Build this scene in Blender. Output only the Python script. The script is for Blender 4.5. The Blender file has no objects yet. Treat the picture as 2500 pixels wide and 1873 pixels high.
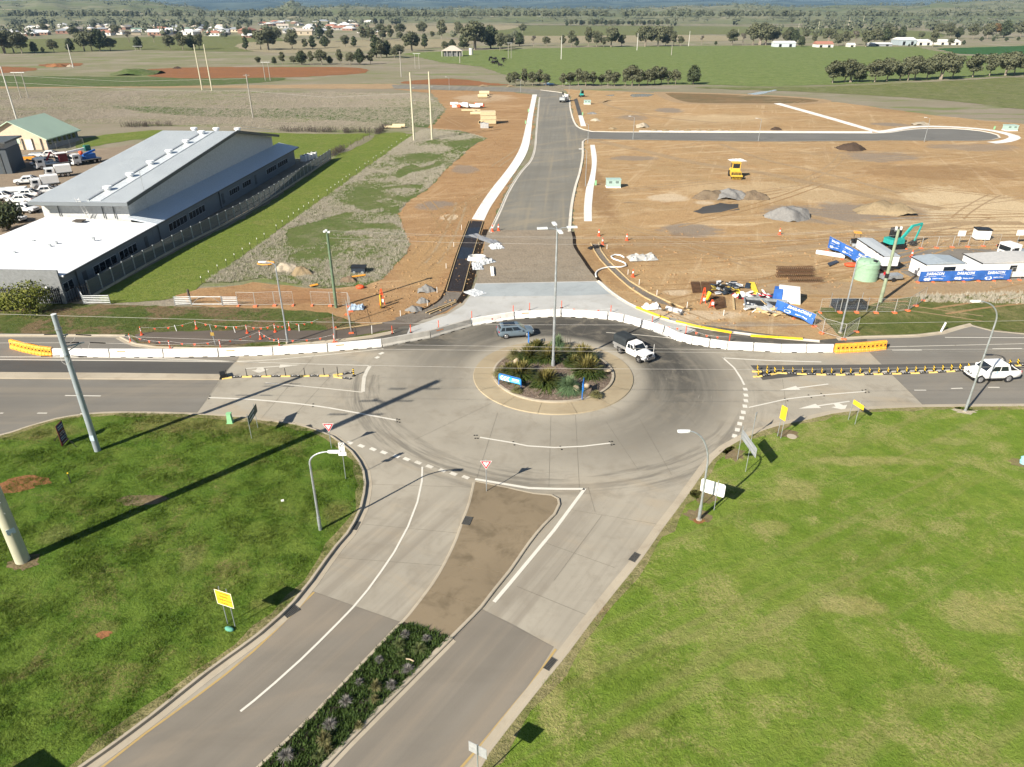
import bpy, bmesh, math, random
import numpy as np
from mathutils import Vector, Matrix
from mathutils.geometry import tessellate_polygon
R = math.radians
rnd = random.Random(7)
S = bpy.context.scene
COL = S.collection
F_PX, CX, CY, HOR, CAM_H = 1735.0,1250.0,936.5,20.0,34.0
PITCH = math.atan((CY - HOR) / F_PX)
cam_data = bpy.data.cameras.new('camera')
cam_data.sensor_fit = 'HORIZONTAL'
cam_data.sensor_width = 36.0
cam_data.lens = 36.0 * F_PX / 2500.0
cam_data.clip_start = 0.5
cam_data.clip_end = 60000
cam = bpy.data.objects.new('camera', cam_data)
COL.objects.link(cam)
cam.location = (0,0, CAM_H)
cam.rotation_euler = (math.pi / 2 - PITCH, 0,0)
S.camera = cam
SUN_EL, SHADOW_AZ = R(32.5), R(44.0)          # shadows fall towards +Y +X
world = bpy.data.worlds.new('World')
S.world = world
world.use_nodes = True
wt = world.node_tree
bg = wt.nodes['Background']
sky = wt.nodes.new('ShaderNodeTexSky')
sky.sky_type = 'NISHITA'
sky.sun_disc = False
sky.sun_elevation = SUN_EL
sky.sun_rotation = SHADOW_AZ + math.pi
sky.altitude = 400
sky.dust_density = 0.6
wt.links.new(sky.outputs['Color'], bg.inputs['Color'])
bg.inputs['Strength'].default_value = 0.05
sun_data = bpy.data.lights.new('sun', 'SUN')
sun_data.energy = 5.0
sun_data.angle = R(0.5)
sun_data.color = (1.0,0.92,0.79)
sun = bpy.data.objects.new('sun', sun_data)
COL.objects.link(sun)
sun.location = (-60,-60,80)
to_sun = Vector((-math.sin(SHADOW_AZ) * math.cos(SUN_EL),-math.cos(SHADOW_AZ) * math.cos(SUN_EL), math.sin(SUN_EL)))
sun.rotation_euler = to_sun.to_track_quat('Z', 'Y').to_euler()
S.view_settings.view_transform = 'Standard'
S.view_settings.look = 'None'
S.view_settings.exposure = 0.98
S.view_settings.gamma = 1.0
S.cycles.max_bounces = 6
S.cycles.diffuse_bounces = 2
S.cycles.glossy_bounces = 2
S.cycles.transmission_bounces = 3
S.cycles.transparent_max_bounces = 8
S.cycles.volume_bounces = 0
S.cycles.use_adaptive_sampling = True
S.cycles.adaptive_threshold = 0.02
S.cycles.use_denoising = True
_cp, _sp = math.cos(PITCH), math.sin(PITCH)
def ray(px, py):
    u, v = (px - CX) / F_PX, (py - CY) / F_PX
    return Vector((u, _cp - v * _sp, -_sp - v * _cp))
def G(px, py, z=0.0):
    d = ray(px, py)
    t = (CAM_H - z) / -d.z
    return Vector((d.x * t, d.y * t, z))
def Hat(px, py, base):
    """height above ground seen at pixel row py over the ground point base (Vector)"""
    d = ray(px, py)
    return CAM_H + d.z * base.y / d.y
def AtY(px, py, Y):
    d = ray(px, py)
    t = Y / d.y
    return Vector((d.x * t, Y, CAM_H + d.z * t))
def mpp(base):
    """metres per photo pixel at a ground point"""
    return (base.y * _cp + CAM_H * _sp) / F_PX
MATS = {}
class NT:
    def __init__(s, name):
        s.m = bpy.data.materials.new(name); s.m.use_nodes = True
        s.t = s.m.node_tree; s.b = s.t.nodes['Principled BSDF']; s.L = s.t.links.new
        s.b.inputs['Specular IOR Level'].default_value = 0.3
    def n(s, typ, **kw):
        nd = s.t.nodes.new(typ)
        for k, v in kw.items(): setattr(nd, k, v)
        return nd
    def put(s, sock, v):
        if isinstance(v, bpy.types.NodeSocket): s.L(v, sock)
        elif isinstance(v, (tuple, list)) and len(v) == 3 and sock.type == 'RGBA': sock.default_value = (*v, 1)
        else: sock.default_value = v
    def pos(s, scale=(1,1,1), rot=0.0):
        g = s.n('ShaderNodeNewGeometry')
        mp = s.n('ShaderNodeMapping'); s.L(g.outputs['Position'], mp.inputs['Vector'])
        if rot: mp.vector_type = 'TEXTURE'; scale = tuple(1 / q for q in scale)    # turn first, then stretch
        mp.inputs['Scale'].default_value = scale; mp.inputs['Rotation'].default_value = (0,0, rot)
        return mp.outputs['Vector']
    def obj(s, scale=(1,1,1)):
        g = s.n('ShaderNodeTexCoord')
        mp = s.n('ShaderNodeMapping'); s.L(g.outputs['Object'], mp.inputs['Vector'])
        mp.inputs['Scale'].default_value = scale
        return mp.outputs['Vector']
    def noise(s, vec, scale, detail=4, rough=0.6, dist=0.0):
        nd = s.n('ShaderNodeTexNoise'); s.L(vec, nd.inputs['Vector'])
        nd.inputs['Scale'].default_value = scale; nd.inputs['Detail'].default_value = min(detail, 4)
        nd.inputs['Roughness'].default_value = rough; nd.inputs['Distortion'].default_value = dist
        return nd.outputs['Fac']
    def voro(s, vec, scale, feature='F1'):
        nd = s.n('ShaderNodeTexVoronoi', feature=feature); s.L(vec, nd.inputs['Vector'])
        nd.inputs['Scale'].default_value = scale
        return nd.outputs['Distance'], nd.outputs.get('Color')
    def step(s, fac, a, b, lo=0.0, hi=1.0):
        nd = s.n('ShaderNodeMapRange', interpolation_type='SMOOTHSTEP')
        s.put(nd.inputs['Value'], fac)
        for k, v in zip(('From Min', 'From Max', 'To Min', 'To Max'),(a, b, lo, hi)): nd.inputs[k].default_value = v
        return nd.outputs['Result']
    def mix(s, fac, a, b, mode='MIX'):
        nd = s.n('ShaderNodeMix', data_type='RGBA', blend_type=mode)
        s.put(nd.inputs[0], fac); s.put(nd.inputs[6], a); s.put(nd.inputs[7], b)
        return nd.outputs[2]
    def math(s, op, a, b=0.0, c=0.0):
        nd = s.n('ShaderNodeMath', operation=op)
        s.put(nd.inputs[0], a); s.put(nd.inputs[1], b); s.put(nd.inputs[2], c)
        return nd.outputs[0]
    def xyz(s, vec):
        nd = s.n('ShaderNodeSeparateXYZ'); s.L(vec, nd.inputs[0]); return nd.outputs
    def bump(s, h, strength=0.3, dist=0.05):
        nd = s.n('ShaderNodeBump'); s.put(nd.inputs['Height'], h)
        nd.inputs['Strength'].default_value = strength; nd.inputs['Distance'].default_value = dist
        s.L(nd.outputs[0], s.b.inputs['Normal'])
    def done(s, col, rough=0.8, metal=0.0, spec=None):
        s.put(s.b.inputs['Base Color'], col); s.put(s.b.inputs['Roughness'], rough)
        s.b.inputs['Metallic'].default_value = metal
        if spec is not None: s.b.inputs['Specular IOR Level'].default_value = spec
        MATS[s.m.name] = s.m
        return s.m
def mul(c, k): return tuple(x * k for x in c)
def plain(name, col, rough=0.6, metal=0.0, var=0.18, scale=3.0, bump=0.0, spec=0.3, world_space=False, dirt=None):
    """a paint / metal / timber colour with a little grime and unevenness"""
    if name in MATS: return MATS[name]
    t = NT(name)
    v = t.pos() if world_space else t.obj()
    a = t.noise(v, scale, 5,0.65)
    c = t.mix(t.step(a, 0.25,0.75), mul(col, 1 - var), mul(col, 1 + var * 0.5))
    if dirt: c = t.mix(t.step(t.noise(v, scale * 2.3,6,0.7),0.55,0.8,0,0.7), c, dirt)
    if bump: t.bump(t.noise(v, scale * 8,4), bump, 0.02)
    return t.done(c, t.step(a, 0.2,0.8, max(rough - .1,.05), min(rough + .12,1)), metal, spec)
def glass(name, col=(0.015,0.02,0.025)):
    if name in MATS: return MATS[name]
    t = NT(name)
    return t.done(t.mix(t.noise(t.obj(),1.3), mul(col, .7), mul(col, 1.4)),0.06,0,0.6)
class MB:
    def __init__(s): s.v = []; s.f = []; s.sm = []
    def add(s, vs, fs, smooth=False, mat=None):
        o = len(s.v)
        s.v += [tuple(mat @ Vector(p)) if mat is not None else tuple(p) for p in vs]
        s.f += [tuple(i + o for i in f) for f in fs]; s.sm += [smooth] * len(fs)
        return s
    def box(s, c, d, rz=0.0, mat=None, taper=1.0):
        x, y, z = d[0] / 2, d[1] / 2, d[2] / 2
        vs = [(-x, -y, -z),(x, -y, -z),(x, y, -z),(-x, y, -z)] + [(a * taper, b * taper, z) for a, b in ((-x, -y),(x, -y),(x, y),(-x, y))]
        m = Matrix.Translation(c) @ Matrix.Rotation(rz, 4, 'Z')
        if mat is not None: m = mat @ m
        return s.add(vs, [(3,2,1,0),(4,5,6,7),(0,1,5,4),(1,2,6,5),(2,3,7,6),(3,0,4,7)], False, m)
    def bar(s, p0, p1, w, t=None, up=(0,0,1)):
        """rectangular bar from p0 to p1, width w, thickness t"""
        t = t or w
        p0, p1 = Vector(p0), Vector(p1); d = (p1 - p0)
        L = d.length
        if L < 1e-6: return s
        d /= L; up = Vector(up)
        if abs(d.dot(up)) > 0.98: up = Vector((1,0,0))
        a = d.cross(up).normalized(); b = a.cross(d)
        q = [(-1,-1),(1,-1),(1,1),(-1,1)]
        vs = [p0 + a * (i * w / 2) + b * (j * t / 2) for i, j in q] + [p1 + a * (i * w / 2) + b * (j * t / 2) for i, j in q]
        return s.add(vs, [(3,2,1,0),(4,5,6,7),(0,1,5,4),(1,2,6,5),(2,3,7,6),(3,0,4,7)])
    def cyl(s, p0, p1, r0, r1=None, n=10, cap=True, smooth=True):
        r1 = r0 if r1 is None else r1
        p0, p1 = Vector(p0), Vector(p1); d = (p1 - p0).normalized()
        up = Vector((0,0,1)) if abs(d.z) < 0.98 else Vector((1,0,0))
        a = d.cross(up).normalized(); b = a.cross(d)
        vs = []
        for p, r in ((p0, r0),(p1, r1)):
            vs += [p + a * (r * math.cos(2 * math.pi * i / n)) + b * (r * math.sin(2 * math.pi * i / n)) for i in range(n)]
        s.add(vs, [(i, (i + 1) % n, n + (i + 1) % n, n + i) for i in range(n)], smooth)
        if cap: s.add(vs, [tuple(range(n))[::-1], tuple(range(n, 2 * n))])
        return s
    def tube(s, pts, r, n=6, r1=None, smooth=True):
        pts = [Vector(p) for p in pts]; rings = []
        k = len(pts)
        prev = None
        for i, p in enumerate(pts):
            d = (pts[min(i + 1, k - 1)] - pts[max(i - 1,0)]).normalized()
            if prev is None:
                up = Vector((0,0,1)) if abs(d.z) < 0.95 else Vector((1,0,0))
                a = d.cross(up).normalized()
            else:
                a = (prev - d * prev.dot(d)).normalized()
            prev = a; b = a.cross(d)
            rr = r if r1 is None else r + (r1 - r) * i / (k - 1)
            rings.append([p + a * (rr * math.cos(2 * math.pi * j / n)) + b * (rr * math.sin(2 * math.pi * j / n)) for j in range(n)])
        return s.loft(rings, smooth=smooth)
    def loft(s, rings, cap=True, smooth=False, closed=True):
        n = len(rings[0]); vs = [p for r in rings for p in r]; fs = []
        for i in range(len(rings) - 1):
            for j in range(n if closed else n - 1):
                fs.append((i * n + j, i * n + (j + 1) % n, (i + 1) * n + (j + 1) % n, (i + 1) * n + j))
        s.add(vs, fs, smooth)
        if cap and closed:
            s.add(vs, [tuple(range(n))[::-1], tuple(range((len(rings) - 1) * n, len(rings) * n))])
        return s
    def prism(s, poly, z0, z1, mat=None):
        """2D polygon extruded between z0 and z1 (numbers, or per-vertex list for the top)"""
        n = len(poly)
        area = sum(poly[i][0] * poly[(i + 1) % n][1] - poly[(i + 1) % n][0] * poly[i][1] for i in range(n))
        if area < 0: poly = poly[::-1]
        zt = z1 if isinstance(z1,(list, tuple)) else [z1] * n
        vs = [(p[0], p[1], z0) for p in poly] + [(p[0], p[1], z) for p, z in zip(poly, zt)]
        fs = [(i, (i + 1) % n, n + (i + 1) % n, n + i) for i in range(n)]
        tri = tessellate_polygon([[Vector((p[0], p[1],0)) for p in poly]])
        for a, b, c in tri:
            ar = (poly[b][0] - poly[a][0]) * (poly[c][1] - poly[a][1]) - (poly[c][0] - poly[a][0]) * (poly[b][1] - poly[a][1])
            if ar < 0: b, c = c, b
            fs.append((n + a, n + b, n + c)); fs.append((c, b, a))
        return s.add(vs, fs, False, mat)
    def ball(s, c, r, n=10, m=6, squash=(1,1,1), jitter=0.0, rg=None):
        vs, fs = [],[]
        for i in range(m + 1):
            th = math.pi * i / m
            for j in range(n):
                ph = 2 * math.pi * j / n
                k = 1 + (jitter * (rg or rnd).uniform(-1,1) if jitter else 0)
                vs.append((c[0] + r * k * squash[0] * math.sin(th) * math.cos(ph), c[1] + r * k * squash[1] * math.sin(th) * math.sin(ph), c[2] + r * k * squash[2] * math.cos(th)))
        for i in range(m):
            for j in range(n):
                fs.append((i * n + j, (i + 1) * n + j, (i + 1) * n + (j + 1) % n, i * n + (j + 1) % n))
        return s.add(vs, fs, True)
    def sheet(s, poly, z):
        tri = tessellate_polygon([[Vector((p[0], p[1],0)) for p in poly]])
        fs = []
        for a, b, c in tri:
            ar = (poly[b][0] - poly[a][0]) * (poly[c][1] - poly[a][1]) - (poly[c][0] - poly[a][0]) * (poly[b][1] - poly[a][1])
            fs.append((a, b, c) if ar > 0 else (a, c, b))
        return s.add([(p[0], p[1], z) for p in poly], fs)
    def strip(s, pts, w, z, off=0.0, closed=False):
        """flat ribbon of width w along pts"""
        L, Rr = offset(pts, off + w / 2, closed), offset(pts, off - w / 2, closed)
        n = len(pts)
        vs = [(p[0], p[1], z) for p in L] + [(p[0], p[1], z) for p in Rr]
        return s.add(vs, [(n + i, n + (i + 1) % n, (i + 1) % n, i) for i in range(n if closed else n - 1)])
    def sweep(s, pts, prof, closed=False):
        """profile [(offset to the left, z)...] swept along a ground polyline"""
        n = len(pts); rows = [[(p[0], p[1], z) for p in offset(pts, o, closed)] for o, z in prof]
        vs = [p for r in rows for p in r]; fs = []
        for k in range(len(prof) - 1):
            for i in range(n if closed else n - 1):
                j = (i + 1) % n
                fs.append((k * n + i, k * n + j, (k + 1) * n + j, (k + 1) * n + i))
        return s.add(vs, fs)
    def mesh(s, name):
        me = bpy.data.meshes.new(name)
        me.from_pydata(s.v, [], s.f)
        me.polygons.foreach_set('use_smooth', s.sm)
        return me
    def build(s, name, mat, parent=None, loc=None, rz=0.0):
        o = bpy.data.objects.new(name, s.mesh(name))
        if mat is not None: o.data.materials.append(mat)
        COL.objects.link(o)
        if parent is not None: o.parent = parent
        if loc is not None: o.location = loc
        if rz: o.rotation_euler = (0,0, rz)
        return o
def offset(pts, d, closed=False):
    n = len(pts); out = []
    for i, p in enumerate(pts):
        a = pts[(i - 1) % n] if closed or i > 0 else p
        b = pts[(i + 1) % n] if closed or i < n - 1 else p
        def nrm(u, v):
            dx, dy = v[0] - u[0], v[1] - u[1]; L = math.hypot(dx, dy) or 1
            return (-dy / L, dx / L)
        if a is p: nx, ny = nrm(p, b); k = 1
        elif b is p: nx, ny = nrm(a, p); k = 1
        else:
            n1, n2 = nrm(a, p), nrm(p, b); nx, ny = n1[0] + n2[0], n1[1] + n2[1]
            L = math.hypot(nx, ny) or 1; nx /= L; ny /= L
            k = 1 / max(0.5, nx * n1[0] + ny * n1[1])
        out.append((p[0] + nx * d * k, p[1] + ny * d * k))
    return out
def smooth(pts, step=1.5, closed=False):
    """Catmull-Rom through the points, resampled"""
    pts = [(p[0], p[1]) for p in pts]; n = len(pts); out = []
    for i in range(n if closed else n - 1):
        p1, p2 = pts[i], pts[(i + 1) % n]
        p0 = pts[(i - 1) % n] if closed or i > 0 else (2 * p1[0] - p2[0],2 * p1[1] - p2[1])
        p3 = pts[(i + 2) % n] if closed or i < n - 2 else (2 * p2[0] - p1[0],2 * p2[1] - p1[1])
        k = max(1, min(14, int(math.hypot(p2[0] - p1[0], p2[1] - p1[1]) / step)))
        for j in range(k):
            t = j / k; t2, t3 = t * t, t * t * t
            out.append(tuple(0.5 * (2 * p1[c] + (p2[c] - p0[c]) * t + (2 * p0[c] - 5 * p1[c] + 4 * p2[c] - p3[c]) * t2 + (3 * p1[c] - p0[c] - 3 * p2[c] + p3[c]) * t3) for c in (0,1)))
    if not closed: out.append(pts[-1])
    return out
def GP(pix, z=0.0): return [tuple(G(x, y, z))[:2] for x, y in pix]
def SG(pix, step=1.5, closed=False): return smooth(GP(pix), step, closed)
def inside(p, poly):
    x, y = p[0], p[1]; c = False; j = len(poly) - 1
    for i in range(len(poly)):
        xi, yi = poly[i][0], poly[i][1]; xj, yj = poly[j][0], poly[j][1]
        if (yi > y) != (yj > y) and x < (xj - xi) * (y - yi) / (yj - yi) + xi: c = not c
        j = i
    return c
def thing(name, label, cat, loc=(0,0,0), rz=0.0, group=None):
    o = bpy.data.objects.new(name, None); COL.objects.link(o)
    o.empty_display_size = 0.3; o.location = loc; o.rotation_euler = (0,0, rz)
    return tag(o, label, cat, group)
def tag(o, label, cat, group=None, kind=None):
    if label: o['label'] = label
    if cat: o['category'] = cat
    if group: o['group'] = group
    if kind: o['kind'] = kind
    return o
def struct(o): o['kind'] = 'structure'; return o
def stuff(o): o['kind'] = 'stuff'; return o
def dup(o, loc=None, rz=None, label=None, group=None, scale=None, parent=None):
    c = o.copy(); COL.objects.link(c)
    if parent is not None: c.parent = parent
    if loc is not None: c.location = loc
    if rz is not None: c.rotation_euler = (c.rotation_euler[0], c.rotation_euler[1], rz)
    if scale is not None: c.scale = scale if hasattr(scale, '__len__') else (scale,) * 3
    if label: c['label'] = label
    if group: c['group'] = group
    for ch in list(o.children): dup(ch, parent=c)
    return c
def text_part(body, size, mat, parent, M, name='lettering', align='CENTER', bold=0.0, sx=1.0):
    cu = bpy.data.curves.new(name, 'FONT'); cu.body = body; cu.size = size; cu.align_x = align; cu.align_y = 'CENTER'
    cu.offset = bold; cu.resolution_u = 2
    tmp = bpy.data.objects.new(name, cu); COL.objects.link(tmp)
    dg = bpy.context.evaluated_depsgraph_get()
    me = bpy.data.meshes.new_from_object(tmp.evaluated_get(dg))
    bpy.data.objects.remove(tmp); me.materials.clear(); me.materials.append(mat)
    me.transform(M @ Matrix.Scale(sx, 4,(1,0,0)))
    o = bpy.data.objects.new(name, me); COL.objects.link(o)
    if parent is not None: o.parent = parent
    return o
def frame(o, xdir, up):
    """matrix whose X is xdir, Y is up (for text/signs), Z the facing normal, origin o"""
    x = Vector(xdir).normalized(); u = Vector(up); y = (u - x * u.dot(x)).normalized(); z = x.cross(y)
    return Matrix(((x.x, y.x, z.x, o[0]),(x.y, y.y, z.y, o[1]),(x.z, y.z, z.z, o[2]),(0,0,0,1)))
# == surface materials
RC = G(1351,921); RC = Vector((RC.x, 66.35,0))      # centre of the roundabout
def spill(x, y, w, h, cc, amt=.85): p = G(x, y); a, b = G(x, y - h / 2), G(x, y + h / 2); return (p.x, (a.y + b.y) / 2, w * mpp(p) / 2, abs(a.y - b.y) / 2, cc, amt)
DRY, THAT = (.40,.35,.15),(.25,.195,.085)
def grass_mat(name, greens, straw, straw_amt, soil=None, soil_amt=0.72, stripe=0.0, fine=1.0, spots=(), lump=1.0):
    t = NT(name); v = t.pos()
    big = t.noise(v, 0.09,3,0.55); mid = t.noise(v, 0.6,4,0.6); fin = t.noise(v, 7 * fine, 5,0.75); hair = t.noise(t.pos((1,.35,1),.6),26 * fine, 3,0.8)
    c = t.mix(t.step(big, .3,.7), greens[0], greens[1])
    c = t.mix(t.step(mid, .38,.72), c, greens[2])
    c = t.mix(t.math('MULTIPLY', t.step(t.math('ADD', t.math('MULTIPLY', t.noise(v, 0.23,6,0.68,.6),.75), t.math('MULTIPLY', fin, .25)),0.62 - straw_amt, 0.78 - straw_amt), t.step(fin, .3,.62)), c, straw)
    if stripe:
        st = t.noise(t.pos((0.02,0.7,1), R(30)),1.0,3,.6)
        c = t.mix(t.step(st, .5,.7,0, stripe), c, mul(straw, .8))
    if spots:
        p = t.xyz(v); wob = t.noise(v, .35,4,.7)
        for cx, cy, rx, ry, cc, amt in spots:
            q = t.math('ADD', t.math('POWER', t.math('DIVIDE', t.math('SUBTRACT', p[0], cx), rx),2), t.math('POWER', t.math('DIVIDE', t.math('SUBTRACT', p[1], cy), ry),2))
            q = t.math('ADD', q, t.math('MULTIPLY', t.math('SUBTRACT', wob, .5),3.4))
            c = t.mix(t.math('MULTIPLY', t.step(q, .2,1.3, amt, 0), t.step(fin, .25,.6,.35,1)), c, cc)
    if soil:
        c = t.mix(t.step(t.math('ADD', t.math('MULTIPLY', t.noise(v, .17,5,.65,.3),.8), t.math('MULTIPLY', fin, .2)), soil_amt - .06, soil_amt), c, soil)
    c = t.mix(t.step(hair, .25,.75,0.45,0.0), c, mul(greens[2],0.35))
    cl = t.noise(v, 1.9 * fine, 4,.7,.4)
    c = t.mix(t.step(cl, .34,.56,.5 * lump, 0), c, mul(greens[2],.5))
    c = t.mix(t.step(cl, .60,.78,0,.4 * lump), c, mul(greens[1],1.3))
    t.bump(t.math('ADD', fin, t.math('MULTIPLY', cl, 1.5)),0.8,0.14)
    return t.done(c, .9,0,.1)
m_lawn_l = grass_mat('lawn_left', ((.115,.190,.025),(.165,.225,.040),(.084,.155,.018)),(.25,.215,.085),.11,(.20,.135,.065),.76,0,1.0,[spill(*q) for q in ((480,1040,420,46, THAT, .6),(110,1060,200,40, THAT, .55),(640,1075,160,40, THAT, .45),(470,1370,60,90,(.27,.23,.10),.5),(140,1310,90,50,(.24,.22,.09),.5),(820,1250,70,60, THAT, .5),(640,1480,60,30, THAT, .4),(320,1635,60,30, THAT, .5),(250,1540,90,40, THAT, .4),(590,1640,160,40, THAT, .45))],.8)
m_lawn_r = grass_mat('lawn_right', ((.165,.250,.034),(.210,.280,.048),(.138,.225,.027)),(.37,.345,.135),.145, None, .8,.6,1.0,[spill(*q) for q in ((2080,1480,170,60, DRY),(2400,1500,260,110, DRY, .75),(2110,1128,330,26, DRY, .8),(1930,1200,140,60, DRY, .7),(1850,1640,150,60, DRY, .55),(1880,1290,110,40, DRY, .6),(2330,1080,120,20, DRY, .5),(1350,1740,70,150, DRY, .7),(1420,1600,70,110, DRY, .6),(1700,1560,200,40, DRY, .4),(1560,1790,110,40, DRY, .5),(2300,1700,300,60, DRY, .3),(1700,1195,70,60, DRY, .7),(1790,1110,60,40, DRY, .6))],.45)
m_strip = grass_mat('mown_strip', ((.165,.215,.042),(.200,.235,.055),(.140,.195,.034)),(.26,.25,.09),.10)
m_verge = grass_mat('verge', ((.085,.125,.026),(.130,.140,.048),(.075,.110,.024)),(.25,.195,.10),.14,(.22,.15,.09),.55)
m_verge_r = grass_mat('verge_right', ((.125,.150,.038),(.175,.175,.065),(.100,.130,.030)),(.32,.26,.13),.14,(.31,.215,.115),.66)
m_weed = grass_mat('weedy_ground', ((.130,.170,.048),(.100,.155,.034),(.165,.180,.072)),(.29,.26,.175),.12,(.25,.155,.085),.77)
m_field = grass_mat('green_paddock', ((.165,.215,.066),(.205,.240,.090),(.145,.198,.056)),(.24,.235,.125),.08, None, .8,0,.12)
m_field2 = grass_mat('dull_paddock', ((.160,.180,.062),(.205,.200,.105),(.140,.165,.052)),(.28,.255,.16),.08, None, .8,0,.12)
m_darkgreen = grass_mat('dark_green_weeds', ((.105,.150,.045),(.150,.160,.080),(.080,.130,.034)),(.23,.21,.14),.13, None, .8,0,.4)
m_tan = grass_mat('dry_paddock', ((.33,.285,.18),(.28,.25,.16),(.36,.31,.20)),(.40,.35,.24),.1, None, .8,0,.12)
t = NT('plain_dry_grass'); v = t.pos()
c = t.mix(t.step(t.noise(v, .006,4,.6),.35,.65),(.245,.212,.162),(.185,.190,.098))
c = t.mix(t.step(t.noise(v, .03,5,.65),.42,.7), c, (.285,.248,.196))
c = t.mix(t.step(t.noise(t.pos((.25,1,1)),.07,6,.7),.5,.66), c, (.150,.185,.065))
c = t.mix(t.step(t.noise(v, .9,6,.75),.35,.8,0,.6), c, (.200,.175,.130))
t.bump(t.noise(v, 1.4,5,.75),.8,.25)
m_plain = t.done(c, .95,0,.05)
def soil_mat(name, a, b, d, tracks=True, pale=(.42,.32,.20), spills=()):
    t = NT(name); v = t.pos()
    c = t.mix(t.step(t.noise(v, .05,5,.6,.5),.35,.65), a, b)
    c = t.mix(t.step(t.noise(v, .35,6,.7),.45,.75), c, d)
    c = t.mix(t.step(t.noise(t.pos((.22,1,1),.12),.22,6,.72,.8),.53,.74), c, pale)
    c = t.mix(t.step(t.noise(t.pos((.35,1,1),-.1),.11,5,.7,.4),.66,.72,0,.6), c, (.135,.118,.105))
    if tracks:
        for rot, sc, amt, cc in ((.42,.34,.6, pale),(-.30,.42,.5, mul(d, .8)),(1.25,.5,.45, pale)):
            st = t.noise(t.pos((.035,1,1), rot), sc, 4,.65,.9)
            c = t.mix(t.math('MULTIPLY', t.step(st, .55,.66,0, amt), t.step(t.noise(v, .035 * (1 + rot * rot),2),.42,.6)), c, cc)
    if spills:
        p = t.xyz(v); wob = t.noise(v, .09,4,.7); wob2 = t.noise(v, .5,4,.7)
        for cx, cy, rx, ry, cc, amt in spills:
            q = t.math('ADD', t.math('POWER', t.math('DIVIDE', t.math('SUBTRACT', p[0], cx), rx),2), t.math('POWER', t.math('DIVIDE', t.math('SUBTRACT', p[1], cy), ry),2))
            q = t.math('ADD', q, t.math('ADD', t.math('MULTIPLY', t.math('SUBTRACT', wob, .5),3.2), t.math('MULTIPLY', t.math('SUBTRACT', wob2,.5),1.6)))
            c = t.mix(t.step(q, .35,1.25, amt, 0), c, cc)
    fine = t.noise(v, 2.6,7,.75)
    c = t.mix(t.step(fine, .3,.75,.0,.5), c, mul(d, .7))
    t.bump(t.math('ADD', fine, t.math('MULTIPLY', t.noise(v, .5,5,.7),1.4)),.9,.12)
    return t.done(c, .95,0,.08)
GREY, PALE, BRWN, STRW_GLARE = (.22,.198,.172),(.56,.46,.33),(.21,.125,.062),(.60,.485,.315)  # the straw tone paints sun glare into the soil towards the right
m_soil = soil_mat('site_soil', (.415,.280,.145),(.365,.258,.138),(.315,.195,.096), True, (.57,.44,.28),[spill(*q) for q in ((1690,562,170,34, GREY),(2100,520,470,54, GREY),(1550,386,140,12, GREY, .7),(1635,270,80,12, GREY),(2150,382,220,26, GREY, .75),(2175,304,90,10, GREY),(1545,287,80,14, GREY, .7),(1640,484,110,20, PALE),(1720,495,60,14, PALE),(1655,713,80,18, PALE, .7),(2420,520,360,130, STRW_GLARE, .8),(2300,560,420,50, STRW_GLARE, .6),(1480,640,150,120, BRWN, .45),(1460,470,70,160, BRWN, .6),(1900,470,500,60, STRW_GLARE, .35),(1640,600,300,60, BRWN, .4),(2300,420,420,40, BRWN, .5),(2380,360,220,20, GREY, .6),(1750,290,300,20, STRW_GLARE, .4),(1700,770,300,26, PALE, .7),(1830,792,260,18, GREY, .6),(2250,270,300,20, BRWN, .4))])
m_soil_l = soil_mat('graded_soil', (.360,.228,.116),(.330,.210,.108),(.285,.165,.080), True, (.47,.33,.19),[spill(*q) for q in ((1060,503,100,26, GREY),(1135,414,70,24, GREY, .7),(1095,531,44,16, PALE),(1040,640,130,150,(.40,.27,.13),.5),(1180,240,160,20, PALE, .5),(700,725,400,36,(.29,.15,.075),.6),(1120,300,120,40, BRWN, .4))])
m_redsoil = soil_mat('red_soil', (.27,.125,.058),(.235,.115,.055),(.20,.09,.042), False, (.31,.18,.10))
m_track = soil_mat('dirt_track', (.37,.27,.16),(.34,.25,.15),(.28,.19,.11), False)
m_basecourse = soil_mat('road_base', (.29,.24,.18),(.265,.23,.18),(.215,.18,.135), False, (.31,.27,.21))
m_yard = soil_mat('yard_gravel', (.285,.225,.165),(.26,.21,.155),(.215,.17,.125), False, (.34,.28,.21))
m_mulch = soil_mat('bark_mulch', (.20,.155,.12),(.165,.125,.10),(.10,.075,.06), False, (.30,.25,.19))
def asphalt(name, base, patch=.18, dust=None, grain=1.0, along=0.001):
    t = NT(name); v = t.pos()
    c = t.mix(t.step(t.noise(v, .07,4,.6),.3,.7), mul(base, 1 - patch), mul(base, 1 + patch * .6))
    c = t.mix(t.step(t.noise(t.pos((.12,1.0,1)),.55,5,.65),.45,.75,0,.5), c, mul(base, .74))
    c = t.mix(t.step(t.noise(t.pos((.02,1,1), along),.8,4,.6),.42,.66,0,.42), c, mul(base, .72))
    if dust: c = t.mix(t.step(t.noise(t.pos((.025,1,1), along),.5,4,.6),.5,.72,0,.6), c, dust)
    if dust: c = t.mix(t.step(t.noise(t.pos((.3,1,1),.5),.13,6,.7,.6),.48,.72,0,.75), c, dust)
    g = t.noise(v, 38 * grain, 3,.8)
    c = t.mix(t.step(g, .3,.72,0,.42), c, mul(base, .55))
    c = t.mix(t.step(t.noise(v, 21 * grain, 2,.9),.68,.78,0,.5), c, mul(base, 1.5))
    t.bump(g, .35,.01)
    return t.done(c, .85,0,.2)
m_asph = asphalt('asphalt_worn', (.205,.192,.168),.16,(.25,.22,.175))
m_asph_b = asphalt('asphalt_approach', (.220,.198,.165),.14,(.29,.24,.18),1.0, R(56))
m_asph_d = asphalt('asphalt_dark', (.095,.092,.086),.2)
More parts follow.
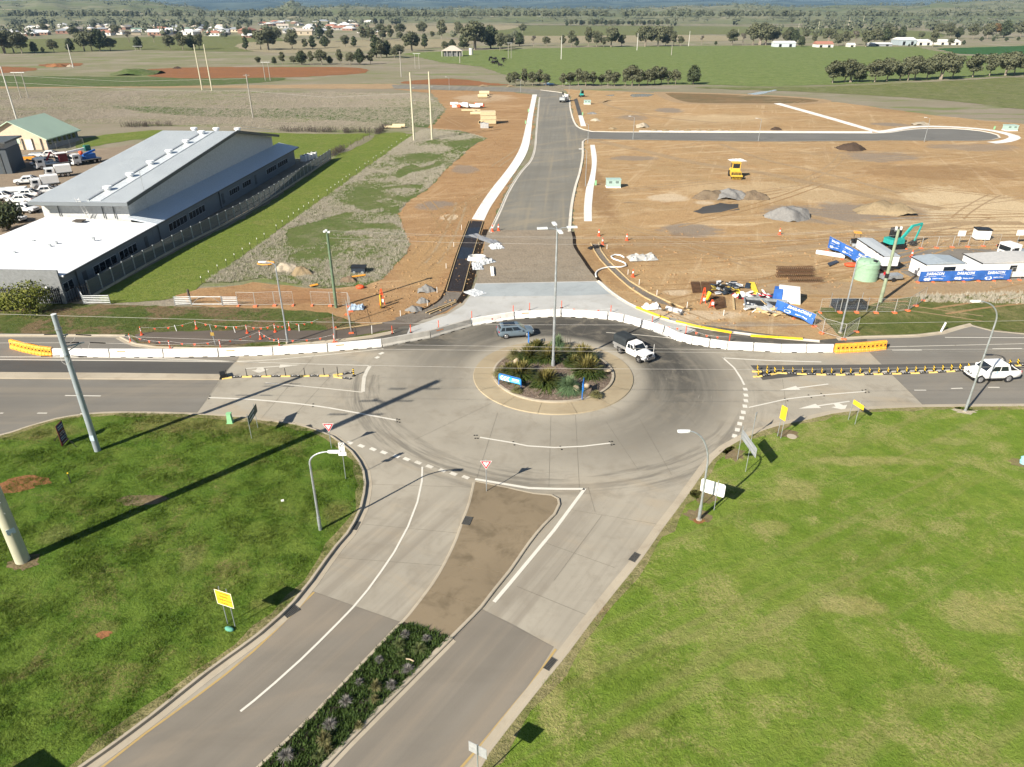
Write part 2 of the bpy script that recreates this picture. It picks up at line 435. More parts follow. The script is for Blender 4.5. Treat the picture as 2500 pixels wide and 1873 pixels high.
m_asph_n = asphalt('asphalt_new', (.215,.205,.176),.15,(.31,.265,.19),.6, R(86))
m_asph_s = asphalt('asphalt_side_street', (.180,.175,.160),.12, None, .6)
def concrete(name, base, stain=(.20,.17,.13), rings=False, streak=.3, wear=True):
    t = NT(name); v = t.pos()
    c = t.mix(t.step(t.noise(v, .12,4,.6),.3,.7), mul(base, .9), mul(base, 1.08))
    c = t.mix(t.step(t.noise(v, .8,6,.7),.5,.8,0, streak), c, stain)
    if rings:
        p = t.xyz(v)
        dx = t.math('SUBTRACT', p[0], RC.x); dy = t.math('SUBTRACT', p[1], RC.y)
        r = t.math('SQRT', t.math('ADD', t.math('MULTIPLY', dx, dx), t.math('MULTIPLY', dy, dy)))
        ang = t.math('ARCTAN2', dy, dx)
        cv = t.n('ShaderNodeCombineXYZ'); t.L(t.math('MULTIPLY', r, 1.0), cv.inputs[0]); t.L(t.math('MULTIPLY', ang, 1.6), cv.inputs[1])
        fine = t.noise(cv.outputs[0],1.5,6,.7); broad = t.noise(cv.outputs[0],.42,3,.5)
        band = t.math('MULTIPLY', t.step(r, 8.6,10.8), t.step(r, 14.0,21.0,1,0))
        north = t.math('ADD', .16, t.math('MULTIPLY', t.math('ADD', .5, t.math('MULTIPLY', .5, t.math('COSINE', t.math('SUBTRACT', ang, .95)))),1.05))
        tyre = t.math('MULTIPLY', t.math('MULTIPLY', band, north), t.step(t.math('ADD', t.math('MULTIPLY', broad, .6), t.math('MULTIPLY', fine, .4)),.28,.58,.6,1))
        lane = t.math('MULTIPLY', t.step(t.math('ABSOLUTE', t.math('SUBTRACT', p[1],76.2)),2.4,5.2,1,0), t.step(t.math('ABSOLUTE', dx),6,13))
        ln = t.noise(t.pos((.05,1,1)),1.3,6,.7)
        tyre = t.math('MAXIMUM', tyre, t.math('MULTIPLY', lane, t.step(ln, .25,.5,.5,.95)))
        near = t.math('MULTIPLY', t.step(t.math('ABSOLUTE', t.math('SUBTRACT', r, 19.5)),0.8,3.0,1,0), t.step(ang, -.7,-.2,.55,.15))
        tyre = t.math('MAXIMUM', tyre, t.math('MULTIPLY', near, t.step(fine, .4,.65)))
        c = t.mix(t.math('MULTIPLY', tyre, .97), c, (.052,.050,.045))
        scuff = t.math('MULTIPLY', t.step(t.noise(cv.outputs[0],4.5,4,.7),.62,.72,0,.45), t.step(r, 24,30,1,0))
        c = t.mix(scuff, c, (.36,.335,.28))
        c = t.mix(t.math('MULTIPLY', t.step(r, 17,22), t.step(t.noise(t.pos((.4,1,1),-.5),.22,6,.7,.5),.5,.72,0,.6)), c, (.37,.305,.215))
        ap = t.math('MULTIPLY', t.step(p[1],40,50,1,0), t.step(t.noise(t.pos((.02,1,1), R(58)),.75,4,.6),.42,.68,0,.6))
        c = t.mix(ap, c, (.20,.175,.14))
    c = t.mix(t.step(t.noise(v, .45,4,.65,.5),.48,.72,0,.3 + streak * .6), c, mul(stain, .9))
    g = t.noise(v, 24,4,.75)
    c = t.mix(t.step(g, .35,.75,0,.22), c, mul(base, .6))
    t.bump(g, .18,.01)
    return t.done(c, .85,0,.2)
m_conc = concrete('road_concrete', (.335,.306,.250),(.245,.215,.168), True, .4)
m_conc_n = concrete('new_slab', (.44,.44,.425),(.36,.34,.30), False, .35)
m_conc_w = concrete('wet_slab', (.335,.365,.375),(.29,.31,.32), False, .35)
m_path = concrete('footpath_concrete', (.72,.71,.68),(.60,.57,.52), False, .2)
m_apron = concrete('apron_concrete', (.35,.29,.195),(.30,.235,.15), False, .35)
m_kerb = concrete('kerb_concrete', (.40,.35,.27),(.30,.25,.185), False, .45)
m_kerb_n = concrete('kerb_new', (.60,.56,.49),(.47,.42,.35), False, .3)
m_median = concrete('median_concrete', (.215,.170,.112),(.125,.098,.062), False, .75)
def paint(name, col, wear, under=(.28,.25,.2)):
    t = NT(name); v = t.pos()
    w = t.math('ADD', t.math('MULTIPLY', t.noise(v, 1.1,5,.7),.55), t.math('MULTIPLY', t.noise(v, 14,4,.8),.45))
    return t.done(t.mix(t.step(w, .5 + .22 * (1 - wear),.62 + .22 * (1 - wear),0,.9), col, under),.7,0,.25)
m_white = paint('road_paint', (.60,.575,.51),.66)
m_white_w = paint('road_paint_worn', (.55,.52,.45),.85)
m_yellow = paint('yellow_edge_line', (.40,.285,.115),.93,(.26,.21,.15))
m_joint = plain('joint_sealant', (.14,.125,.10),.9, world_space=True)
m_dark = plain('dark_void', (.012,.012,.012),.9)
# == ground sheets
_z = [-0.0075]
def zlay(dz=0.0006):
    _z[0] += dz; return _z[0]
def sheet(name, poly, mat, z, kind='structure'):
    o = MB().sheet(poly, z).build(name, mat); o['kind'] = kind; return o
sheet('ground', [(-2600,-60),(2600,-60),(2600,2600),(-2600,2600)], m_plain, -0.06)
def ragged(p, k=.0028):
    out = []; n = len(p); g = random.Random(len(p))
    for i in range(n):
        a, b = p[i], p[(i + 1) % n]; L = math.dist(a, b); D = min(900, math.hypot(a[0] + b[0], a[1] + b[1]) / 2); m = max(1, min(26, int(L / (D * .008 + .3))))
        for j in range(m): t = j / m; w = D * k; out.append((a[0] + (b[0] - a[0]) * t + g.uniform(-w, w), a[1] + (b[1] - a[1]) * t + g.uniform(-w, w)))
    return out
def field(name, pix, mat, z, sm=True):
    p = GP(pix)
    return sheet(name, ragged(smooth(p, 4, True) if sm else p), mat, z)
field('paddock', [(985,131),(1019,128),(1250,120),(1500,114),(1870,111),(2236,115),(2310,129),(2340,136),(2500,139),(2640,141),(2640,178),(2500,184),(2034,207),(1870,211),(1724,207),(1500,207),(1368,207),(1250,190),(1180,164),(1076,152)], m_field, .02, False)
field('paddock', [(2285,119),(2500,112),(2700,108),(2700,132),(2500,135),(2345,132)], grass_mat('lucerne', ((.045,.120,.035),(.05,.13,.04),(.04,.11,.03)),(.08,.15,.05),.0, None, .8,0,.12),.04, False)
field('paddock', [(1700,213),(2034,211),(2500,187),(2650,178),(2650,285),(2500,268),(2280,243),(2000,226),(1800,219)], m_field2,.0)
field('paddock', [(560,265),(800,262),(1047,264),(1075,285),(1047,311),(905,299),(760,290),(620,287),(420,280),(270,258)], m_darkgreen, -.02)
field('paddock', [(-60,186),(350,188),(620,189),(700,192),(620,203),(370,211),(-60,209)], m_darkgreen, -.01)
field('paddock', [(0,99),(300,92),(620,88),(700,100),(640,125),(300,122),(0,130)], m_field2,.02)
field('paddock', [(1240,86),(1500,84),(1770,88),(1770,100),(1240,104)], m_tan, .06)
field('paddock', [(1240,63),(1870,66),(2250,76),(2250,96),(1870,84),(1240,86)], m_field2,.09)
field('paddock', [(600,104),(900,98),(1130,96),(1130,112),(900,124),(640,128)], m_tan, .04)
field('paddock', [(930,55),(1240,52),(1240,72),(930,76)], m_tan, .1)
field('red_earth', [(364,185),(356,170),(500,164),(630,164),(862,165),(890,178),(734,188),(620,190),(450,191)], m_redsoil, -.005)
field('red_earth', [(-40,164),(75,165),(95,170),(40,176),(-40,180)], m_redsoil, -.005)
field('red_earth', [(105,157),(190,154),(190,161),(110,163)], m_redsoil, 0)
field('red_earth', [(985,199),(1100,192),(1200,203),(1250,207),(1180,209),(1000,205)], m_redsoil, -.004)
field('dirt_track', [(-60,210),(400,210),(700,207),(960,205),(960,216),(700,216),(300,214),(-60,216)], m_track, -.012)
field('yard', [(-260,372),(60,366),(200,368),(330,352),(430,345),(330,560),(-300,640)], m_yard, -.02, False)
stakes_l = [(493,693),(560,648),(630,599),(720,534),(819,463),(900,405),(1007,330)]
field('mown_lawn', [(222,727),(420,618),(630,512),(808,389),(900,345),(920,327),(1007,328),(900,405),(819,463),(720,534),(630,599),(560,648),(493,693),(470,720),(380,735),(260,742)], m_strip, -.012)
field('mown_lawn', [(580,322),(780,327),(905,326),(800,385),(680,385),(600,345)], m_strip, -.016, False)
field('mown_lawn', [(195,340),(300,324),(400,318),(380,332),(260,352),(190,362)], m_strip, -.014)
soil_west_px = [(960,217),(1240,224),(1300,231),(1310,240),(1300,330),(1240,455),(1195,565),(1150,700),(1130,745),(1060,775),(960,800),(880,800),(760,770),(620,760),(470,745),(430,720),(493,703),(560,700),(620,690),(705,697),(790,706),(890,697),(933,682),(965,645),(992,619),(1000,594),(985,565),(973,523),(990,497),(1041,463),(1076,428),(1090,411),(1161,351),(1187,338),(1120,318),(1060,318),(1040,312),(1064,300),(1090,265),(1053,228)]
SOIL_W = GP(soil_west_px)
field('soil_west', soil_west_px, m_soil_l, -.008, False)
m_weed_poly = [(497,690),(560,650),(630,601),(720,536),(819,465),(900,407),(1003,334),(1040,316),(1120,320),(1184,338),(1161,351),(1090,411),(1076,428),(1041,463),(990,497),(973,523),(985,565),(1000,594),(992,619),(965,645),(933,682),(890,696),(790,704),(700,690),(640,678),(560,690)]
field('weedy_field', m_weed_poly, m_weed, -.004)
m_ring = grass_mat('slashed_grass', ((.100,.130,.034),(.130,.140,.045),(.085,.120,.028)),(.20,.19,.075),.1)
for pix in ([(862,500),(880,480),(930,460),(1000,450),(1035,452),(1020,470),(1000,490),(950,506),(900,515),(870,512)],
            [(960,430),(985,408),(1030,398),(1085,392),(1070,408),(1040,416),(1000,424),(975,438)],
            [(700,560),(760,545),(840,520),(870,518),(850,545),(960,545),(980,562),(900,560),(820,570),(720,600)]):
    field('slashed_patch', pix, m_ring, zlay())
for pix in ([(906,480),(930,466),(980,460),(1022,462),(1010,478),(980,496),(930,496),(908,490)],[(1010,402),(1035,392),(1062,388),(1060,400),(1030,410)]):
    field('weed_island', pix, m_weed, zlay())
field('verge', [(-200,700),(150,742),(260,744),(420,748),(640,752),(800,762),(900,800),(960,806),(905,820),(819,830),(691,843),(541,850),(384,847),(336,838),(310,820),(0,818),(-200,818)], m_verge, .0, False)
field('asphalt_path', [(322,819),(345,811),(470,808),(630,806),(780,806),(862,797),(942,786),(999,769),(1041,755),(1070,738),(1083,720),(1131,722),(1118,742),(1076,766),(1004,793),(956,804),(870,821),(802,832),(620,836),(541,843),(400,841),(340,834)], asphalt('asphalt_footpath', (.135,.112,.092),.2),.004)
site_poly = [(1400,560),(1404,597),(1424,631),(1453,671),(1467,688),(1500,716),(1540,742),(1600,768),(1700,790),(1850,814),(2000,832),(2103,824),(2236,820),(2300,812),(2366,790),(2500,790),(2800,780),(2800,330),(2500,303),(2300,284),(2050,250),(1800,236),(1600,228),(1480,222),(1380,218),(1392,235),(1398,290),(1414,312),(1425,345),(1425,382),(1418,422),(1408,456),(1400,503)]
SITE_W = GP(site_poly)
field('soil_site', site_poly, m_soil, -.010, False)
field('verge', [(1984,762),(2010,752),(2100,748),(2250,722),(2500,714),(2800,704),(2800,800),(2500,812),(2424,806),(2366,792),(2337,799),(2294,812),(2236,819),(2103,822),(2050,824),(2030,800)], m_verge_r, -.002)
field('gravel_pad', [(2160,612),(2300,608),(2500,606),(2700,604),(2700,690),(2500,690),(2240,690),(2180,650)], soil_mat('grey_gravel', (.22,.20,.175),(.20,.185,.165),(.165,.15,.13), False, (.27,.24,.20)),-.001)
m_greyp = soil_mat('grey_spill', (.185,.165,.145),(.20,.175,.145),(.15,.13,.11), False, (.25,.21,.16))
m_bitu = asphalt('bitumen_spill', (.078,.076,.074),.3)
for pix in ([(1692,515),(1720,505),(1760,496),(1803,499),(1800,511),(1750,520),(1712,522)],):
    field('bitumen_spill', pix, m_bitu, zlay())
for w, pix in ((3.2,[(1430,338),(1560,366),(1700,398),(1860,422),(2000,452),(2160,486),(2300,510)]),(1.6,[(1760,352),(1860,388),(2000,420),(2200,472)]),(2.6,[(1960,525),(2150,560),(2300,575),(2600,588)]),
               (2.0,[(1460,252),(1490,245),(1480,256),(1600,284),(1750,300)]),(5.5,[(1700,702),(1900,700),(2150,706),(2300,704),(2700,694)]),(2.4,[(2500,545),(2300,548),(2050,590),(1900,610)])):
    o = MB().strip(smooth(GP(pix),4), w, zlay()).build('wheel_track', m_track); struct(o)
rim = SG([(1610,226),(1645,245),(1700,253),(1860,254),(1940,254),(2010,249),(2000,243),(1900,235),(1750,229),(1640,226)],4, True)
sheet('basin_floor', rim, soil_mat('basin_soil', (.16,.125,.07),(.22,.14,.075),(.13,.11,.055), False), zlay())
struct(MB().strip(rim, 5.0, zlay(), closed=True).build('basin_track', m_track))
m_puddle = NT('muddy_water'); m_puddle = m_puddle.done((.30,.29,.26),.15,0,.5)
for pix in ([(1545,231),(1590,229),(1583,236),(1550,237)],[(1478,233),(1500,231),(1497,235)],[(1826,230),(1870,222),(1895,219),(1880,226),(1840,232)]):
    struct(field('puddle', pix, m_puddle, zlay()))
# == roads
road_poly = [(-260,860),(-260,812),(310,818),(336,838),(384,847),(541,850),(691,843),(819,830),(905,820),(960,808),(1000,785),(1090,765),(1150,720),(1163,690),(1465,684),(1500,714),(1540,742),(1600,766),(1700,790),(1850,813),(2000,830),(2103,821),(2236,818),(2300,811),(2366,791),(2424,807),(2500,814),(2800,818)]
far_r = GP(road_poly)
road = far_r + [(95,58),(60,35),(22,6),(-8,-20),(-60,-20),(-60,40),(-95,60)]
sheet('junction_road', road, m_conc, 0.0)
sheet('main_road', GP([(-260,862),(-260,812),(310,817),(336,838),(384,848),(541,851),(600,850),(584,871),(541,921),(478,1013),(200,1010),(0,1060),(-260,1120)]), m_asph, .004)
sheet('main_road_lane', GP([(-260,877),(0,880),(300,882),(570,886),(545,914),(300,912),(0,909),(-260,908)]), m_asph_d, .006)
sheet('main_road', GP([(2117,855),(2117,822),(2236,818),(2300,811),(2366,791),(2424,807),(2500,814),(2800,818),(2800,990),(2500,992),(2256,992),(2181,918),(2152,890)]), m_asph, .004)
sheet('main_road_lane', GP([(1832,892),(2152,890),(2400,886),(2800,880),(2800,896),(2400,900),(2150,906),(2010,912),(1862,928)]), m_asph_d, .005)
sheet('approach_road', GP([(754,1441),(870,1481),(990,1523),(976,1531),(862,1651),(762,1756),(643,1872),(520,2000),(40,2000),(250,1873),(490,1693),(620,1589)]), m_asph_b, .004)
sheet('approach_road', GP([(1175,1487),(1250,1523),(1352,1580),(1290,1680),(1250,1722),(1170,1824),(1030,2000),(680,2000),(805,1873),(1000,1660),(1100,1556)]), m_asph_b, .004)
W_edge = [(1195,562),(1218,514),(1240,466),(1268,422),(1294,391),(1304,359),(1308,314),(1314,251),(1316,238)]
E_edge = [(1395,562),(1399,503),(1408,456),(1418,422),(1425,382),(1425,354),(1424,345),(1430,341)]
sheet('new_road', GP([(1195,562),(1218,514),(1250,460),(1268,422),(1294,391),(1304,359),(1308,314),(1314,251),(1316,238),(1303,228),(1240,224),(1100,220),(962,216),(956,207),(1100,210),(1250,214),(1320,220),(1377,228),(1391,243),(1394,265),(1402,294),(1414,312),(1425,318),(1439,320),(1439,339),(1428,343),(1425,354),(1425,382),(1418,422),(1408,456),(1399,503),(1395,562)]), m_asph_n, .002)
cul = SG([(2129,325),(2167,324),(2207,318),(2250,314),(2323,314),(2395,320),(2438,330),(2444,337),(2424,342),(2381,344),(2294,344),(2149,343)],3)
sheet('side_street', GP([(1439,319),(1490,323),(1870,324)]) + cul + GP([(1870,345),(1542,341),(1439,339)]), m_asph_s, .003)
sheet('road_base', GP([(1187,571),(1195,560),(1395,560),(1402,574),(1402,597),(1422,631),(1451,671),(1465,688),(1161,694),(1178,631)]), m_basecourse, .001)
sheet('new_slab', GP([(1161,692),(1466,686),(1496,714),(1536,742),(1582,762),(1650,788),(1700,806),(1640,828),(1564,797),(1484,778),(1371,771),(1258,776),(1154,794),(1054,823),(985,835),(1000,800),(1090,770),(1132,745),(1152,716)]), m_conc_n, .004)
sheet('wet_slab', GP([(1163,694),(1466,688),(1498,718),(1400,722),(1152,724),(1156,708)]), m_conc_w, .008)
KP = [(0,.14),(-.02,.15),(-.17,.15),(-.21,.13),(-.24,.03),(-.65,.014),(-.66,-.02)]   # back, top, face, gutter
def kerb(name, pts, side, mat, prof=KP, closed=False):
    pr = [(o * side, z) for o, z in prof]
    m = MB().sweep(pts, pr, closed)
    if side > 0: m.f = [f[::-1] for f in m.f]
    if not closed:
        k = len(prof); n = len(pts)
        m.f += [tuple(i * n for i in range(k)), tuple(i * n + n - 1 for i in range(k))]; m.sm += [False, False]
    o = m.build(name, mat); return struct(o)
left_edge = SG([(-260,1150),(0,1069),(24,1063),(74,1046),(137,1028),(211,1017),(285,1013),(421,1015),(558,1021),(630,1030),(714,1040),(768,1054),(808,1070),(831,1087),(856,1107),(873,1130),(885,1155),(889,1184),(886,1209),(878,1244),(862,1278),(845,1306),(819,1335),(791,1372),(757,1420),(714,1473),(630,1550),(498,1646),(370,1748),(256,1833),(199,1873),(20,2000)],1.2)
kerb('kerb', left_edge, -1, m_kerb, [(0,.20),(-.02,.215),(-.17,.215),(-.19,.20),(-.21,.03),(-.65,.014),(-.66,-.02)])
lawn_left = left_edge + [(-90,10),(-90, left_edge[0][1])]
sheet('lawn_left', lawn_left, m_lawn_l, .20)
right_edge = SG([(1060,2000),(1178,1873),(1195,1842),(1250,1770),(1325,1675),(1388,1597),(1439,1528),(1510,1438),(1567,1367),(1622,1288),(1667,1228),(1707,1171),(1741,1125),(1772,1097),(1807,1077),(1838,1063),(1895,1043),(1967,1028),(2034,1012),(2091,1005),(2149,1000),(2265,996),(2500,994),(2800,992)],1.2)
KPR = [(0,.10),(-.02,.11),(-.17,.11),(-.22,.09),(-.25,.03),(-.65,.014),(-.66,-.02)]
kerb('kerb', right_edge, -1, m_kerb, KPR)
lawn_right = right_edge + [(100, right_edge[-1][1]),(100,0),(right_edge[0][0],0)]
sheet('lawn_right', lawn_right, m_lawn_r, .10)
m_fringe = grass_mat('kerbside_thatch', ((.27,.24,.115),(.33,.275,.145),(.21,.215,.075)),(.42,.35,.20),.16,(.32,.225,.135),.62)
for nm, ed, z, w in (('kerb_fringe', left_edge, .204,.5),('kerb_fringe', right_edge, .104,.55)):
    g_ = random.Random(9); inn = [(q[0] + g_.uniform(-.28,.28), q[1] + g_.uniform(-.28,.28)) for q in offset(ed, -w)]
    n_ = len(ed); struct(MB().add([(q[0], q[1], z) for q in ed] + [(q[0], q[1], z) for q in inn],[(i, n_ + i, n_ + i + 1, i + 1) for i in range(n_ - 1)]).build(nm, m_fringe))
nk = SG([(-260,818),(0,818),(160,818),(262,818),(308,819)],3)
kerb('kerb', nk, 1, m_kerb, KPR)
nk2 = SG([(296,822),(315,832),(336,840),(384,847),(541,850),(630,848),(691,843),(819,830),(905,820),(959,809)],2)
kerb('kerb', nk2,1, m_kerb, KPR)
nk3 = SG([(2040,826),(2103,822),(2236,818),(2294,811),(2337,798),(2366,791)],2)
kerb('kerb', nk3,1, m_kerb, KPR)
nk4 = SG([(2372,794),(2424,807),(2500,814),(2800,819)],2)
kerb('kerb', nk4,1, m_kerb, [(0,.02),(-.3,.025),(-.32,0)])
KN = [(0,.10),(-.16,.11),(-.22,.03),(-.55,.02),(-.56,-.02)]
we = SG([(1193,568)] + W_edge, 2)
kerb('kerb', we, 1, m_kerb_n, KN)
ee = SG([(1394,566),(1399,503),(1408,456),(1418,422),(1425,382),(1425,354),(1426,345),(1434,340),(1542,342),(1870,346),(2149,344)],2)
kerb('kerb', ee, -1, m_kerb_n, KN)
ne = SG([(1320,220),(1377,228),(1391,243),(1394,265),(1402,294),(1414,311),(1439,319),(1490,322),(1870,324),(2129,325)],2)
kerb('kerb', ne, 1, m_kerb_n, KN)
kerb('kerb', cul, 1, m_kerb_n, KN)
def path(name, pl, pr, mat, z=.03, th=.1, slabs=0):
    a, b = SG(pl, 2), SG(pr, 2)
    t = thing(name, None, None); t['kind'] = 'structure'
    n = max(2, slabs or int(sum(math.dist(a[i], a[i + 1]) for i in range(len(a) - 1)) / 6))
    def at(pts, s):
        L = [0]
        for i in range(len(pts) - 1): L.append(L[-1] + math.dist(pts[i], pts[i + 1]))
        s *= L[-1]
        for i in range(len(pts) - 1):
            if L[i + 1] >= s:
                k = (s - L[i]) / max(L[i + 1] - L[i],1e-6); return (pts[i][0] + (pts[i + 1][0] - pts[i][0]) * k, pts[i][1] + (pts[i + 1][1] - pts[i][1]) * k)
        return pts[-1]
    for i in range(n):
        g = .0012 * 2
        q = [at(a, i / n + g / n), at(a, (i + .5) / n), at(a, (i + 1) / n - g / n), at(b, (i + 1) / n - g / n), at(b, (i + .5) / n), at(b, i / n + g / n)]
        MB().prism(q, z - th, z + rnd.uniform(-.003,.003)).build('slab', mat, t)
    return t
path('footpath', [(1152,535),(1175,497),(1201,460),(1240,411),(1265,371),(1277,337),(1290,277),(1300,231)],[(1182,538),(1198,505),(1229,460),(1268,405),(1287,371),(1295,337),(1301,285),(1311,231)], m_path, slabs=26)
path('footpath', [(1426,540),(1426,503),(1431,460),(1439,436),(1445,399),(1441,354)],[(1445,540),(1445,503),(1449,460),(1452,442),(1457,390),(1452,354)], m_path, slabs=14)
path('footpath', [(1418,308),(1412,282)],[(1431,308),(1422,282)], m_path, slabs=4)
path('footpath', [(1412,282),(1401,243)],[(1422,282),(1409,240)], m_asph_d, slabs=3)
path('footpath', [(1889,253),(2000,284),(2128,321)],[(1905,252),(2020,284),(2148,321)], m_path, slabs=18)
path('footpath', [(1560,319),(1870,320),(2129,321)],[(1560,322),(1870,323),(2129,324)], m_path, slabs=24)
rg = SG([(2140,323),(2167,320),(2215,312),(2260,309),(2340,311),(2415,318),(2462,328),(2478,336),(2455,345),(2420,349)],3)
struct(MB().strip(rg, 3.0,.035).build('footpath', m_path))
med_l = [(1160,1181),(1150,1227),(1135,1269),(1117,1320),(1090,1377),(1058,1431),(1004,1502),(987,1521)]
med_r = [(1161,1179),(1240,1195),(1303,1209),(1345,1213),(1360,1221),(1362,1233),(1351,1256),(1322,1285),(1288,1327),(1240,1396),(1204,1440),(1172,1482),(1098,1557)]
ml, mr = SG(med_l, 1), SG(med_r, 1)
kerb('median_kerb', ml, -1, m_kerb, [(0,.12),(.02,.13),(.16,.13),(.2,.10),(.22,-.02)])
kerb('median_kerb', mr, 1, m_kerb, [(0,.12),(.02,.13),(.16,.13),(.2,.10),(.22,-.02)])
med = thing('median', None, None); med['kind'] = 'structure'
rows_l = [(1160,1181),(1135,1269),(1090,1377),(1047,1446),(987,1521)]
rows_r = [(1362,1233),(1301,1312),(1233,1400),(1175,1480),(1098,1557)]
poly_med = ml + mr[::-1]
def clip_y(poly, a, b, keep):
    out = []
    nx, ny = b[1] - a[1], a[0] - b[0]
    f = lambda p: ((p[0] - a[0]) * nx + (p[1] - a[1]) * ny) * keep
    for i in range(len(poly)):
        p, q = poly[i], poly[(i + 1) % len(poly)]
        fp, fq = f(p), f(q)
        if fp >= 0: out.append(p)
        if fp * fq < 0:
            t = fp / (fp - fq); out.append((p[0] + (q[0] - p[0]) * t, p[1] + (q[1] - p[1]) * t))
    return out
cuts = [GP([(1130,1255),(1310,1315)]), GP([(1085,1377),(1240,1404)]), GP([(1047,1444),(1180,1484)])]
cur = poly_med
for k, (a, b) in enumerate(cuts):
    d = 0.03
    up = clip_y(cur, a, b, -1); cur = clip_y(cur, (a[0], a[1] - d),(b[0], b[1] - d),1)
    if up[0] and len(up) > 2: MB().prism(up, 0,.118).build('bay', m_median, med)
MB().prism(cur, 0,.118).build('bay', m_median, med)
bl = SG([(987,1521),(976,1531),(862,1651),(762,1756),(643,1870),(500,2010)],1)
br = SG([(1098,1557),(1033,1622),(970,1685),(905,1750),(842,1813),(785,1873),(660,2010)],1)
kerb('median_kerb', bl, -1, m_kerb, [(0,.12),(.02,.13),(.16,.13),(.2,.10),(.22,-.02)])
kerb('median_kerb', br, 1, m_kerb, [(-.08,.12),(-.06,.13),(.20,.13),(.24,.10),(.26,.015),(.5,.012),(.52,-.02)])
bed = bl + br[::-1]
sheet('median_bed', bed, soil_mat('bed_soil', (.055,.05,.035),(.045,.045,.03),(.035,.03,.022), False, (.10,.085,.06)),.10)
mm = MB().prism(GP([(-260,910),(0,911),(300,913),(540,916),(536,928),(300,927),(0,925),(-260,924)]),0,.13).build('main_median', m_kerb); struct(mm)
isl = thing('roundabout_island', None, None, (RC.x, RC.y, 0)); isl['kind'] = 'structure'
def ring(n, r): return [(r * math.cos(2 * math.pi * i / n), r * math.sin(2 * math.pi * i / n)) for i in range(n)]
RO, RI = 8.37,6.35
nseg = 14
for k in range(nseg):
    a0, a1 = 2 * math.pi * k / nseg + .0022,2 * math.pi * (k + 1) / nseg - .0022
    aa = [a0 + (a1 - a0) * i / 6 for i in range(7)]
    out = [(RO * math.cos(a), RO * math.sin(a)) for a in aa]; inn = [(RI * math.cos(a), RI * math.sin(a)) for a in aa]
    m = MB()
    lo = [(RO * math.cos(a), RO * math.sin(a),.0) for a in aa]; b0 = [((RO - .06) * math.cos(a),(RO - .06) * math.sin(a),.09) for a in aa]; tp = [(RI * math.cos(a), RI * math.sin(a),.16) for a in aa]
    m.add(lo + b0 + tp, [f for i in range(6) for f in ((i, i + 1,8 + i, 7 + i),(7 + i, 8 + i, 15 + i, 14 + i))])
    m.build('apron_slab', m_apron, isl)
m = MB().sweep(ring(72, RI)[::1],[(-.001,.0),(0,.32),(.22,.33),(.26,.30),(.28,.2)], True)
m.build('island_kerb', m_kerb, isl)
mv, mf = [(0,0,.62)],[]
NR, NA = 7,48
for i in range(1, NR + 1):
    r = (RI - .24) * i / NR
    for j in range(NA):
        a = 2 * math.pi * j / NA
        mv.append((r * math.cos(a), r * math.sin(a),.28 + .34 * (1 - (r / RI) ** 2) + rnd.uniform(-.02,.02)))
for j in range(NA): mf.append((0,1 + j, 1 + (j + 1) % NA))
for i in range(NR - 1):
    for j in range(NA):
        a, b = 1 + i * NA + j, 1 + i * NA + (j + 1) % NA
        mf.append((a, a + NA, b + NA, b))
MB().add(mv, mf, True).build('mulch', m_mulch, isl)
jt = MB()
for a, b in (((584,872),(541,921)),((538,930),(478,1012)),((620,1043),(770,865)),((700,1035),(810,915)),((1010,1075),(1200,985)),((1160,1180),(1215,1008)),((1340,1190),(1345,1016)),((1415,1200),(1405,1014)),((1560,1150),(1480,1030)),((1640,1160),(1560,1020)),((1700,1040),(1620,940)),((1453,1250),(1436,1190)),((1395,1245),(1605,1280)),((1470,1258),(1352,1418)),((890,1182),(1150,1190)),((1450,760),(1390,880)),((1380,775),(1395,850)),((2181,918),(2256,990)),((1815,878),(1850,925)),((1910,925),(1925,1030)),((868,1278),(1120,1302)),((800,1360),(1090,1382)),((1330,1325),(1500,1386)),((1262,1432),(1440,1505)),((754,1441),(985,1522)),((1175,1487),(1352,1580))):
    pa, pb = G(*a), G(*b)
    jt.strip([(pa.x, pa.y),((pa.x + pb.x) / 2,(pa.y + pb.y) / 2),(pb.x, pb.y)],.022,.0095)
stuff(jt.build('pavement_joints', m_joint))
def line(pix, w=.15, mat=m_white, z=.012, sm=True):
    p = GP(pix); p = smooth(p, 1.5) if sm and len(p) > 2 else p
    return struct(MB().strip(p, w, z).build('road_line', mat))
line([(-260,874),(0,878),(578,883)],.15)
line([(0,872),(256,873),(460,878),(630,885),(900,893)],.12, m_white_w)
line([(578,882),(630,881),(760,870),(936,852)],.13, m_white_w)
line([(903,894),(896,905),(889,921),(887,940),(886,957)],.38, m_white_w)
line([(885,958),(800,949),(648,935)],.16, m_white_w)
line([(510,971),(620,976),(762,990),(870,1008),(967,1026)],.20)
for a, b in (((159,966),(246,967)),((91,1009),(115,1009)),((196,1010),(209,1010)),((0,1009),(8,1009)),((2178,855),(2250,855)),((2423,852),(2495,851)),((2232,953),(2261,953)),((2322,949),(2350,948)),((2412,946),(2440,946)),((2307,824),(2560,825)),((2150,908),(2350,903))):
    line([a, b],.15, sm=False)
line([(1031,1140),(1030,1175),(1019,1226),(996,1286),(962,1349),(898,1440),(862,1483),(734,1611),(620,1711),(587,1737)],.15)
line([(1172,1068),(1250,1081),(1288,1089),(1354,1093),(1422,1090),(1490,1082)],.17)
line([(1160,1170),(1250,1185),(1291,1192),(1360,1194),(1428,1194)],.26, m_white)
line([(1428,1193),(1354,1293),(1246,1423),(1206,1470)],.26, m_white, sm=False)
line([(1764,874),(1870,880),(2005,884)],.17); line([(1764,873),(1792,898),(1808,922),(1817,940)],.2, m_white)
line([(1828,995),(1860,988),(1918,975),(2005,965),(2112,956)],.16)
line([(2172,847),(2560,838)],.12, m_white_w, sm=False)
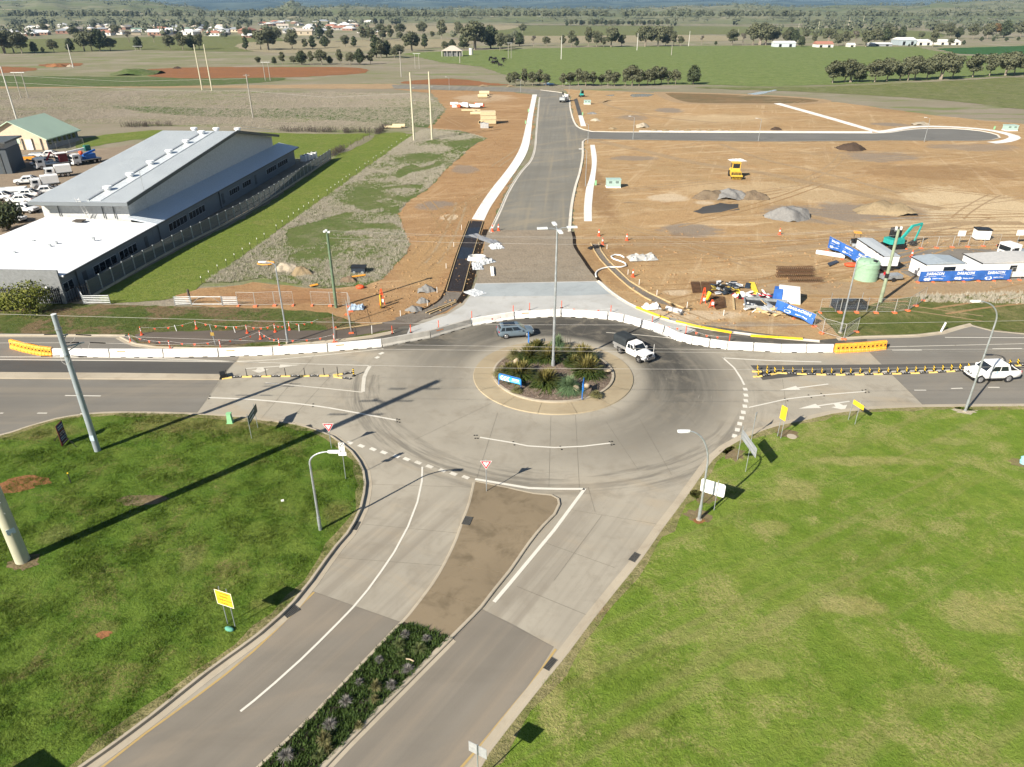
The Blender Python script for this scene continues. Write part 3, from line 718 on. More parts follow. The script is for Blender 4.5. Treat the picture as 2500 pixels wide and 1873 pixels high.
line([(1480,812),(1560,818),(1640,826)],.14, m_white_w)
def quad_mark(px, py, w, l, az, mat=m_white):
    p = G(px, py); c, s = math.cos(az), math.sin(az)
    q = [(p.x + c * a - s * b, p.y + s * a + c * b) for a, b in ((-w / 2,-l / 2),(w / 2,-l / 2),(w / 2, l / 2),(-w / 2, l / 2))]
    struct(MB().sheet(q, .012).build('give_way_dash', mat))
T = lambda x, y: (620 + x * .2848,1050 + y * .2848)
for x, y in ((820,110),(920,137),(1020,165),(1113,193),(1222,225),(1308,250),(1408,280),(1505,313),(1615,347),(1710,376),(1815,405)):
    quad_mark(*T(x, y),.62,.38, R(-32), m_white if x < 1350 else m_white_w)
for x, y in ((2035,705),(2040,755),(2040,803),(2032,850),(2018,902),(2005,950),(1987,1000),(1967,1052),(1943,1105)):
    quad_mark(1240 + x * .2848,750 + y * .2848,.42,.62, R(-4 - (y - 700) * .05), m_white)
quad_mark(931,863,.42,.6, R(-40)); quad_mark(921,873,.42,.5, R(-38))
def arrow(tail, tip, branch=None, mat=m_white):
    a, b = G(*tail), G(*tip); d = (b - a); L = d.length; d /= L; n = Vector((-d.y, d.x, 0))
    m = MB(); h = b - d * (L * .38)
    P = lambda v: (v.x, v.y)
    m.sheet([P(a - n * .09), P(h - n * .09), P(h - n * .42), P(b), P(h + n * .42), P(h + n * .09), P(a + n * .09)],.012)
    if branch:
        s = a + d * (L * .22)
        m.sheet([P(s), P(s + d * (L * .10)), P(s + d * (L * .13) + n * branch * .55), P(s + d * (L * .22) + n * branch * .55), P(s + d * (L * .06) + n * branch * 1.35), P(s - d * (L * .10) + n * branch * .55), P(s - d * (L * .02) + n * branch * .55)],.0125)
    struct(m.build('lane_arrow', mat))
arrow((2022,938),(1903,953)); arrow((2074,980),(1950,998),1)
arrow((600,900),(733,891),-1, m_white_w)
line([(767,1446),(620,1589),(490,1693),(356,1790),(250,1873),(60,2010)],.14, m_yellow)
line([(1357,1585),(1288,1682),(1240,1739),(1170,1824),(1127,1873),(1010,2010)],.14, m_yellow)
rp = MB()
for x, y in ((1158,1067),(1164,1067),(1253,1083),(1368,1094),(1489,1083),(1495,1082),(968,1027),(974,1028),(1918,976),(1976,968),(2007,964),(2108,956),(2116,955),(763,990),(510,971)):
    p = G(x, y); rp.box((p.x, p.y + .25,.02),(.14,.12,.03)); rp.box((p.x + .1, p.y - .25,.02),(.14,.12,.03))
stuff(rp.build('pavement_markers', m_dark))
# == hills and far woodland
def lerp_prof(prof, x):
    for (x0, y0),(x1, y1) in zip(prof, prof[1:]):
        if x <= x1:
            k = (x - x0) / (x1 - x0); k = k * k * (3 - 2 * k) if 0 <= k <= 1 else max(0, min(1, k)); return y0 + (y1 - y0) * k
    return prof[-1][1]
RIDGE1 = [(-500,-4),(0,0),(150,-4),(350,4),(450,15),(520,30),(620,27),(675,22),(712,5),(745,18),(850,14),(1000,23),(1250,20),(1500,24),(1700,16),(1850,12),(1960,17),(2100,13),(2250,13),(2310,5),(2500,-1),(3000,-6)]
RIDGE2 = [(-500,-14),(300,-9),(600,-13),(800,-5),(1000,-14),(1300,-7),(1500,-12),(1800,-8),(2050,-11),(2300,-7),(3000,-14)]
hn = random.Random(3)
pxs = list(range(-500,3001,12))
rows = [(1850, None),(2050,.16),(2300,.34),(2600,.55),(2950,.76),(3300,.93),(3600,1.0),(4000,.96),(4600,.82),(5600,.7)]
nz = [[hn.uniform(-1,1) for _ in range(80)] for _ in range(40)]
def vnoise(a, b):
    i, j = int(math.floor(a)), int(math.floor(b)); u, w = a - i, b - j; u = u * u * (3 - 2 * u); w = w * w * (3 - 2 * w)
    g = lambda p, q: nz[q % 40][p % 80]
    return (g(i, j) * (1 - u) + g(i + 1, j) * u) * (1 - w) + (g(i, j + 1) * (1 - u) + g(i + 1, j + 1) * u) * w
V, Fc = [],[]
for r, (Y, k) in enumerate(rows):
    for i, px in enumerate(pxs):
        top = AtY(px, lerp_prof(RIDGE1, px),3600).z
        x = AtY(px, 20, Y).x
        z = -2.0 if k is None else max(0, top * k + (1 - abs(k - .6)) * 9 * vnoise(px / 60, r * 1.3) + 3 * vnoise(px / 17, r * 2.1)) * (.25 if r == 1 else 1)
        V.append((x, Y, z))
n = len(pxs)
for r in range(len(rows) - 1):
    for i in range(n - 1): Fc.append((r * n + i, r * n + i + 1,(r + 1) * n + i + 1,(r + 1) * n + i))
HILLV = V
t = NT('hill_pasture'); v = t.pos()
c = t.mix(t.step(t.noise(v, .0022,4,.6),.35,.65),(.19,.185,.115),(.12,.14,.065))
c = t.mix(t.step(t.noise(v, .012,6,.7),.52,.60), c, (.075,.085,.05))
c = t.mix(t.step(t.noise(v, .006,3,.6),.62,.72), c, (.30,.27,.18))
m_hill = t.done(c, .95,0,.05)
struct(MB().add(V, Fc, True).build('foothills', m_hill))
V, Fc = [],[]
rows2 = [(5400,-.2),(6800,.25),(8200,.5),(9600,.72),(11000,1.0),(12500,.9)]
for r, (Y, k) in enumerate(rows2):
    for i, px in enumerate(pxs):
        top = AtY(px, lerp_prof(RIDGE2, px) + 2.2 * vnoise(px / 45,3) + 1.0 * vnoise(px / 15,9),11000).z
        V.append((AtY(px, 20, Y).x, Y, top * k + (0 if r in (0,4) else 16 * vnoise(px / 30, r * 1.7))))
for r in range(len(rows2) - 1):
    for i in range(n - 1): Fc.append((r * n + i, r * n + i + 1,(r + 1) * n + i + 1,(r + 1) * n + i))
t = NT('mountain_forest'); v = t.pos()
m_mtn = t.done(t.mix(t.step(t.noise(v, .0016,5,.65),.42,.62),(.030,.045,.038),(.085,.105,.075)),.95,0,.05)
struct(MB().add(V, Fc, True).build('mountains', m_mtn))
hz = NT('air'); hz.t.nodes.remove(hz.b)
pv = hz.n('ShaderNodeVolumePrincipled'); pv.inputs['Color'].default_value = (.40,.66,1.0,1); pv.inputs['Density'].default_value = 4.6e-5; pv.inputs['Anisotropy'].default_value = 0.0
hz.L(pv.outputs[0], hz.t.nodes['Material Output'].inputs['Volume'])
stuff(MB().box((0,7900,198),(34000,16400,404)).build('haze', hz.m))
# == trees
def leaf_mat(name, a, b, d):
    t = NT(name); oi = t.n('ShaderNodeObjectInfo')
    c = t.mix(oi.outputs['Random'], a, b)
    c = t.mix(t.step(t.noise(t.obj(),1.1,3),.4,.7), c, d)
    return t.done(c, .75,0,.15)
m_leaf = leaf_mat('gum_leaves', (.078,.086,.046),(.10,.104,.060),(.125,.130,.078))
m_leaf_d = leaf_mat('dark_leaves', (.040,.054,.025),(.055,.068,.033),(.075,.088,.045))
m_leaf_a = leaf_mat('autumn_leaves', (.14,.085,.035),(.17,.11,.04),(.11,.075,.04))
m_bark = plain('pale_bark', (.26,.22,.175),.85, var=.4, scale=2)
m_bark_d = plain('grey_bark', (.10,.085,.07),.9, var=.4, scale=2)
def crown_mesh(seed, lobes, n, size, flat=.55):
    g = random.Random(seed); vs, fs = [],[]
    tot = sum(l[3] ** 3 for l in lobes)
    for (x, y, z, r) in lobes:
        for _ in range(int(n * r ** 3 / tot) + 8):
            while True:
                d = Vector((g.uniform(-1,1), g.uniform(-1,1), g.uniform(-1,1)))
                if .12 < d.length < 1: break
            d *= (.45 + .55 * g.random()) / max(d.length, .3) if g.random() < .65 else 1
            if d.length > 1: d.normalize()
            p = Vector((x, y, z)) + Vector((d.x * r, d.y * r, d.z * r * .78))
            nrm = (d + Vector((g.uniform(-.8,.8), g.uniform(-.8,.8), g.uniform(-.3,.9)))).normalized()
            a = nrm.cross(Vector((g.uniform(-1,1), g.uniform(-1,1),.3))).normalized(); b = nrm.cross(a)
            s = size * g.uniform(.55,1.25); o = len(vs)
            vs += [p - a * s, p - b * s * flat + nrm * s * .15, p + a * s, p + b * s * flat - nrm * s * .1]
            fs.append((o, o + 1, o + 2, o + 3))
    return vs, fs
def make_tree(name, seed, H, lobes, mat, bark, n=900, size=.7, trunk_r=.26, stems=1):
    """unit-scale tree of height H; returns hidden-free prototype meshes (trunk, crown)"""
    g = random.Random(seed); m = MB()
    for s in range(stems):
        bx, by = (0,0) if stems == 1 else (g.uniform(-.4,.4), g.uniform(-.4,.4))
        fork = H * g.uniform(.28,.4)
        top = (bx + g.uniform(-.4,.4), by + g.uniform(-.4,.4), fork)
        m.tube([(bx, by, -.1),(bx * 1.1 + g.uniform(-.1,.1), by, fork * .5), top], trunk_r * 1.15,6, trunk_r * .7)
        for (x, y, z, r) in lobes:
            if stems > 1 and g.random() < .4: continue
            mid = ((top[0] + x) / 2 + g.uniform(-.3,.3),(top[1] + y) / 2 + g.uniform(-.3,.3),(top[2] + z) / 2 + .2)
            m.tube([top, mid, (x, y, z + r * .2)], trunk_r * .5,5, trunk_r * .12)
    tm = m.mesh(name + '_trunk'); tm.materials.append(bark)
    vs, fs = crown_mesh(seed, lobes, n, size)
    cm = MB().add(vs, fs).mesh(name + '_crown'); cm.materials.append(mat)
    return tm, cm, H
PT = {}
PT['gum1'] = make_tree('gum', 1,12,[(-1.8,.4,7.8,2.9),(2.0,-.5,8.3,2.9),(.2,1.2,9.6,2.5),(-.3,-1.6,6.2,2.4),(2.9,.9,6.0,2.1),(-2.4,-.4,4.8,2.1),(1.4,.6,3.9,2.0)], m_leaf, m_bark, 1700,.52)
PT['gum2'] = make_tree('gum', 2,12,[(-2.8,0,7.4,2.6),(.3,.6,9.2,2.9),(2.8,-.8,7.2,2.6),(-.6,-1.8,5.8,2.3),(3.8,1,8.4,1.7),(-1.4,.9,4.4,2.2),(1.8,.2,4.2,2.0)], m_leaf, m_bark, 1700,.52)
PT['gum3'] = make_tree('gum', 3,12,[(0,0,10.0,2.0),(-1.0,.5,7.8,2.4),(1.2,-.2,6.6,2.4),(.1,.3,4.8,2.1),(-.8,-.4,3.6,1.5)], m_leaf, m_bark, 1300,.5,.22)
PT['gum4'] = make_tree('gum', 4,12,[(-3.6,.5,7.0,2.5),(-.9,-.6,8.6,3.1),(2.2,.5,8.2,3.0),(4.3,-.4,6.2,2.3),(0,1.6,6.0,2.5),(-2.2,-1,5.0,2.0),(2.2,-1.2,4.4,2.1),(-3.2,.6,4.0,1.8)], m_leaf, m_bark, 2200,.54,.32,2)
PT['dark1'] = make_tree('evergreen', 5,10,[(0,0,6.4,2.9),(-1.6,.4,4.4,2.5),(1.6,-.5,4.6,2.6),(.2,1.0,2.8,2.3),(0,-.3,8.3,1.7),(-.5,-1.2,2.6,2.0)], m_leaf_d, m_bark_d, 1700,.46)
PT['dark2'] = make_tree('evergreen', 6,10,[(0,0,7.6,1.8),(.3,.2,5.4,2.2),(-.4,0,3.0,2.3),(0,0,9,1.0)], m_leaf_d, m_bark_d, 1300,.44,.22)
PT['autumn'] = make_tree('autumn', 8,10,[(0,0,7.0,2.2),(-1.4,.4,5.0,2.0),(1.4,-.5,5.2,2.0)], m_leaf_a, m_bark_d, 800,.5)
PT['bare'] = make_tree('bare', 9,10,[(-1.2,0,7.4,1.8),(1.3,.4,8.0,1.6),(.2,-.8,5.6,1.4)], plain('thin_grey_foliage', (.13,.115,.09),.9), m_bark, 260,.42,.2,2)
TREE_COUNT = [0]
def tree(kind, px, py, hpx, label, group, base=None):
    tm, cm, H = PT[kind]
    p = base or G(px, py)
    h = hpx * mpp(p)
    e = thing('gum_tree' if kind.startswith('gum') or kind == 'bare' else 'autumn_tree' if kind == 'autumn' else 'evergreen_tree', label, 'tree', (p.x, p.y, p.z), rnd.uniform(0,6.28), group)
    s = h / H; w = s * rnd.uniform(1.0,1.3); e.scale = (w, w, s)
    for nm, me in (('trunk', tm),('crown', cm)):
        o = bpy.data.objects.new(nm, me); COL.objects.link(o); o.parent = e
    TREE_COUNT[0] += 1
    return e
gk = ['gum1', 'gum2', 'gum3', 'gum4']
L_A = 'slender gum tree in the close row at the far edge of the building site'
for k, (x, b, hh) in enumerate(((1243,209,30),(1258,210,34),(1281,209,40),(1300,210,34),(1318,209,38),(1333,210,30),(1374,210,30),(1392,209,32),(1412,209,40),(1430,210,36),(1448,210,34),(1468,208,26),(1484,210,38),(1500,210,34),(1526,210,40),(1543,210,50),(1560,210,34),(1580,209,40),(1598,207,44),(1614,206,42),(1631,206,32),(1649,206,36))):
    tree(('gum3', 'gum1', 'gum3', 'gum2')[k % 4], x, b, hh, L_A, 'row of gums behind the site')
tree('dark1', 1692,206,46, 'broad dense dark tree at the right end of the gum row', 'row of gums behind the site')
L_B = 'large pale-trunked gum tree in the windbreak crossing the right-hand paddock'
for k, (x, b, hh) in enumerate(((2032,203,54),(2062,201,56),(2075,201,50),(2098,200,44),(2135,201,54),(2165,199,56),(2195,197,42),(2216,197,56),(2232,196,58),(2262,195,52),(2296,194,66),(2325,191,54),(2374,189,56),(2415,186,54),(2452,185,58),(2475,183,56),(2500,181,54),(2530,180,56))):
    tree(('gum2', 'gum1', 'gum4', 'gum1')[k % 4] if k != 3 else 'dark1', x, b, hh, L_B, 'windbreak in the right paddock')
L_C = 'small rounded paddock tree in the spaced row beyond the red earth'
for k, (x, b, hh) in enumerate(((631,157,18),(670,157,18),(690,157,29),(717,157,20),(737,158,34),(760,158,32),(786,158,36),(806,157,20),(831,158,36),(855,158,30),(879,158,38),(905,157,30))):
    tree(('gum1', 'dark1', 'gum3')[k % 3], x, b, hh, L_C, 'spaced row beyond the red earth')
L_D = 'tall gum tree along the creek line across the plain'
def T1(x): return x * .2848
D1 = [(40,460,190, 'gum4'),(120,455,190, 'gum1'),(190,460,180, 'gum2'),(300,455,95, 'dark1'),(370,450,45, 'dark1'),(465,450,110, 'gum1'),(610,445,115, 'dark1'),(720,440,170, 'gum4'),(790,440,180, 'gum2'),(860,440,180, 'dark2'),(950,435,110, 'gum2'),(1110,365,100, 'bare'),(1190,425,110, 'dark1'),(1320,365,70, 'bare'),(1460,425,120, 'gum1'),(1570,430,140, 'gum2'),(1650,425,130, 'dark1'),(1710,425,130, 'gum1'),(2110,430,110, 'dark2')]
for x, b, hh, kd in D1: tree(kd, T1(x), T1(b), T1(hh), L_D, 'creek line trees')
D2 = [(60,425,160, 'gum1'),(120,430,190, 'gum4'),(190,350,110, 'gum1'),(330,425,160, 'gum2'),(440,425,90, 'gum3'),(505,420,110, 'dark2'),(610,410,100, 'dark1'),(655,360,130, 'gum3'),(785,405,100, 'gum1'),(860,405,90, 'dark2'),(930,350,120, 'gum3'),(995,350,110, 'gum1'),(1050,495,180, 'dark2'),(1090,495,150, 'gum2'),(1140,490,140, 'dark1'),(1100,335,130, 'gum2'),(1170,350,130, 'gum3'),(1205,500,100, 'gum1'),(1250,495,110, 'gum1'),(1250,345,70, 'gum1'),(1350,440,170, 'gum4'),(1465,415,120, 'dark2'),(1440,300,110, 'gum2'),(1530,330,60, 'gum1'),(1610,340,160, 'gum3'),(1640,435,80, 'gum1'),(1700,420,80, 'dark1'),(1760,320,130, 'gum1'),(1800,420,120, 'dark1'),(1890,425,240, 'gum4'),(2030,415,190, 'dark1'),(2110,435,140, 'gum1'),(2180,420,120, 'gum2')]
for x, b, hh, kd in D2: tree(kd, 620 + T1(x), T1(b), T1(hh), L_D, 'creek line trees')
D3 = [(10,400,100, 'gum1'),(100,395,110, 'dark1'),(125,285,80, 'gum2'),(220,395,90, 'bare'),(330,395,80, 'gum1'),(470,400,95, 'gum3'),(545,400,130, 'gum3'),(590,400,70, 'dark2'),(690,400,160, 'gum3'),(760,400,130, 'gum1'),(820,400,80, 'gum1'),(890,402,170, 'gum4'),(975,400,100, 'gum2'),(1180,400,180, 'gum4'),(1290,398,175, 'gum4'),(1350,395,90, 'gum1'),(1420,392,120, 'gum3'),(1480,392,80, 'gum1'),(1660,385,80, 'bare'),(1780,388,35, 'dark1'),(1920,388,130, 'gum2'),(2010,385,100, 'bare'),(2100,385,180, 'gum3'),(2160,385,190, 'gum4'),(2210,385,160, 'gum1')]
for x, b, hh, kd in D3: tree(kd, 1240 + T1(x), T1(b), T1(hh), L_D, 'creek line trees')
L_E = 'shade tree among the white farm sheds at the far side of the green paddock'
D4 = [(30,370,130, 'gum4'),(90,375,150, 'gum1'),(200,370,110, 'gum1'),(270,370,110, 'dark1'),(330,395,90, 'dark1'),(440,370,90, 'gum3'),(560,360,120, 'gum4'),(640,390,100, 'gum1'),(700,380,110, 'gum2'),(780,380,120, 'bare'),(880,395,140, 'gum4'),(960,375,130, 'gum1'),(1030,360,120, 'dark1'),(1100,360,130, 'gum2'),(1170,340,110, 'dark1'),(1340,330,60, 'gum1'),(1440,395,150, 'gum3'),(1590,385,60, 'gum1'),(1650,330,100, 'dark1'),(1780,330,120, 'gum2'),(1900,330,130, 'gum1'),(1960,320,130, 'autumn'),(2040,320,140, 'dark1'),(2180,310,120, 'gum2'),(1850,350,40, 'dark1'),(1950,350,35, 'dark1'),(2060,350,35, 'dark1'),(2160,345,35, 'dark1'),(1700,380,40, 'dark1'),(1240,395,25, 'dark1'),(1290,395,25, 'dark1')]
for x, b, hh, kd in D4: tree(kd, 1860 + x * .2893, b * .2893, hh * .2893, L_E, 'trees round the farm sheds')
L_F = 'small tree in the close hedge-like belt across the far paddock'
for k in range(24):
    x = 1385 + k * 10.5 + rnd.uniform(-3,3); tree('gum1' if k % 3 else 'dark1', x, 63 + rnd.uniform(-1,1), rnd.uniform(11,16), L_F, 'far paddock tree belt')
L_G = 'tree scattered over the far paddocks and small town'
cand = []
for _ in range(9000):
    x, y = rnd.uniform(-40,2540), rnd.uniform(26,100)
    if x < 620: dens = .9 if 58 < y < 92 else .35 if y > 50 else .5
    elif x < 1000: dens = .9 if 40 < y < 60 else .5 if y < 95 else .3
    elif x < 1900: dens = .9 if 28 < y < 48 else (.12 if y > 52 else .4)
    else: dens = .75 if 40 < y < 78 else .3
    if rnd.random() > dens * .6: continue
    if all(abs(x - a) > 9 or abs(y - b) > 3.2 for a, b in cand): cand.append((x, y))
    if len(cand) >= 300: break
NSCAT = 0
for x, y in cand[:95]:
    p = G(x, max(y, 46)); h = rnd.uniform(8,17)
    tree(rnd.choice(gk + ['gum1', 'dark1', 'gum4']), x, y, h / mpp(p), L_G, 'scattered far trees', p); NSCAT += 1
wv = MB(); g = random.Random(11)
def clump(p, h, n=26, w=1.0):
    for _ in range(n):
        d = Vector((g.uniform(-1,1), g.uniform(-1,1), g.uniform(-1,1)))
        if d.length > 1: d.normalize()
        q = Vector((p[0] + d.x * h * .5 * w, p[1] + d.y * h * .4 * w, p[2] + h * (.52 + d.z * .42)))
        nr = (d + Vector((g.uniform(-.6,.6), g.uniform(-1,.2), g.uniform(0,.8)))).normalized(); a = nr.cross(Vector((g.uniform(-1,1),.2, g.uniform(-1,1)))).normalized() * h * .19; b = nr.cross(a) * .8
        wv.add([q - a, q - b, q + a, q + b],[(0,1,2,3)])
for x, y in cand[95:]: clump(G(x, max(y, 42)), g.uniform(8,16))
for _ in range(950):
    x = g.uniform(-60,2560); y = g.choice((g.uniform(24,44), g.uniform(28,62), g.uniform(50,78) if x < 640 or x > 1950 else g.uniform(26,50)))
    if 1000 < x < 1900 and y > 46: continue
    if 620 < x < 930 and 46 < y < 84 and g.random() < .6: continue
    clump(G(x, max(y, 40)) if y > 40 else AtY(x, 41, g.uniform(1700,1850)), g.uniform(8,17))
nrow = len(pxs)
for _ in range(2400):
    r = g.randrange(1,8); i = g.randrange(nrow - 1)
    if vnoise(i / 9 + 40, r * .9 + 5) < -.12 and g.random() < .85: continue
    a, b, c2 = HILLV[r * nrow + i], HILLV[r * nrow + i + 1], HILLV[(r + 1) * nrow + i]
    u, w = g.random(), g.random()
    p = tuple(a[k] + (b[k] - a[k]) * u + (c2[k] - a[k]) * w for k in range(3)); clump(p, g.uniform(7,15),14,1.6)
stuff(wv.build('distant_woodland', leaf_mat('woodland', (.070,.078,.048),(.08,.09,.055),(.10,.108,.07))))
# == far houses, sheds and the town
HM = {'white': plain('far_white_roof', (.74,.74,.72),.5), 'grey': plain('far_grey_roof', (.26,.28,.30),.5), 'red': plain('far_red_roof', (.36,.17,.12),.8), 'green': plain('far_green_roof', (.17,.26,.20),.6), 'cream': plain('far_cream_roof', (.48,.42,.35),.7)}
WM = [plain('far_wall_white', (.66,.64,.60),.8), plain('far_wall_cream', (.48,.40,.30),.8), plain('far_wall_brick', (.26,.15,.11),.9)]
m_farglass = glass('far_window')
HP = []
def house_proto(L, W, H, rise, hip):
    wall = MB().box((0,0, H / 2 - .2),(L, W, H + .4))
    e = .5; l, w = L / 2 + e, W / 2 + e; rl = l - w * .9 if hip else l
    roof = MB().add([(-l, -w, H),(l, -w, H),(l, w, H),(-l, w, H),(-rl, 0, H + rise),(rl, 0, H + rise)],[(0,1,5,4),(2,3,4,5),(1,2,5),(3,0,4),(3,2,1,0)])
    win = MB()
    for x in (-L * .3, L * .05, L * .33):
        for s in (-1,1): win.box((x, s * (W / 2 + .02), H * .55),(1.6,.08,1.3))
    return wall.mesh('wall'), roof.mesh('roof'), win.mesh('windows')
HP = [house_proto(16,10,2.9,2.2, True), house_proto(20,11,3.0,2.6, True), house_proto(14,9,2.8,2.4, False), house_proto(26,13,4.2,1.8, False)]
def house(p, kind, roof, wall, rz, label, group, sc=1.0):
    e = thing('house' if kind < 3 else 'shed', label, 'house' if kind < 3 else 'shed', p, rz, group); e.scale = (sc, sc, sc)
    for nm, me, mt in zip(('wall', 'roof', 'window'), HP[kind],(wall, HM[roof], m_farglass)):
        o = bpy.data.objects.new(nm, me); COL.objects.link(o); o.parent = e
        if not me.materials: me.materials.append(mt)
        o.material_slots[0].link = 'OBJECT'; o.material_slots[0].material = mt
    return e
spots = []
def town(n, xr, yr, roofs, label, group, sc=1.0):
    k = tries = 0
    while k < n and tries < 4000:
        tries += 1
        x, y = rnd.uniform(*xr), rnd.uniform(*yr); p = G(x, y)
        if any((p - q).length < 21 for q in spots): continue
        spots.append(p); k += 1
        rf = rnd.choice(roofs)
        house(p, rnd.choice((0,0,1,2)), rf, rnd.choice(WM), rnd.uniform(-.5,.5) + rnd.choice((0, math.pi / 2)), label % rf, group, sc * rnd.uniform(1.05,1.5))
for rf, n in (('white', 30),('grey', 14),('red', 5),('cream', 14)):
    town(n, (0,610),(66,88),[rf], '%s-roofed house among the trees of the left-hand town', 'left town houses with ' + rf + ' roofs')
for rf, n in (('white', 24),('grey', 8),('red', 9),('cream', 14)):
    town(n, (640,930),(47,84),[rf], '%s-roofed house in the bright far estate left of centre', 'estate houses with ' + rf + ' roofs')
town(14,(1250,1500),(34,50),['white'], 'tiny %s-roofed house on the wooded far rise at centre', 'hilltop houses', 1.1)
town(8,(1880,2150),(30,44),['white'], 'tiny %s-roofed building on the right-hand far rise', 'right rise buildings', 1.1)
for x, y, kd, rf, wl, rz, sc, lb in ((272,70,2, 'green', 1,.3,1.1, 'orange-walled gabled house with green roof in the left town'),(345,78,3, 'green', 0,.1,1.0, 'long green-roofed hall at the near edge of the left town'),(392,84,3, 'white', 0,.05,1.2, 'wide white arched hall at the near edge of the left town'),(452,77,3, 'green', 2,.05,1.0, 'brick clubhouse with pale green roof right of the white hall'),(270,82,3, 'grey', 0,-.1,.8, 'grey-roofed shed left of the white hall in town'),(605,92,2, 'white', 2,0,.9, 'small white-roofed shed standing alone at right of the left town'),(735,86,3, 'cream', 1,.1,1.3, 'large cream building at the near edge of the new estate')):
    house(G(x, y), kd, rf, WM[wl], rz, lb, 'named town buildings', sc)
def shed(x0, x1, base, hpx, depth, rise, wall, roof, label, cat='shed'):
    a, b = G(x0, base), G(x1, base); L = b.x - a.x; H = hpx * mpp(a)
    e = thing('farm_shed', label, cat, ((a.x + b.x) / 2, a.y + depth / 2,0)); l, w = L / 2, depth / 2
    MB().box((0,0, H / 2 - .2),(L, depth, H + .4)).build('wall', wall, e)
    MB().add([(-l - .4,-w - .4, H),(l + .4,-w - .4, H),(l + .4, w + .4, H),(-l - .4, w + .4, H),(-l - .4,0, H + rise),(l + .4,0, H + rise)],[(0,1,5,4),(2,3,4,5),(1,2,5),(3,0,4),(3,2,1,0)]).build('roof', roof, e)
    d = MB()
    for k in range(max(1, int(L / 7))):
        x = -l + (k + .5) * L / max(1, int(L / 7)); d.box((x, -w - .03, H * .38),(2.6,.1, H * .7))
    d.build('doorway', m_dark, e)
    return e
Wr, Wl, Gr = HM['white'], WM[0], HM['grey']
shed(2196,2236,111,12,20,2.2, plain('blue_grey_steel', (.34,.40,.43),.5), HM['white'], 'tall pale blue-grey steel shed at the left of the farm')
shed(2238,2275,111,8,24,2.0, Wl, Wr, 'white-roofed shed right of the blue-grey farm shed')
shed(2292,2345,110,7,20,2.0, Wl, Wr, 'long white farm shed behind dark shrubs')
shed(2130,2178,113,5,14,1.2, Gr, Wr, 'low open machinery shed left of the tall farm shed')
shed(2072,2088,115,5,8,1.5, Wl, Wr, 'small white hut in front of the farm trees')
shed(1892,1942,115,9,12,1.6, plain('pale_blue_weatherboard', (.50,.55,.60),.8), Wr, 'pale blue farmhouse half hidden by trees', 'house')
shed(1994,2034,116,7,12,2.6, Wl, HM['red'], 'white farmhouse with red roof beyond the green paddock', 'house')
shed(1884,1914,33,3.5,24,3, WM[0], Wr, 'white barn on the far right-hand hillside'); shed(1932,1948,33,3,18,2, WM[0], Wr, 'small pale barn beside the white hillside barn')
shed(1700,1722,17.5 + 26,4,14,2, WM[0], Wr, 'long pale building on the green far hill'); shed(2340,2352,42,3,14,2, WM[0], Wr, 'little white building high on the far right hill')
p = G(1104,138); e = thing('farmhouse', 'lone grey farmhouse with white pyramid roof on the green paddock', 'house', (p.x, p.y + 5,0))
MB().box((0,0,2),(14,10,4.4)).build('wall', plain('grey_weatherboard', (.16,.16,.16),.8), e)
MB().add([(-8.5,-6.5,4),(8.5,-6.5,4),(8.5,6.5,4),(-8.5,6.5,4),(-1.5,0,7.6),(1.5,0,7.6)],[(0,1,5,4),(2,3,4,5),(1,2,5),(3,0,4),(3,2,1,0)]).build('roof', HM['cream'], e)
for x in (-8,-4,0,4,8): MB().box((x, -6.2,2),(.3,.3,4)).build('verandah_post', WM[0], e)
for x in (-4.5,0,4.5): MB().box((x, -5.02,1.6),(1.6,.1,2.6)).build('window' if x else 'door', m_farglass, e)
p = G(1150,134); e = thing('water_tower', 'small white tank stand right of the lone farmhouse', 'tank', (p.x, p.y, 0)); MB().cyl((0,0,0),(0,0,5),1.6, n=12).build('tank', WM[0], e); MB().cyl((0,0,5),(0,0,8),.15, n=6).build('mast', m_bark_d, e)
cb = MB(); cb.loft([[(x, r * math.cos(a) * .8,1.05 + dz + r * math.sin(a)) for a in [2 * math.pi * k / 8 for k in range(8)]] for x, r, dz in ((-1.05,.2,.12),(-.9,.38,.06),(-.4,.45,0),(.2,.46,-.02),(.7,.40,.04),(.95,.26,.02),(1.25,.19,-.18),(1.5,.17,-.42),(1.72,.10,-.55))], smooth=True)
for x in (-.8,.72):
    for y in (-.22,.22): cb.tube([(x, y, .9),(x - .05, y, .48),(x, y, 0)],.12,5,.06)
cb.tube([(-1.05,0,1.25),(-1.2,0,.8),(-1.18,0,.5)],.04,4)
m_cow = plain('black_hide', (.016,.014,.013),.8); cbm = cb.mesh('cow_body'); cbm.materials.append(m_cow)
for x, y in ((2018,525),(2030,510),(2045,545),(2062,520),(2072,515),(2068,548),(2085,545),(2098,560),(2112,575),(2130,522),(2142,520),(2140,537),(2052,550)):
    o = bpy.data.objects.new('cow', cbm); COL.objects.link(o); q = G(620 + x * .2848, y * .2848); o.location = q; o.rotation_euler = (0,0, rnd.uniform(0,6.28)); o.scale = (1.35,) * 3
    tag(o, 'black cow grazing in the small herd on the green paddock', 'cow', 'grazing herd')
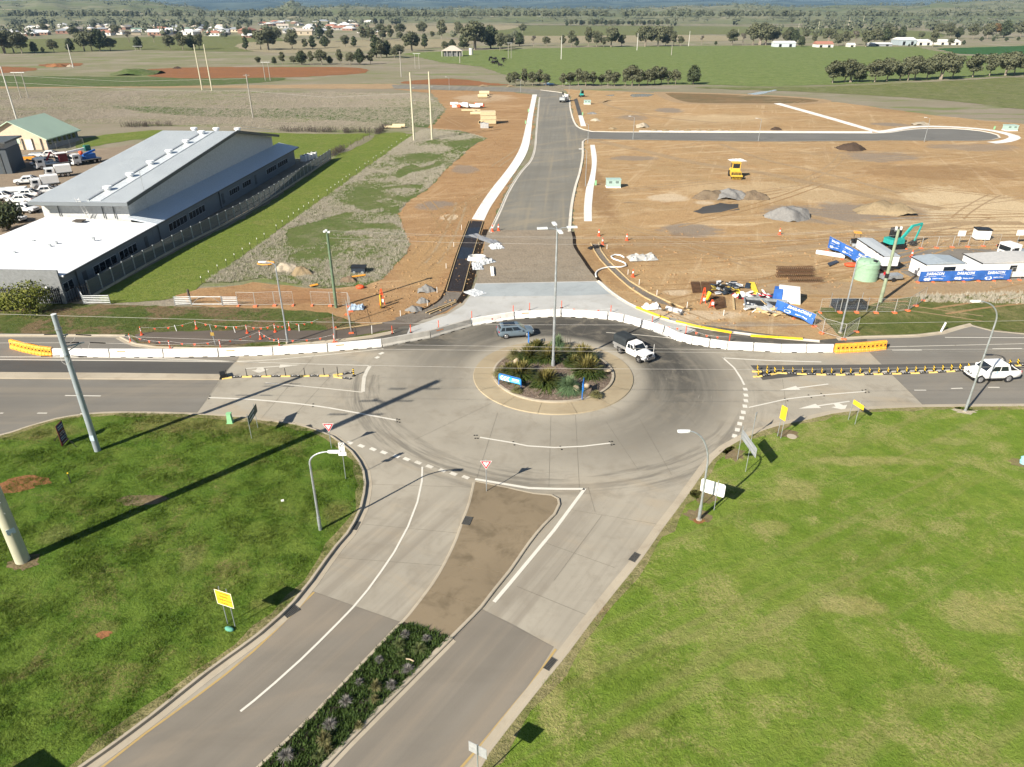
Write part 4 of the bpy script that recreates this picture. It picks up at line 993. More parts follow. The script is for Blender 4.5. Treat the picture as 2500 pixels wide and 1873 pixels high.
# == street furniture
m_galv = plain('galvanised_steel', (.42,.45,.47),.45,.55, var=.2)
m_galv_l = plain('lamp_white', (.66,.68,.68),.5)
m_steelpole = plain('grey_steel_pole', (.34,.39,.42),.5,.3, var=.15, scale=.6)
m_concpole = plain('cream_concrete_pole', (.46,.45,.33),.8, var=.12, scale=.5)
m_timber_g = plain('treated_timber', (.13,.19,.12),.9, var=.35, scale=1.2)
m_timber = plain('raw_timber', (.50,.37,.20),.85, var=.25)
m_insul = plain('dark_insulator', (.03,.026,.024),.4)
m_black = plain('black_rubber', (.018,.018,.018),.7)
m_orange = plain('safety_orange', (.75,.10,.035),.55)
m_orangeb = plain('barrier_orange', (.90,.38,.045),.5, var=.2)
m_white_p = plain('white_plastic', (.80,.79,.76),.5)
m_barrier = plain('white_barrier_concrete', (.72,.70,.66),.8, var=.1, dirt=(.50,.45,.38), scale=.8)
m_barrier_g = plain('grey_barrier_concrete', (.40,.38,.34),.8, var=.2, scale=.8)
m_yel = plain('safety_yellow', (.86,.55,.03),.5)
m_yelk = plain('rubber_yellow', (.74,.52,.16),.7, var=.25)
m_signw = plain('sign_white', (.80,.80,.79),.4, var=.05)
m_red = plain('sign_red', (.55,.02,.04),.4, var=.05)
m_signback = plain('sign_back_grey', (.45,.47,.48),.45,.4)
m_blue = plain('sign_blue', (.02,.16,.52),.4, var=.1)
m_blue_l = plain('sign_bright_blue', (.05,.36,.72),.4, var=.1)
m_blackp = plain('black_print', (.02,.02,.02),.5)
m_ltgreen = plain('pillar_green', (.24,.50,.26),.6, var=.1)
m_dkgreen = plain('sign_dark_green', (.015,.055,.045),.5)
m_wire = plain('bare_wire', (.50,.48,.45),.5,.3)
def street_lamp(base, elbow, end, label, r=.10, name='street_lamp', group='curved arm street lamps', headlen=.8):
    b = G(*base); b.z = .12
    el, en = AtY(*elbow, b.y), AtY(*end, b.y)
    e = thing(name, label, 'street lamp', (b.x, b.y, 0),0, group)
    H = el.z; dx, top = en.x - b.x, en.z
    MB().cyl((0,0,0),(0,0,1.4), r * 1.25, r * 1.25,10).build('base', m_galv, e)
    MB().cyl((0,0,.0),(0,0, H), r, r * .72,10).build('pole', m_galv, e)
    pts = [(dx * (1 - math.cos(a)),0, H + (top - H) * math.sin(a)) for a in [math.pi / 2 * k / 9 for k in range(10)]]
    MB().tube(pts, r * .72,8, r * .5).build('arm', m_galv, e)
    s = 1 if dx > 0 else -1
    h = MB(); x0 = dx
    h.loft([[(x0 + s * t * headlen, y * w, top + z) for y, z in ((-.5,-.05),(.5,-.05),(.5,.04),(.25,.1),(-.25,.1),(-.5,.04))] for t, w in ((-.1,.14),(.1,.28),(.75,.34),(1,.22))])
    h.build('lamp_head', m_galv_l, e)
    MB().box((x0 + s * headlen * .5,0, top - .06),(headlen * .6,.2,.03)).build('lens', m_signw, e)
    MB().cyl((0,0,.02),(0,0,.16), r * 2.4, r * 2.2,10).build('footing', m_kerb, e)
    return e
street_lamp((783,1299),(759,1132),(803,1103), 'curved street lamp on the left lawn, its head reaching over the kerb')
street_lamp((1706,1271),(1721,1137),(1682,1053), 'curved street lamp in front of the white rounded board on the right lawn')
street_lamp((2355,1007),(2425,785),(2392,736), 'curved street lamp at the edge of the right lawn in front of the white utility')
street_lamp((2051,813),(2090,640),(2114,623), 'tall street lamp beside the fallen blue banner on the right verge')
street_lamp((703,838),(671,650),(649,640), 'tall curved street lamp standing behind the white barriers on the left')
b = G(1350,905); e = thing('lighting_mast', 'very tall straight lamp mast with four heads in the roundabout island', 'street lamp', (b.x, b.y, 0.3))
Hm = Hat(1357,566, b)
MB().cyl((0,0,0),(0,0, Hm),.16,.09,12).build('pole', m_galv, e)
MB().cyl((0,0,0),(0,0,.9),.22,.2,12).build('base', m_galv, e)
for k, a in enumerate((0,90,180,270)):
    c, s = math.cos(R(a + 8)), math.sin(R(a + 8))
    MB().tube([(0,0, Hm - .1),(c * .5, s * .5, Hm + .06),(c * 1.0, s * 1.0, Hm + .08)],.04,6).build('arm', m_galv, e)
    MB().box((c * 1.45, s * 1.45, Hm + .1),(1.0,.36,.14), R(a + 8)).build('lamp_head', m_galv_l, e)
for k, (bs, tp, lb) in enumerate((((1545,341),(1546,287), 'at the left end of the side street'),((1851,345),(1855,292), 'half way along the side street'),((1435,350),(1435,304), 'on the corner of the side street'),((1429,455),(1430,368), 'beside the right footpath of the new road'),((2256,347),(2268,290), 'at the turning circle'),((1097,220),(1097,190), 'on the far cross street'),((1271,226),(1271,197), 'at the far bend of the new road'),((1389,232),(1389,205), 'beside the far white truck'))):
    p = G(*bs); H = Hat(tp[0], tp[1], p)
    e = thing('estate_lamp', 'slim galvanised estate street lamp ' + lb, 'street lamp', (p.x, p.y, 0),0, 'estate street lamps')
    MB().cyl((0,0,0),(0,0, H),.08,.05,8).build('pole', m_galv, e)
    MB().tube([(0,0, H - .1),(-.5,0, H + .25),(-1.1,0, H + .35)],.035,6).build('arm', m_galv, e)
    MB().box((-1.4,0, H + .36),(.7,.26,.1)).build('lamp_head', m_galv_l, e)
def ribbed(m, p0, p1, r=.055, n=14):
    p0, p1 = Vector(p0), Vector(p1)
    for k in range(n):
        c = p0.lerp(p1,(k + .5) / n); d = (p1 - p0).normalized() * (.28 * (p1 - p0).length / n)
        m.cyl(c - d, c + d, r, r * .8,8)
    m.cyl(p0, p1, r * .4, n=6)
bA = G(240,1105); HA = Hat(150,768, bA)
A = thing('steel_power_pole', 'grey steel power pole standing beside the advertising board on the left lawn', 'power pole', (bA.x, bA.y, 0))
MB().cyl((0,0,0),(0,0, HA),.27,.20,16).build('pole', m_steelpole, A)
MB().cyl((0,0, HA),(0,0, HA + .03),.205,.205,16).build('cap', m_galv_l, A)
MB().box((.02,-.25,1.6),(.34,.06,.5)).build('number_plate', plain('plate', (.45,.55,.62),.4), A)
for zz in (HA * .45, HA * .72, HA * .9): MB().cyl((0,0, zz),(0,0, zz + .12),.245,.245,12).build('clamp_band', m_galv, A)
wires = []
def attach(pixL, pixR, Y):   # two strain insulators either side of the pole, at the wire's height
    return AtY(*pixL, Y), AtY(*pixR, Y)
for k, (l0, l1, r0, r1, yo) in enumerate((((108,817),(147,816),(185,817),(223,819),.35),((158,837),(193,836),(219,836),(258,838),.9),((100,870),(147,869),(173,869),(213,871),-.3))):
    Y = bA.y + yo
    a0, a1, c0, c1 = (AtY(*q, Y) - Vector((bA.x, bA.y, 0)) for q in (l0, l1, r0, r1))
    m = MB(); ribbed(m, a0, a1); ribbed(m, c0, c1); m.build('insulator', m_insul, A)
    zz = (a1.z + c0.z) / 2
    MB().bar((0,0, zz),((a1.x + c0.x) / 2, yo, zz),.09,.09).bar((0,0, zz - .5),((a1.x + c0.x) / 2 * .7, yo * .7, zz - .04),.06,.06).build('bracket', m_steelpole, A)
    mid = (a1 + c0) / 2
    MB().tube([a1, a1 + (mid - a1) * .3 + Vector((0,-.2,-.45)), mid + Vector((0,-.25,-.7)), c0 + (mid - c0) * .3 + Vector((0,-.2,-.45)), c0],.012,4).build('jumper_cable', m_wire, A)
    wires.append((a0 + Vector((bA.x, bA.y, 0)), c1 + Vector((bA.x, bA.y, 0)), k))
bB = G(58,1374); HB = 24.0
B = thing('concrete_power_pole', 'thick cream concrete power pole at the left edge, its top out of view', 'power pole', (bB.x, bB.y, 0))
MB().cyl((0,0,0),(0,0, HB),.46,.34,20).build('pole', m_concpole, B)
MB().box((.05,-.05,.11),(1.3,1.2,.16)).build('footing', m_kerb, B)
MB().box((.28,-.30,3.0),(.06,.5,.42), R(-45)).build('number_plate', MATS['plate'], B)
for k, zz in enumerate((17.5,19.8,22.0)):
    MB().bar((-.2,.2, zz),(-1.4 if k % 2 else 1.4,.9, zz + .1),.14,.14).build('crossarm', m_steelpole, B)
    m = MB(); ribbed(m, (-2.6,.6, zz),(-.8,.6, zz),.09); ribbed(m, (.8,.6, zz),(2.6,.6, zz),.09); m.build('insulator', m_insul, B)
for k in range(5): MB().cyl((.36,-.28,4.5 + k * .9),(.46,-.36,4.5 + k * .9),.03, n=6).build('step_bolt', m_galv, B)
def catenary(pts, r=.011, n=10, name='power_line', label=None, group='overhead power lines'):
    out = []
    for (p, q) in zip(pts, pts[1:]):
        for k in range(n): out.append(p.lerp(q, k / n))
    out.append(pts[-1])
    o = MB().tube(out, r, 4).build(name, m_wire); return tag(o, label, 'power line', group)
YA = bA.y
W1 = [AtY(-250,762, YA), AtY(0,767, YA), AtY(147,771, YA), AtY(630,784, YA), AtY(1250,793, YA), AtY(1870,794, YA), AtY(2500,783, YA), AtY(2800,776, YA)]
catenary(W1,.011,4, label='uppermost overhead wire, passing the very top of the grey steel pole')
for (a0, c1, k), lb, right in zip(wires, ('second overhead wire, in front of the white barriers', 'third overhead wire, just above the island plants', 'lowest overhead wire, across the island plants'),([(607,832),(973,842),(1250,846),(1870,856),(2500,852),(2800,848)],[(600,846),(942,853),(1250,856),(1870,862),(2500,858),(2800,855)],[(620,885),(940,893),(1250,899),(1870,903),(2500,895),(2800,889)])):
    Y = a0.y; yl = {0: 814,1: 838,2: 872}[k]
    catenary([AtY(-250, yl, Y), a0],.011,6, label=lb + ', left of the grey steel pole')
    catenary([c1] + [AtY(x, y, Y) for x, y in right],.011,4, label=lb)
def wood_pole(bs, tp, label, r, mat=m_timber_g, arms=0, group='timber power poles', name='power_pole'):
    p = G(*bs); H = Hat(tp[0], tp[1], p)
    e = thing(name, label, 'power pole', (p.x, p.y, 0),0, group)
    MB().cyl((0,0,0),(0,0, H), r, r * .7,10).build('pole', mat, e)
    if arms:
        for k in range(arms):
            MB().bar((-1.1,0, H - .35 - k * .9),(1.1,0, H - .35 - k * .9),.12,.12).build('crossarm', mat, e)
        m = MB()
        for x in (-1,-.4,.4,1): m.cyl((x, 0, H - .29),(x, 0, H - .02),.06,.04,6)
        m.build('insulators', m_insul, e)
    return e, p, H
e1, p1, H1 = wood_pole((821,751),(804,566), 'green timber power pole beside the mesh fence on the left of the new road', .2)
for x, z in ((-.28,.05),(.25,.0),(-.05,.2)): MB().box((x, -.1, H1 + z),(.28,.26,.2)).build('junction_box', m_galv_l, e1)
e2, p2, H2 = wood_pole((2149,737),(2194,560), 'timber power pole with a black band in front of the site sheds', .24, plain('grey_green_timber', (.27,.32,.22),.9, var=.3, scale=1.2))
MB().cyl((0,0,3.3),(0,0,3.9),.245,.235,12).build('black_band', m_black, e2)
for x in (-.35,.25): MB().box((x, 0, H2 + .15),(.2,.25,.4)).build('insulator_cap', m_galv_l, e2)
MB().bar((-.5,0, H2 - .2),(.45,0, H2 - .05),.1,.1).build('crossarm', m_galv, e2)
for k, (dz, yy) in enumerate(((.15,0),(-.1,.3),(-.75,0))):
    a = Vector((p1.x, p1.y + yy, H1 + dz)); c = Vector((p2.x, p2.y + yy, H2 + dz))
    catenary([a] + [a.lerp(c, t) + Vector((0,0,-1.0 * 4 * t * (1 - t))) for t in (.2,.4,.6,.8)] + [c],.012,3, label=('top', 'middle', 'bottom')[k] + ' wire of the three strung across the new road between the two timber poles')
m_polep = plain('pale_pole', (.52,.49,.36),.8, var=.15, scale=.6)
m_poleg = plain('weathered_pole', (.33,.31,.27),.9)
tw = []
for bs, tp, lb in (((1011,344),(1001,177), 'left of the twin tall cream poles in the dry weeds'),((1055,341),(1046,175), 'right of the twin tall cream poles in the dry weeds')):
    e, p, H = wood_pole(bs, tp, lb, .3, m_polep); tw.append((p, H))
    for z in (H * .6, H * .78): MB().bar((0,0, z),(1.0,-.6, z + .15),.07,.07).build('bracket', m_galv, e)
for i, (bs, tp, lb) in enumerate((((618,288),(602,181), 'lone pole in the dry field behind the big roof'),((45,305),(1,163), 'tall pale pole behind the green-roofed hall at the left edge'),((179,165),(165,108), 'leaning pale pole left of the grassy mound'),((494,220),(474,108), 'left of two tall poles by the green strip'),((518,222),(498,108), 'right of two tall poles by the green strip'),((980,188),(977,125), 'pole before the farmhouse paddock'),((1370,145),(1370,88), 'white pole in the green paddock left of centre'),((1555,123),(1556,81), 'white pole at the far edge of the green paddock'),((1681,113),(1684,76), 'white pole beside the big gums'),((1639,135),(1639,111), 'short pole in the green paddock'),((1802,85),(1803,70), 'pole beyond the green paddock'),((1123,154),(1122,128), 'thin pole right of the lone farmhouse'))):
    wood_pole(bs, tp, lb, .26 if i < 2 else .32, m_polep if i in (3,4) else plain('white_pole', (.55,.54,.50),.8) if i in (1,2,6,7,8) else m_poleg, 1 if i in (0,5) else 0, 'far poles')
for i, (x, y0, y1) in enumerate(((305,265,200),(472,270,180),(600,240,165),(730,220,145),(850,210,125),(962,165,100),(1060,135,85),(1150,130,70),(1205,125,75))):
    p = G(1860 + x * .2893, max(y0 * .2893,44))
    wood_pole((1860 + x * .2893, max(y0 * .2893,44)),(1860 + x * .2893, max(y0 * .2893,44) - (y0 - y1) * .2893), 'pole of the transmission line receding across the far right paddocks', .35, m_polep, 0, 'receding transmission line')
for i, (x0, x1, yb, yt, lb) in enumerate(((1014,1024,168,131, 'left of the lone farmhouse'),(1241,1248,143,105, 'beside the cattle herd'),(648,660,197,152, 'at the left end of the red earth'),(52,70,240,177, 'in the dry field at far left'),(331,344,123,113, 'by the creek trees at left'))):
    a, b2 = G(x0, yb), G(x1, yb); H = Hat(x0, yt, a)
    e = thing('h_frame_pole', 'two-legged power line frame ' + lb, 'power pole', (a.x, a.y, 0),0, 'h-frame power poles'); w = b2.x - a.x
    for x in (0, w): MB().cyl((x, 0,0),(x, 0, H),.2,.15,8).build('leg', m_poleg, e)
    MB().bar((-w * .4,0, H),(w * 1.4,0, H),.2,.2).build('crossarm', m_galv_l, e)
for pts, lb in (([(0,183,150),(300,199,150),(602,192,150)], 'upper thin wire sagging over the far green strip at left'),([(0,200,140),(400,222,140),(602,222,140)], 'lower thin wire sagging over the dry field at left'),([(602,222,232),(800,238,232),(1001,228,232)], 'wire running from the lone field pole to the twin poles')):
    Y = 234 if pts[0][0] else 300
    catenary([AtY(x, y, Y) for x, y, _ in pts],.03,8, label=lb)
def post(e, p, H, r=.03, mat=m_galv, name='post'):
    return MB().cyl((p[0], p[1],0),(p[0], p[1], H), r, n=8).build(name, mat, e)
def give_way(bs, tri_top, wpx, apex, label, rz=0.0, front=True):
    p = G(*bs); H1 = Hat(bs[0], tri_top, p); w = wpx * mpp(p); h = w * .88
    e = thing('give_way_sign', label, 'traffic sign', (p.x, p.y, .1), rz, 'give way signs')
    post(e, (0,0), H1 + .12,.035)
    def tri(k, y, name, mat, th=.012):
        cz = H1 - h / 3; pts = [(-w / 2 * k, cz + h / 3 * k),(w / 2 * k, cz + h / 3 * k),(0, cz - h * 2 / 3 * k)]
        m = MB(); m.add([(x, y, z) for x, z in pts] + [(x, y + th, z) for x, z in pts],[(2,1,0)[::-1],(3,4,5)[::-1],(0,3,4,1),(1,4,5,2),(2,5,3,0)])
        return m.build(name, mat, e)
    tri(1.12,-.055, 'panel', m_signw if front else m_signback)
    if front:
        tri(1.0,-.062, 'red_border', m_red, .006); tri(.60,-.068, 'white_centre', m_signw, .005)
        m = MB(); cz = H1 - h * .28
        for k in range(3):
            aa = [R(120 * k + 15 + j * 15) for j in range(6)]
            m.tube([(math.cos(a) * w * .12,-.072, cz + math.sin(a) * w * .12) for a in aa],.014,4)
        m.build('roundabout_symbol', m_blackp, e)
    return e
give_way((810,1099),1037,24,1055, 'red and white give way sign on the left lawn kerb')
give_way((1188,1202),1128,25,1147, 'red and white give way sign at the nose of the concrete median')
give_way((1835,1069),1012,21,1030, 'grey back of a give way sign at the right-hand entry', R(62), False)
p = G(845,1174); e = thing('no_turn_sign', 'white no-turn sign with a second plate on the left lawn', 'traffic sign', (p.x, p.y, .1)); k = mpp(p)
Ht = Hat(845,1083, p); post(e, (0,0), Ht + .05,.03)
hz1 = (1105 - 1083) * k / _cp * .98; MB().box((0,-.04, Ht - hz1 / 2),(14 * k, .012, hz1)).build('panel', m_signw, e)
MB().box((0,-.05, Ht - hz1 - .22),(19 * k, .012,.36)).build('lower_panel', m_signw, e)
m = MB(); cz = Ht - hz1 * .24
m.tube([(math.cos(2 * math.pi * j / 20) * .17,-.052, cz + math.sin(2 * math.pi * j / 20) * .17) for j in range(21)],.018,4)
m.bar((-.12,-.053, cz - .12),(.12,-.053, cz + .12),.03,.006,(0,1,0)).bar((-.03,-.051, cz - .1),(-.03,-.051, cz + .04),.03,.006,(0,1,0)).bar((-.03,-.051, cz + .04),(.09,-.051, cz + .06),.03,.006,(0,1,0))
m.build('no_turn_symbol', m_blackp, e)
text_part('NO', .16, m_blackp, e, frame((0,-.048, Ht - hz1 * .60),(1,0,0),(0,0,1)))
m = MB()
for z in (.74,.86): m.box((0,-.048, Ht - hz1 * z),(.3,.004,.05))
m.build('small_print', plain('faint_print', (.5,.5,.5),.6), e)
def board_on_posts(a_px, b_px, top_px, label, name, over=(.25,.25), hfrac=.45, mat=m_yel, cat='road sign', extra=.25, rmat=None, group=None, posts=True, zoff=.1, shift=0.0):
    a, b = G(*a_px, zoff), G(*b_px, zoff); d = (b - a); L = d.length; rz = math.atan2(d.y, d.x)
    H = Hat(top_px[0], top_px[1], a) - zoff
    e = thing(name, label, cat, (a.x, a.y, zoff), rz, group)
    if posts: post(e, (0,0), H + extra, .03); post(e, (L, 0), H + extra, .03)
    h = H * hfrac
    MB().box((L / 2 + (over[1] - over[0]) / 2,-.05, H - h / 2),(L + over[0] + over[1],.02, h)).build('panel', mat, e)
    return e, L, H, h
e, L, H, h = board_on_posts((557,1526),(575,1532),(528,1440), 'yellow board reading CHANGED TRAFFIC CONDITIONS AHEAD with green sandbag on the left lawn', 'roadwork_sign', (.34,.34),.40, m_yel)
for k, wd in enumerate(('CHANGED', 'TRAFFIC', 'CONDITIONS', 'AHEAD')):
    text_part(wd, .185, m_blackp, e, frame((L / 2,-.064, H - h * (.17 + .225 * k)),(1,0,0),(0,0,1)), bold=.003)
m = MB()
for z in (H - .015, H - h + .015): m.box((L / 2,-.062, z),(L + .68,.006,.03))
for x in (-.325, L + .325): m.box((x, -.062, H - h / 2),(.03,.006, h - .06))
m.build('pale_edge', m_signw, e)
MB().bar((0,-.3,.06),(L + .1,-.3,.06),.06).build('foot_bar', m_galv, e)
MB().ball((L * .75,-.35,.16),.34,12,7,(1.0,.5,.42),.06).build('sandbag', plain('green_bag', (.10,.30,.22),.8), e)
board_on_posts((1898,1065),(1906,1070),(1908,990), 'tall narrow yellow sign on two posts by the right-hand kerb', 'roadwork_sign', (.12,.12),.42, m_yel, group='yellow boards on the right lawn')
board_on_posts((2071,1025),(2087,1036),(2079,974), 'yellow board on two posts near the lane arrows, right lawn', 'roadwork_sign', (-.1,.55),.2, m_yel, group='yellow boards on the right lawn')
e, L, H, h = board_on_posts((1800,1122),(1820,1152),(1806,1046), 'grey back of a large direction sign facing the right-hand entry', 'direction_sign', (-.2,1.3),.28, m_signback)
for z in (.12,.5,.88): MB().box((L / 2 + .75,-.09, H - h * z),(L + 1.0,.04,.05)).build('rail', m_galv, e)
e, L, H, h = board_on_posts((1711,1236),(1743,1246),(1706,1171), 'white rounded board seen from behind, beside the right-hand lamp', 'advertising_board', (.25,.55),.46, m_signw)
for o in list(e.children):
    if o.name.startswith('panel'): bpy.data.objects.remove(o)
hh, ww = h, L + .8
pts = []
for cx, cz, a0 in ((ww / 2 - .15, hh / 2 - .15,0),(-ww / 2 + .15, hh / 2 - .15,90),(-ww / 2 + .15,-hh / 2 + .15,180),(ww / 2 - .15,-hh / 2 + .15,270)):
    for j in range(5): pts.append((cx + .15 * math.cos(R(a0 + j * 22.5)), cz + .15 * math.sin(R(a0 + j * 22.5))))
mm = MB().prism(pts, -.02,.02, Matrix.Translation((L / 2 + .15,.06, H - h / 2)) @ Matrix.Rotation(math.pi / 2,4, 'X')); mm.build('panel', plain('white_gloss_board', (.85,.85,.84),.4, var=.03), e)
bs = G(1291,1790,.1) - Vector((math.sin(SHADOW_AZ), math.cos(SHADOW_AZ),0)) * (2.35 / math.tan(SUN_EL)); bs.z = .1
e = thing('traffic_sign', 'back of a small grey sign at the bottom edge by the kerb', 'traffic sign', bs, R(-28)); post(e, (0,0),2.8,.035)
MB().box((0,.05,2.35),(1.0,.02,.72)).build('panel', m_signback, e); MB().box((0,.065,2.5),(.96,.02,.05)).build('rail', m_galv, e)
e, L, H, h = board_on_posts((615,1073),(630,1047),(604,1017), 'dark green direction board on two posts at the left lawn corner', 'direction_sign', (.1,.5),.34, m_dkgreen)
for k, (z, w) in enumerate(((.28,.62),(.72,.5))):
    m = MB()
    for j in range(9): m.box((L * .12 + j * L * w / 7,-.066, H - h * z),(L * .055,.006, h * .2))
    m.build('lettering', plain('pale_print', (.55,.58,.56),.5), e)
a, b = G(153,1093,.14), G(167,1078,.14); d = b - a; rz = math.atan2(d.y, d.x); L = d.length; H = Hat(140,1046, a)
e = thing('advertising_board', 'blue and dark red portable advertising board with braces on the left lawn', 'advertising board', (a.x, a.y, .14), rz)
MB().box((L / 2,0, H / 2 + .1),(L, .05, H - .1)).build('panel', plain('board_maroon', (.10,.018,.02),.5), e)
for z0, z1 in ((.72,1.0),(.24,.48)): MB().box((L / 2,-.03, H * (z0 + z1) / 2),(L * .96,.02, H * (z1 - z0) - .05)).build('blue_band', plain('board_navy', (.02,.035,.10),.5), e)
m = MB()
for z in (.9,.8,.62,.54,.40,.31,.16):
    for j in range(5): m.box((L * (.2 + j * .15),-.045, H * z),(L * .11,.008, H * .035))
m.build('print', plain('board_print', (.42,.42,.48),.5), e)
for s in (-1,1): MB().bar((L / 2,0, H * .62),(L / 2 + s * .6, s * 1.3,0),.04).build('brace', m_black, e)
MB().bar((-.2,-.9,.03),(L + .2,-.9,.03),.05).bar((-.2,.9,.03),(L + .2,.9,.03),.05).build('foot_bar', m_galv, e)
p = G(563,1033,.14); e = thing('service_pillar', 'pale green tapered service pillar by the left kerb', 'service pillar', p)
MB().box((0,0,.5),(.5,.42,1.0),0, None, .72).build('body', m_ltgreen, e); MB().box((0,0,1.03),(.44,.38,.08)).build('cap', m_ltgreen, e); MB().box((0,0,.03),(.62,.54,.08)).build('plinth', m_ltgreen, e)
p = G(174,1181,.14); e = thing('marker_post', 'thin black marker post with yellow tip on the left lawn', 'marker post', p); MB().box((0,0,.5),(.06,.05,1.0)).build('post', m_black, e); MB().box((0,0,1.02),(.08,.07,.1)).build('tip', m_yel, e)
p = G(527,845); e = thing('path_sign', 'small weathered yellow sign on a leaning post among the orange bollards', 'sign', p); MB().bar((0,0,0),(-.25,.1,2.6),.06).build('post', m_galv, e); MB().box((-.12,-.02,1.5),(.4,.03,.4)).build('panel', plain('ochre_sign', (.38,.25,.06),.6), e)
p = G(2497,1131,.1); e = thing('hydrant', 'pale blue valve pillar at the right edge of the lawn', 'hydrant', p); MB().cyl((0,0,0),(0,0,.5),.25,.25,12).build('body', plain('pale_blue_paint', (.30,.58,.66),.5), e); MB().cyl((0,0,.5),(.05,0,.72),.3,.12,12).build('cap', MATS['pale_blue_paint'], e); MB().cyl((-.3,0,.3),(-.2,0,.3),.1, n=8).build('outlet', MATS['pale_blue_paint'], e)
o = MB().cyl((0,0,0),(0,0,.03),.42,.42,20).build('manhole_cover', m_kerb, None, G(1933,1066,.1)); tag(o, 'round concrete manhole cover beside the narrow yellow sign', 'manhole cover')
o = MB().box((0,0,.08),(.22,.16,.16),.4).build('takeaway_box', m_white_p, None, G(690,1225,.14)); tag(o, 'small white box of litter on the left lawn', 'litter')
def soil_patch(px, py, rx, ry, z=.206, mat=None, name='bare_earth'):
    p = G(px, py); g = random.Random(px); n = 18
    pts = [(p.x + rx * math.cos(2 * math.pi * k / n) * g.uniform(.6,1.15), p.y + ry * math.sin(2 * math.pi * k / n) * g.uniform(.6,1.15)) for k in range(n)]
    struct(MB().sheet(smooth(pts, .3, True), z).build(name, mat or m_redsoil))
m_dryp = soil_mat('dry_thatch', (.21,.165,.10),(.19,.145,.085),(.145,.105,.06), False, (.28,.22,.14))
soil_patch(52,1185,2.2,1.4); soil_patch(255,1555,.5,.35); soil_patch(345,1225,2.0,.8,.207, m_dryp)
soil_patch(1706,1262,1.2,.9,.104, m_dryp); soil_patch(1720,1215,1.2,1.0,.104, m_dryp); soil_patch(1790,1110,1.1,1.2,.104, m_dryp); soil_patch(1925,1062,1.1,.8,.104, m_dryp); soil_patch(2353,1005,1.2,.7,.104, m_kerb); soil_patch(1705,1274,.5,.4,.108, m_redsoil); soil_patch(2486,1132,.8,.7,.104, m_dryp); soil_patch(60,1378,1.2,.9,.206, m_dryp)
m_grate = plain('cast_iron', (.075,.075,.072),.8)
def grate(px, py, rz, w=.55, l=.9, z=.03, label=None):
    p = G(px, py); e = thing('drain_grate', label, 'drain', (p.x, p.y, z), rz, 'kerb drains')
    MB().box((0,0,-.004),(w, l, .012)).build('pit', m_dark, e)
    m = MB()
    for s in (-1,1): m.box((s * w / 2,0,.012),(.05, l + .05,.03)); m.box((0, s * l / 2,.012),(w + .05,.05,.03))
    m.build('frame', m_grate, e)
    for k in range(8): MB().box((0,-l / 2 + (k + 1) * l / 9,.012),(w - .05,.035,.025)).build('bar', m_grate, e)
for px, py, rz, lb in ((866,1284,-8, 'left kerb, half way round the lawn corner'),(1141,1275,-14, 'left edge of the concrete median'),(1551,1362,-36, 'right kerb where the concrete lanes narrow'),(1347,1624,-34, 'right kerb beside the yellow edge line'),(711,1494,-42, 'left kerb where the asphalt begins'),(748,1044,-60, 'corner of the left lawn by the pole shadow')):
    grate(px, py, R(rz), z=.14 if px == 1141 else .026, label='steel drain grate in the ' + lb)
# == barriers
def jersey(L):
    m = MB(); pr = [(-.32,0),(.32,0),(.32,.10),(.18,.30),(.11,.86),(.08,.88),(-.08,.88),(-.11,.86),(-.18,.30),(-.32,.10)]
    m.loft([[(x, y * k, z) for y, z in pr] for x, k in ((.02,.96),(.06,1),(L - .06,1),(L - .02,.96))])
    return m
def place_run(joints, build, label, group, name, cat, back=.32):
    P = [G(*j) for j in joints]
    for i in range(len(P) - 1):
        d = P[i + 1] - P[i]; L = d.length; rz = math.atan2(d.y, d.x)
        n = Vector((-math.sin(rz), math.cos(rz),0)) * back
        build(P[i] + n, L, rz, i)
BJ = [(128,872),(268,873),(400,873),(535,871),(668,867),(802,859),(935,847),(1054,825),(1154,796),(1258,779),(1371,773),(1484,780),(1522,787),(1564,799),(1619,815),(1650,831),(1689,841),(1732,848),(1776,854),(1840,857),(1908,861),(1970,861),(2036,861)]
m_orprint = plain('orange_stencil', (.75,.30,.14),.7)
def mk_barrier(p, L, rz, i):
    n = len(BJ) - 1
    pos = 'first from the left' if i == 0 else 'last at the right' if i == n - 1 else '%s from the left' % ('second third fourth fifth sixth seventh eighth ninth tenth eleventh twelfth thirteenth fourteenth fifteenth sixteenth seventeenth eighteenth nineteenth twentieth twenty-first'.split()[i - 1])
    e = thing('concrete_barrier', 'white concrete road barrier, %s in the curved line' % pos, 'road barrier', p, rz, 'white concrete barriers')
    jersey(L - .10).build('body', m_barrier_g if i in (6,7) else m_barrier, e)
    sl = MB()
    for k in range(3 if L > 4 else 1):
        x = L * (k + 1) / (4 if L > 4 else 2); sl.box((x, -.325,.045),(.55,.03,.085))
    sl.build('lifting_slot', m_dark, e)
    e.rotation_euler[2] += rnd.uniform(-.008,.008); e.location.y += rnd.uniform(-.04,.04)
    MB().cyl((L - .05,0,.1),(L - .05,0,.8),.03, n=6).build('pin', m_galv, e)
    if L > 4 and i % 2: MB().box((L * .22,-.151,.62),(.9,.012,.12)).build('stencil', m_orprint, e)
place_run(BJ, mk_barrier, '', '', '', '')
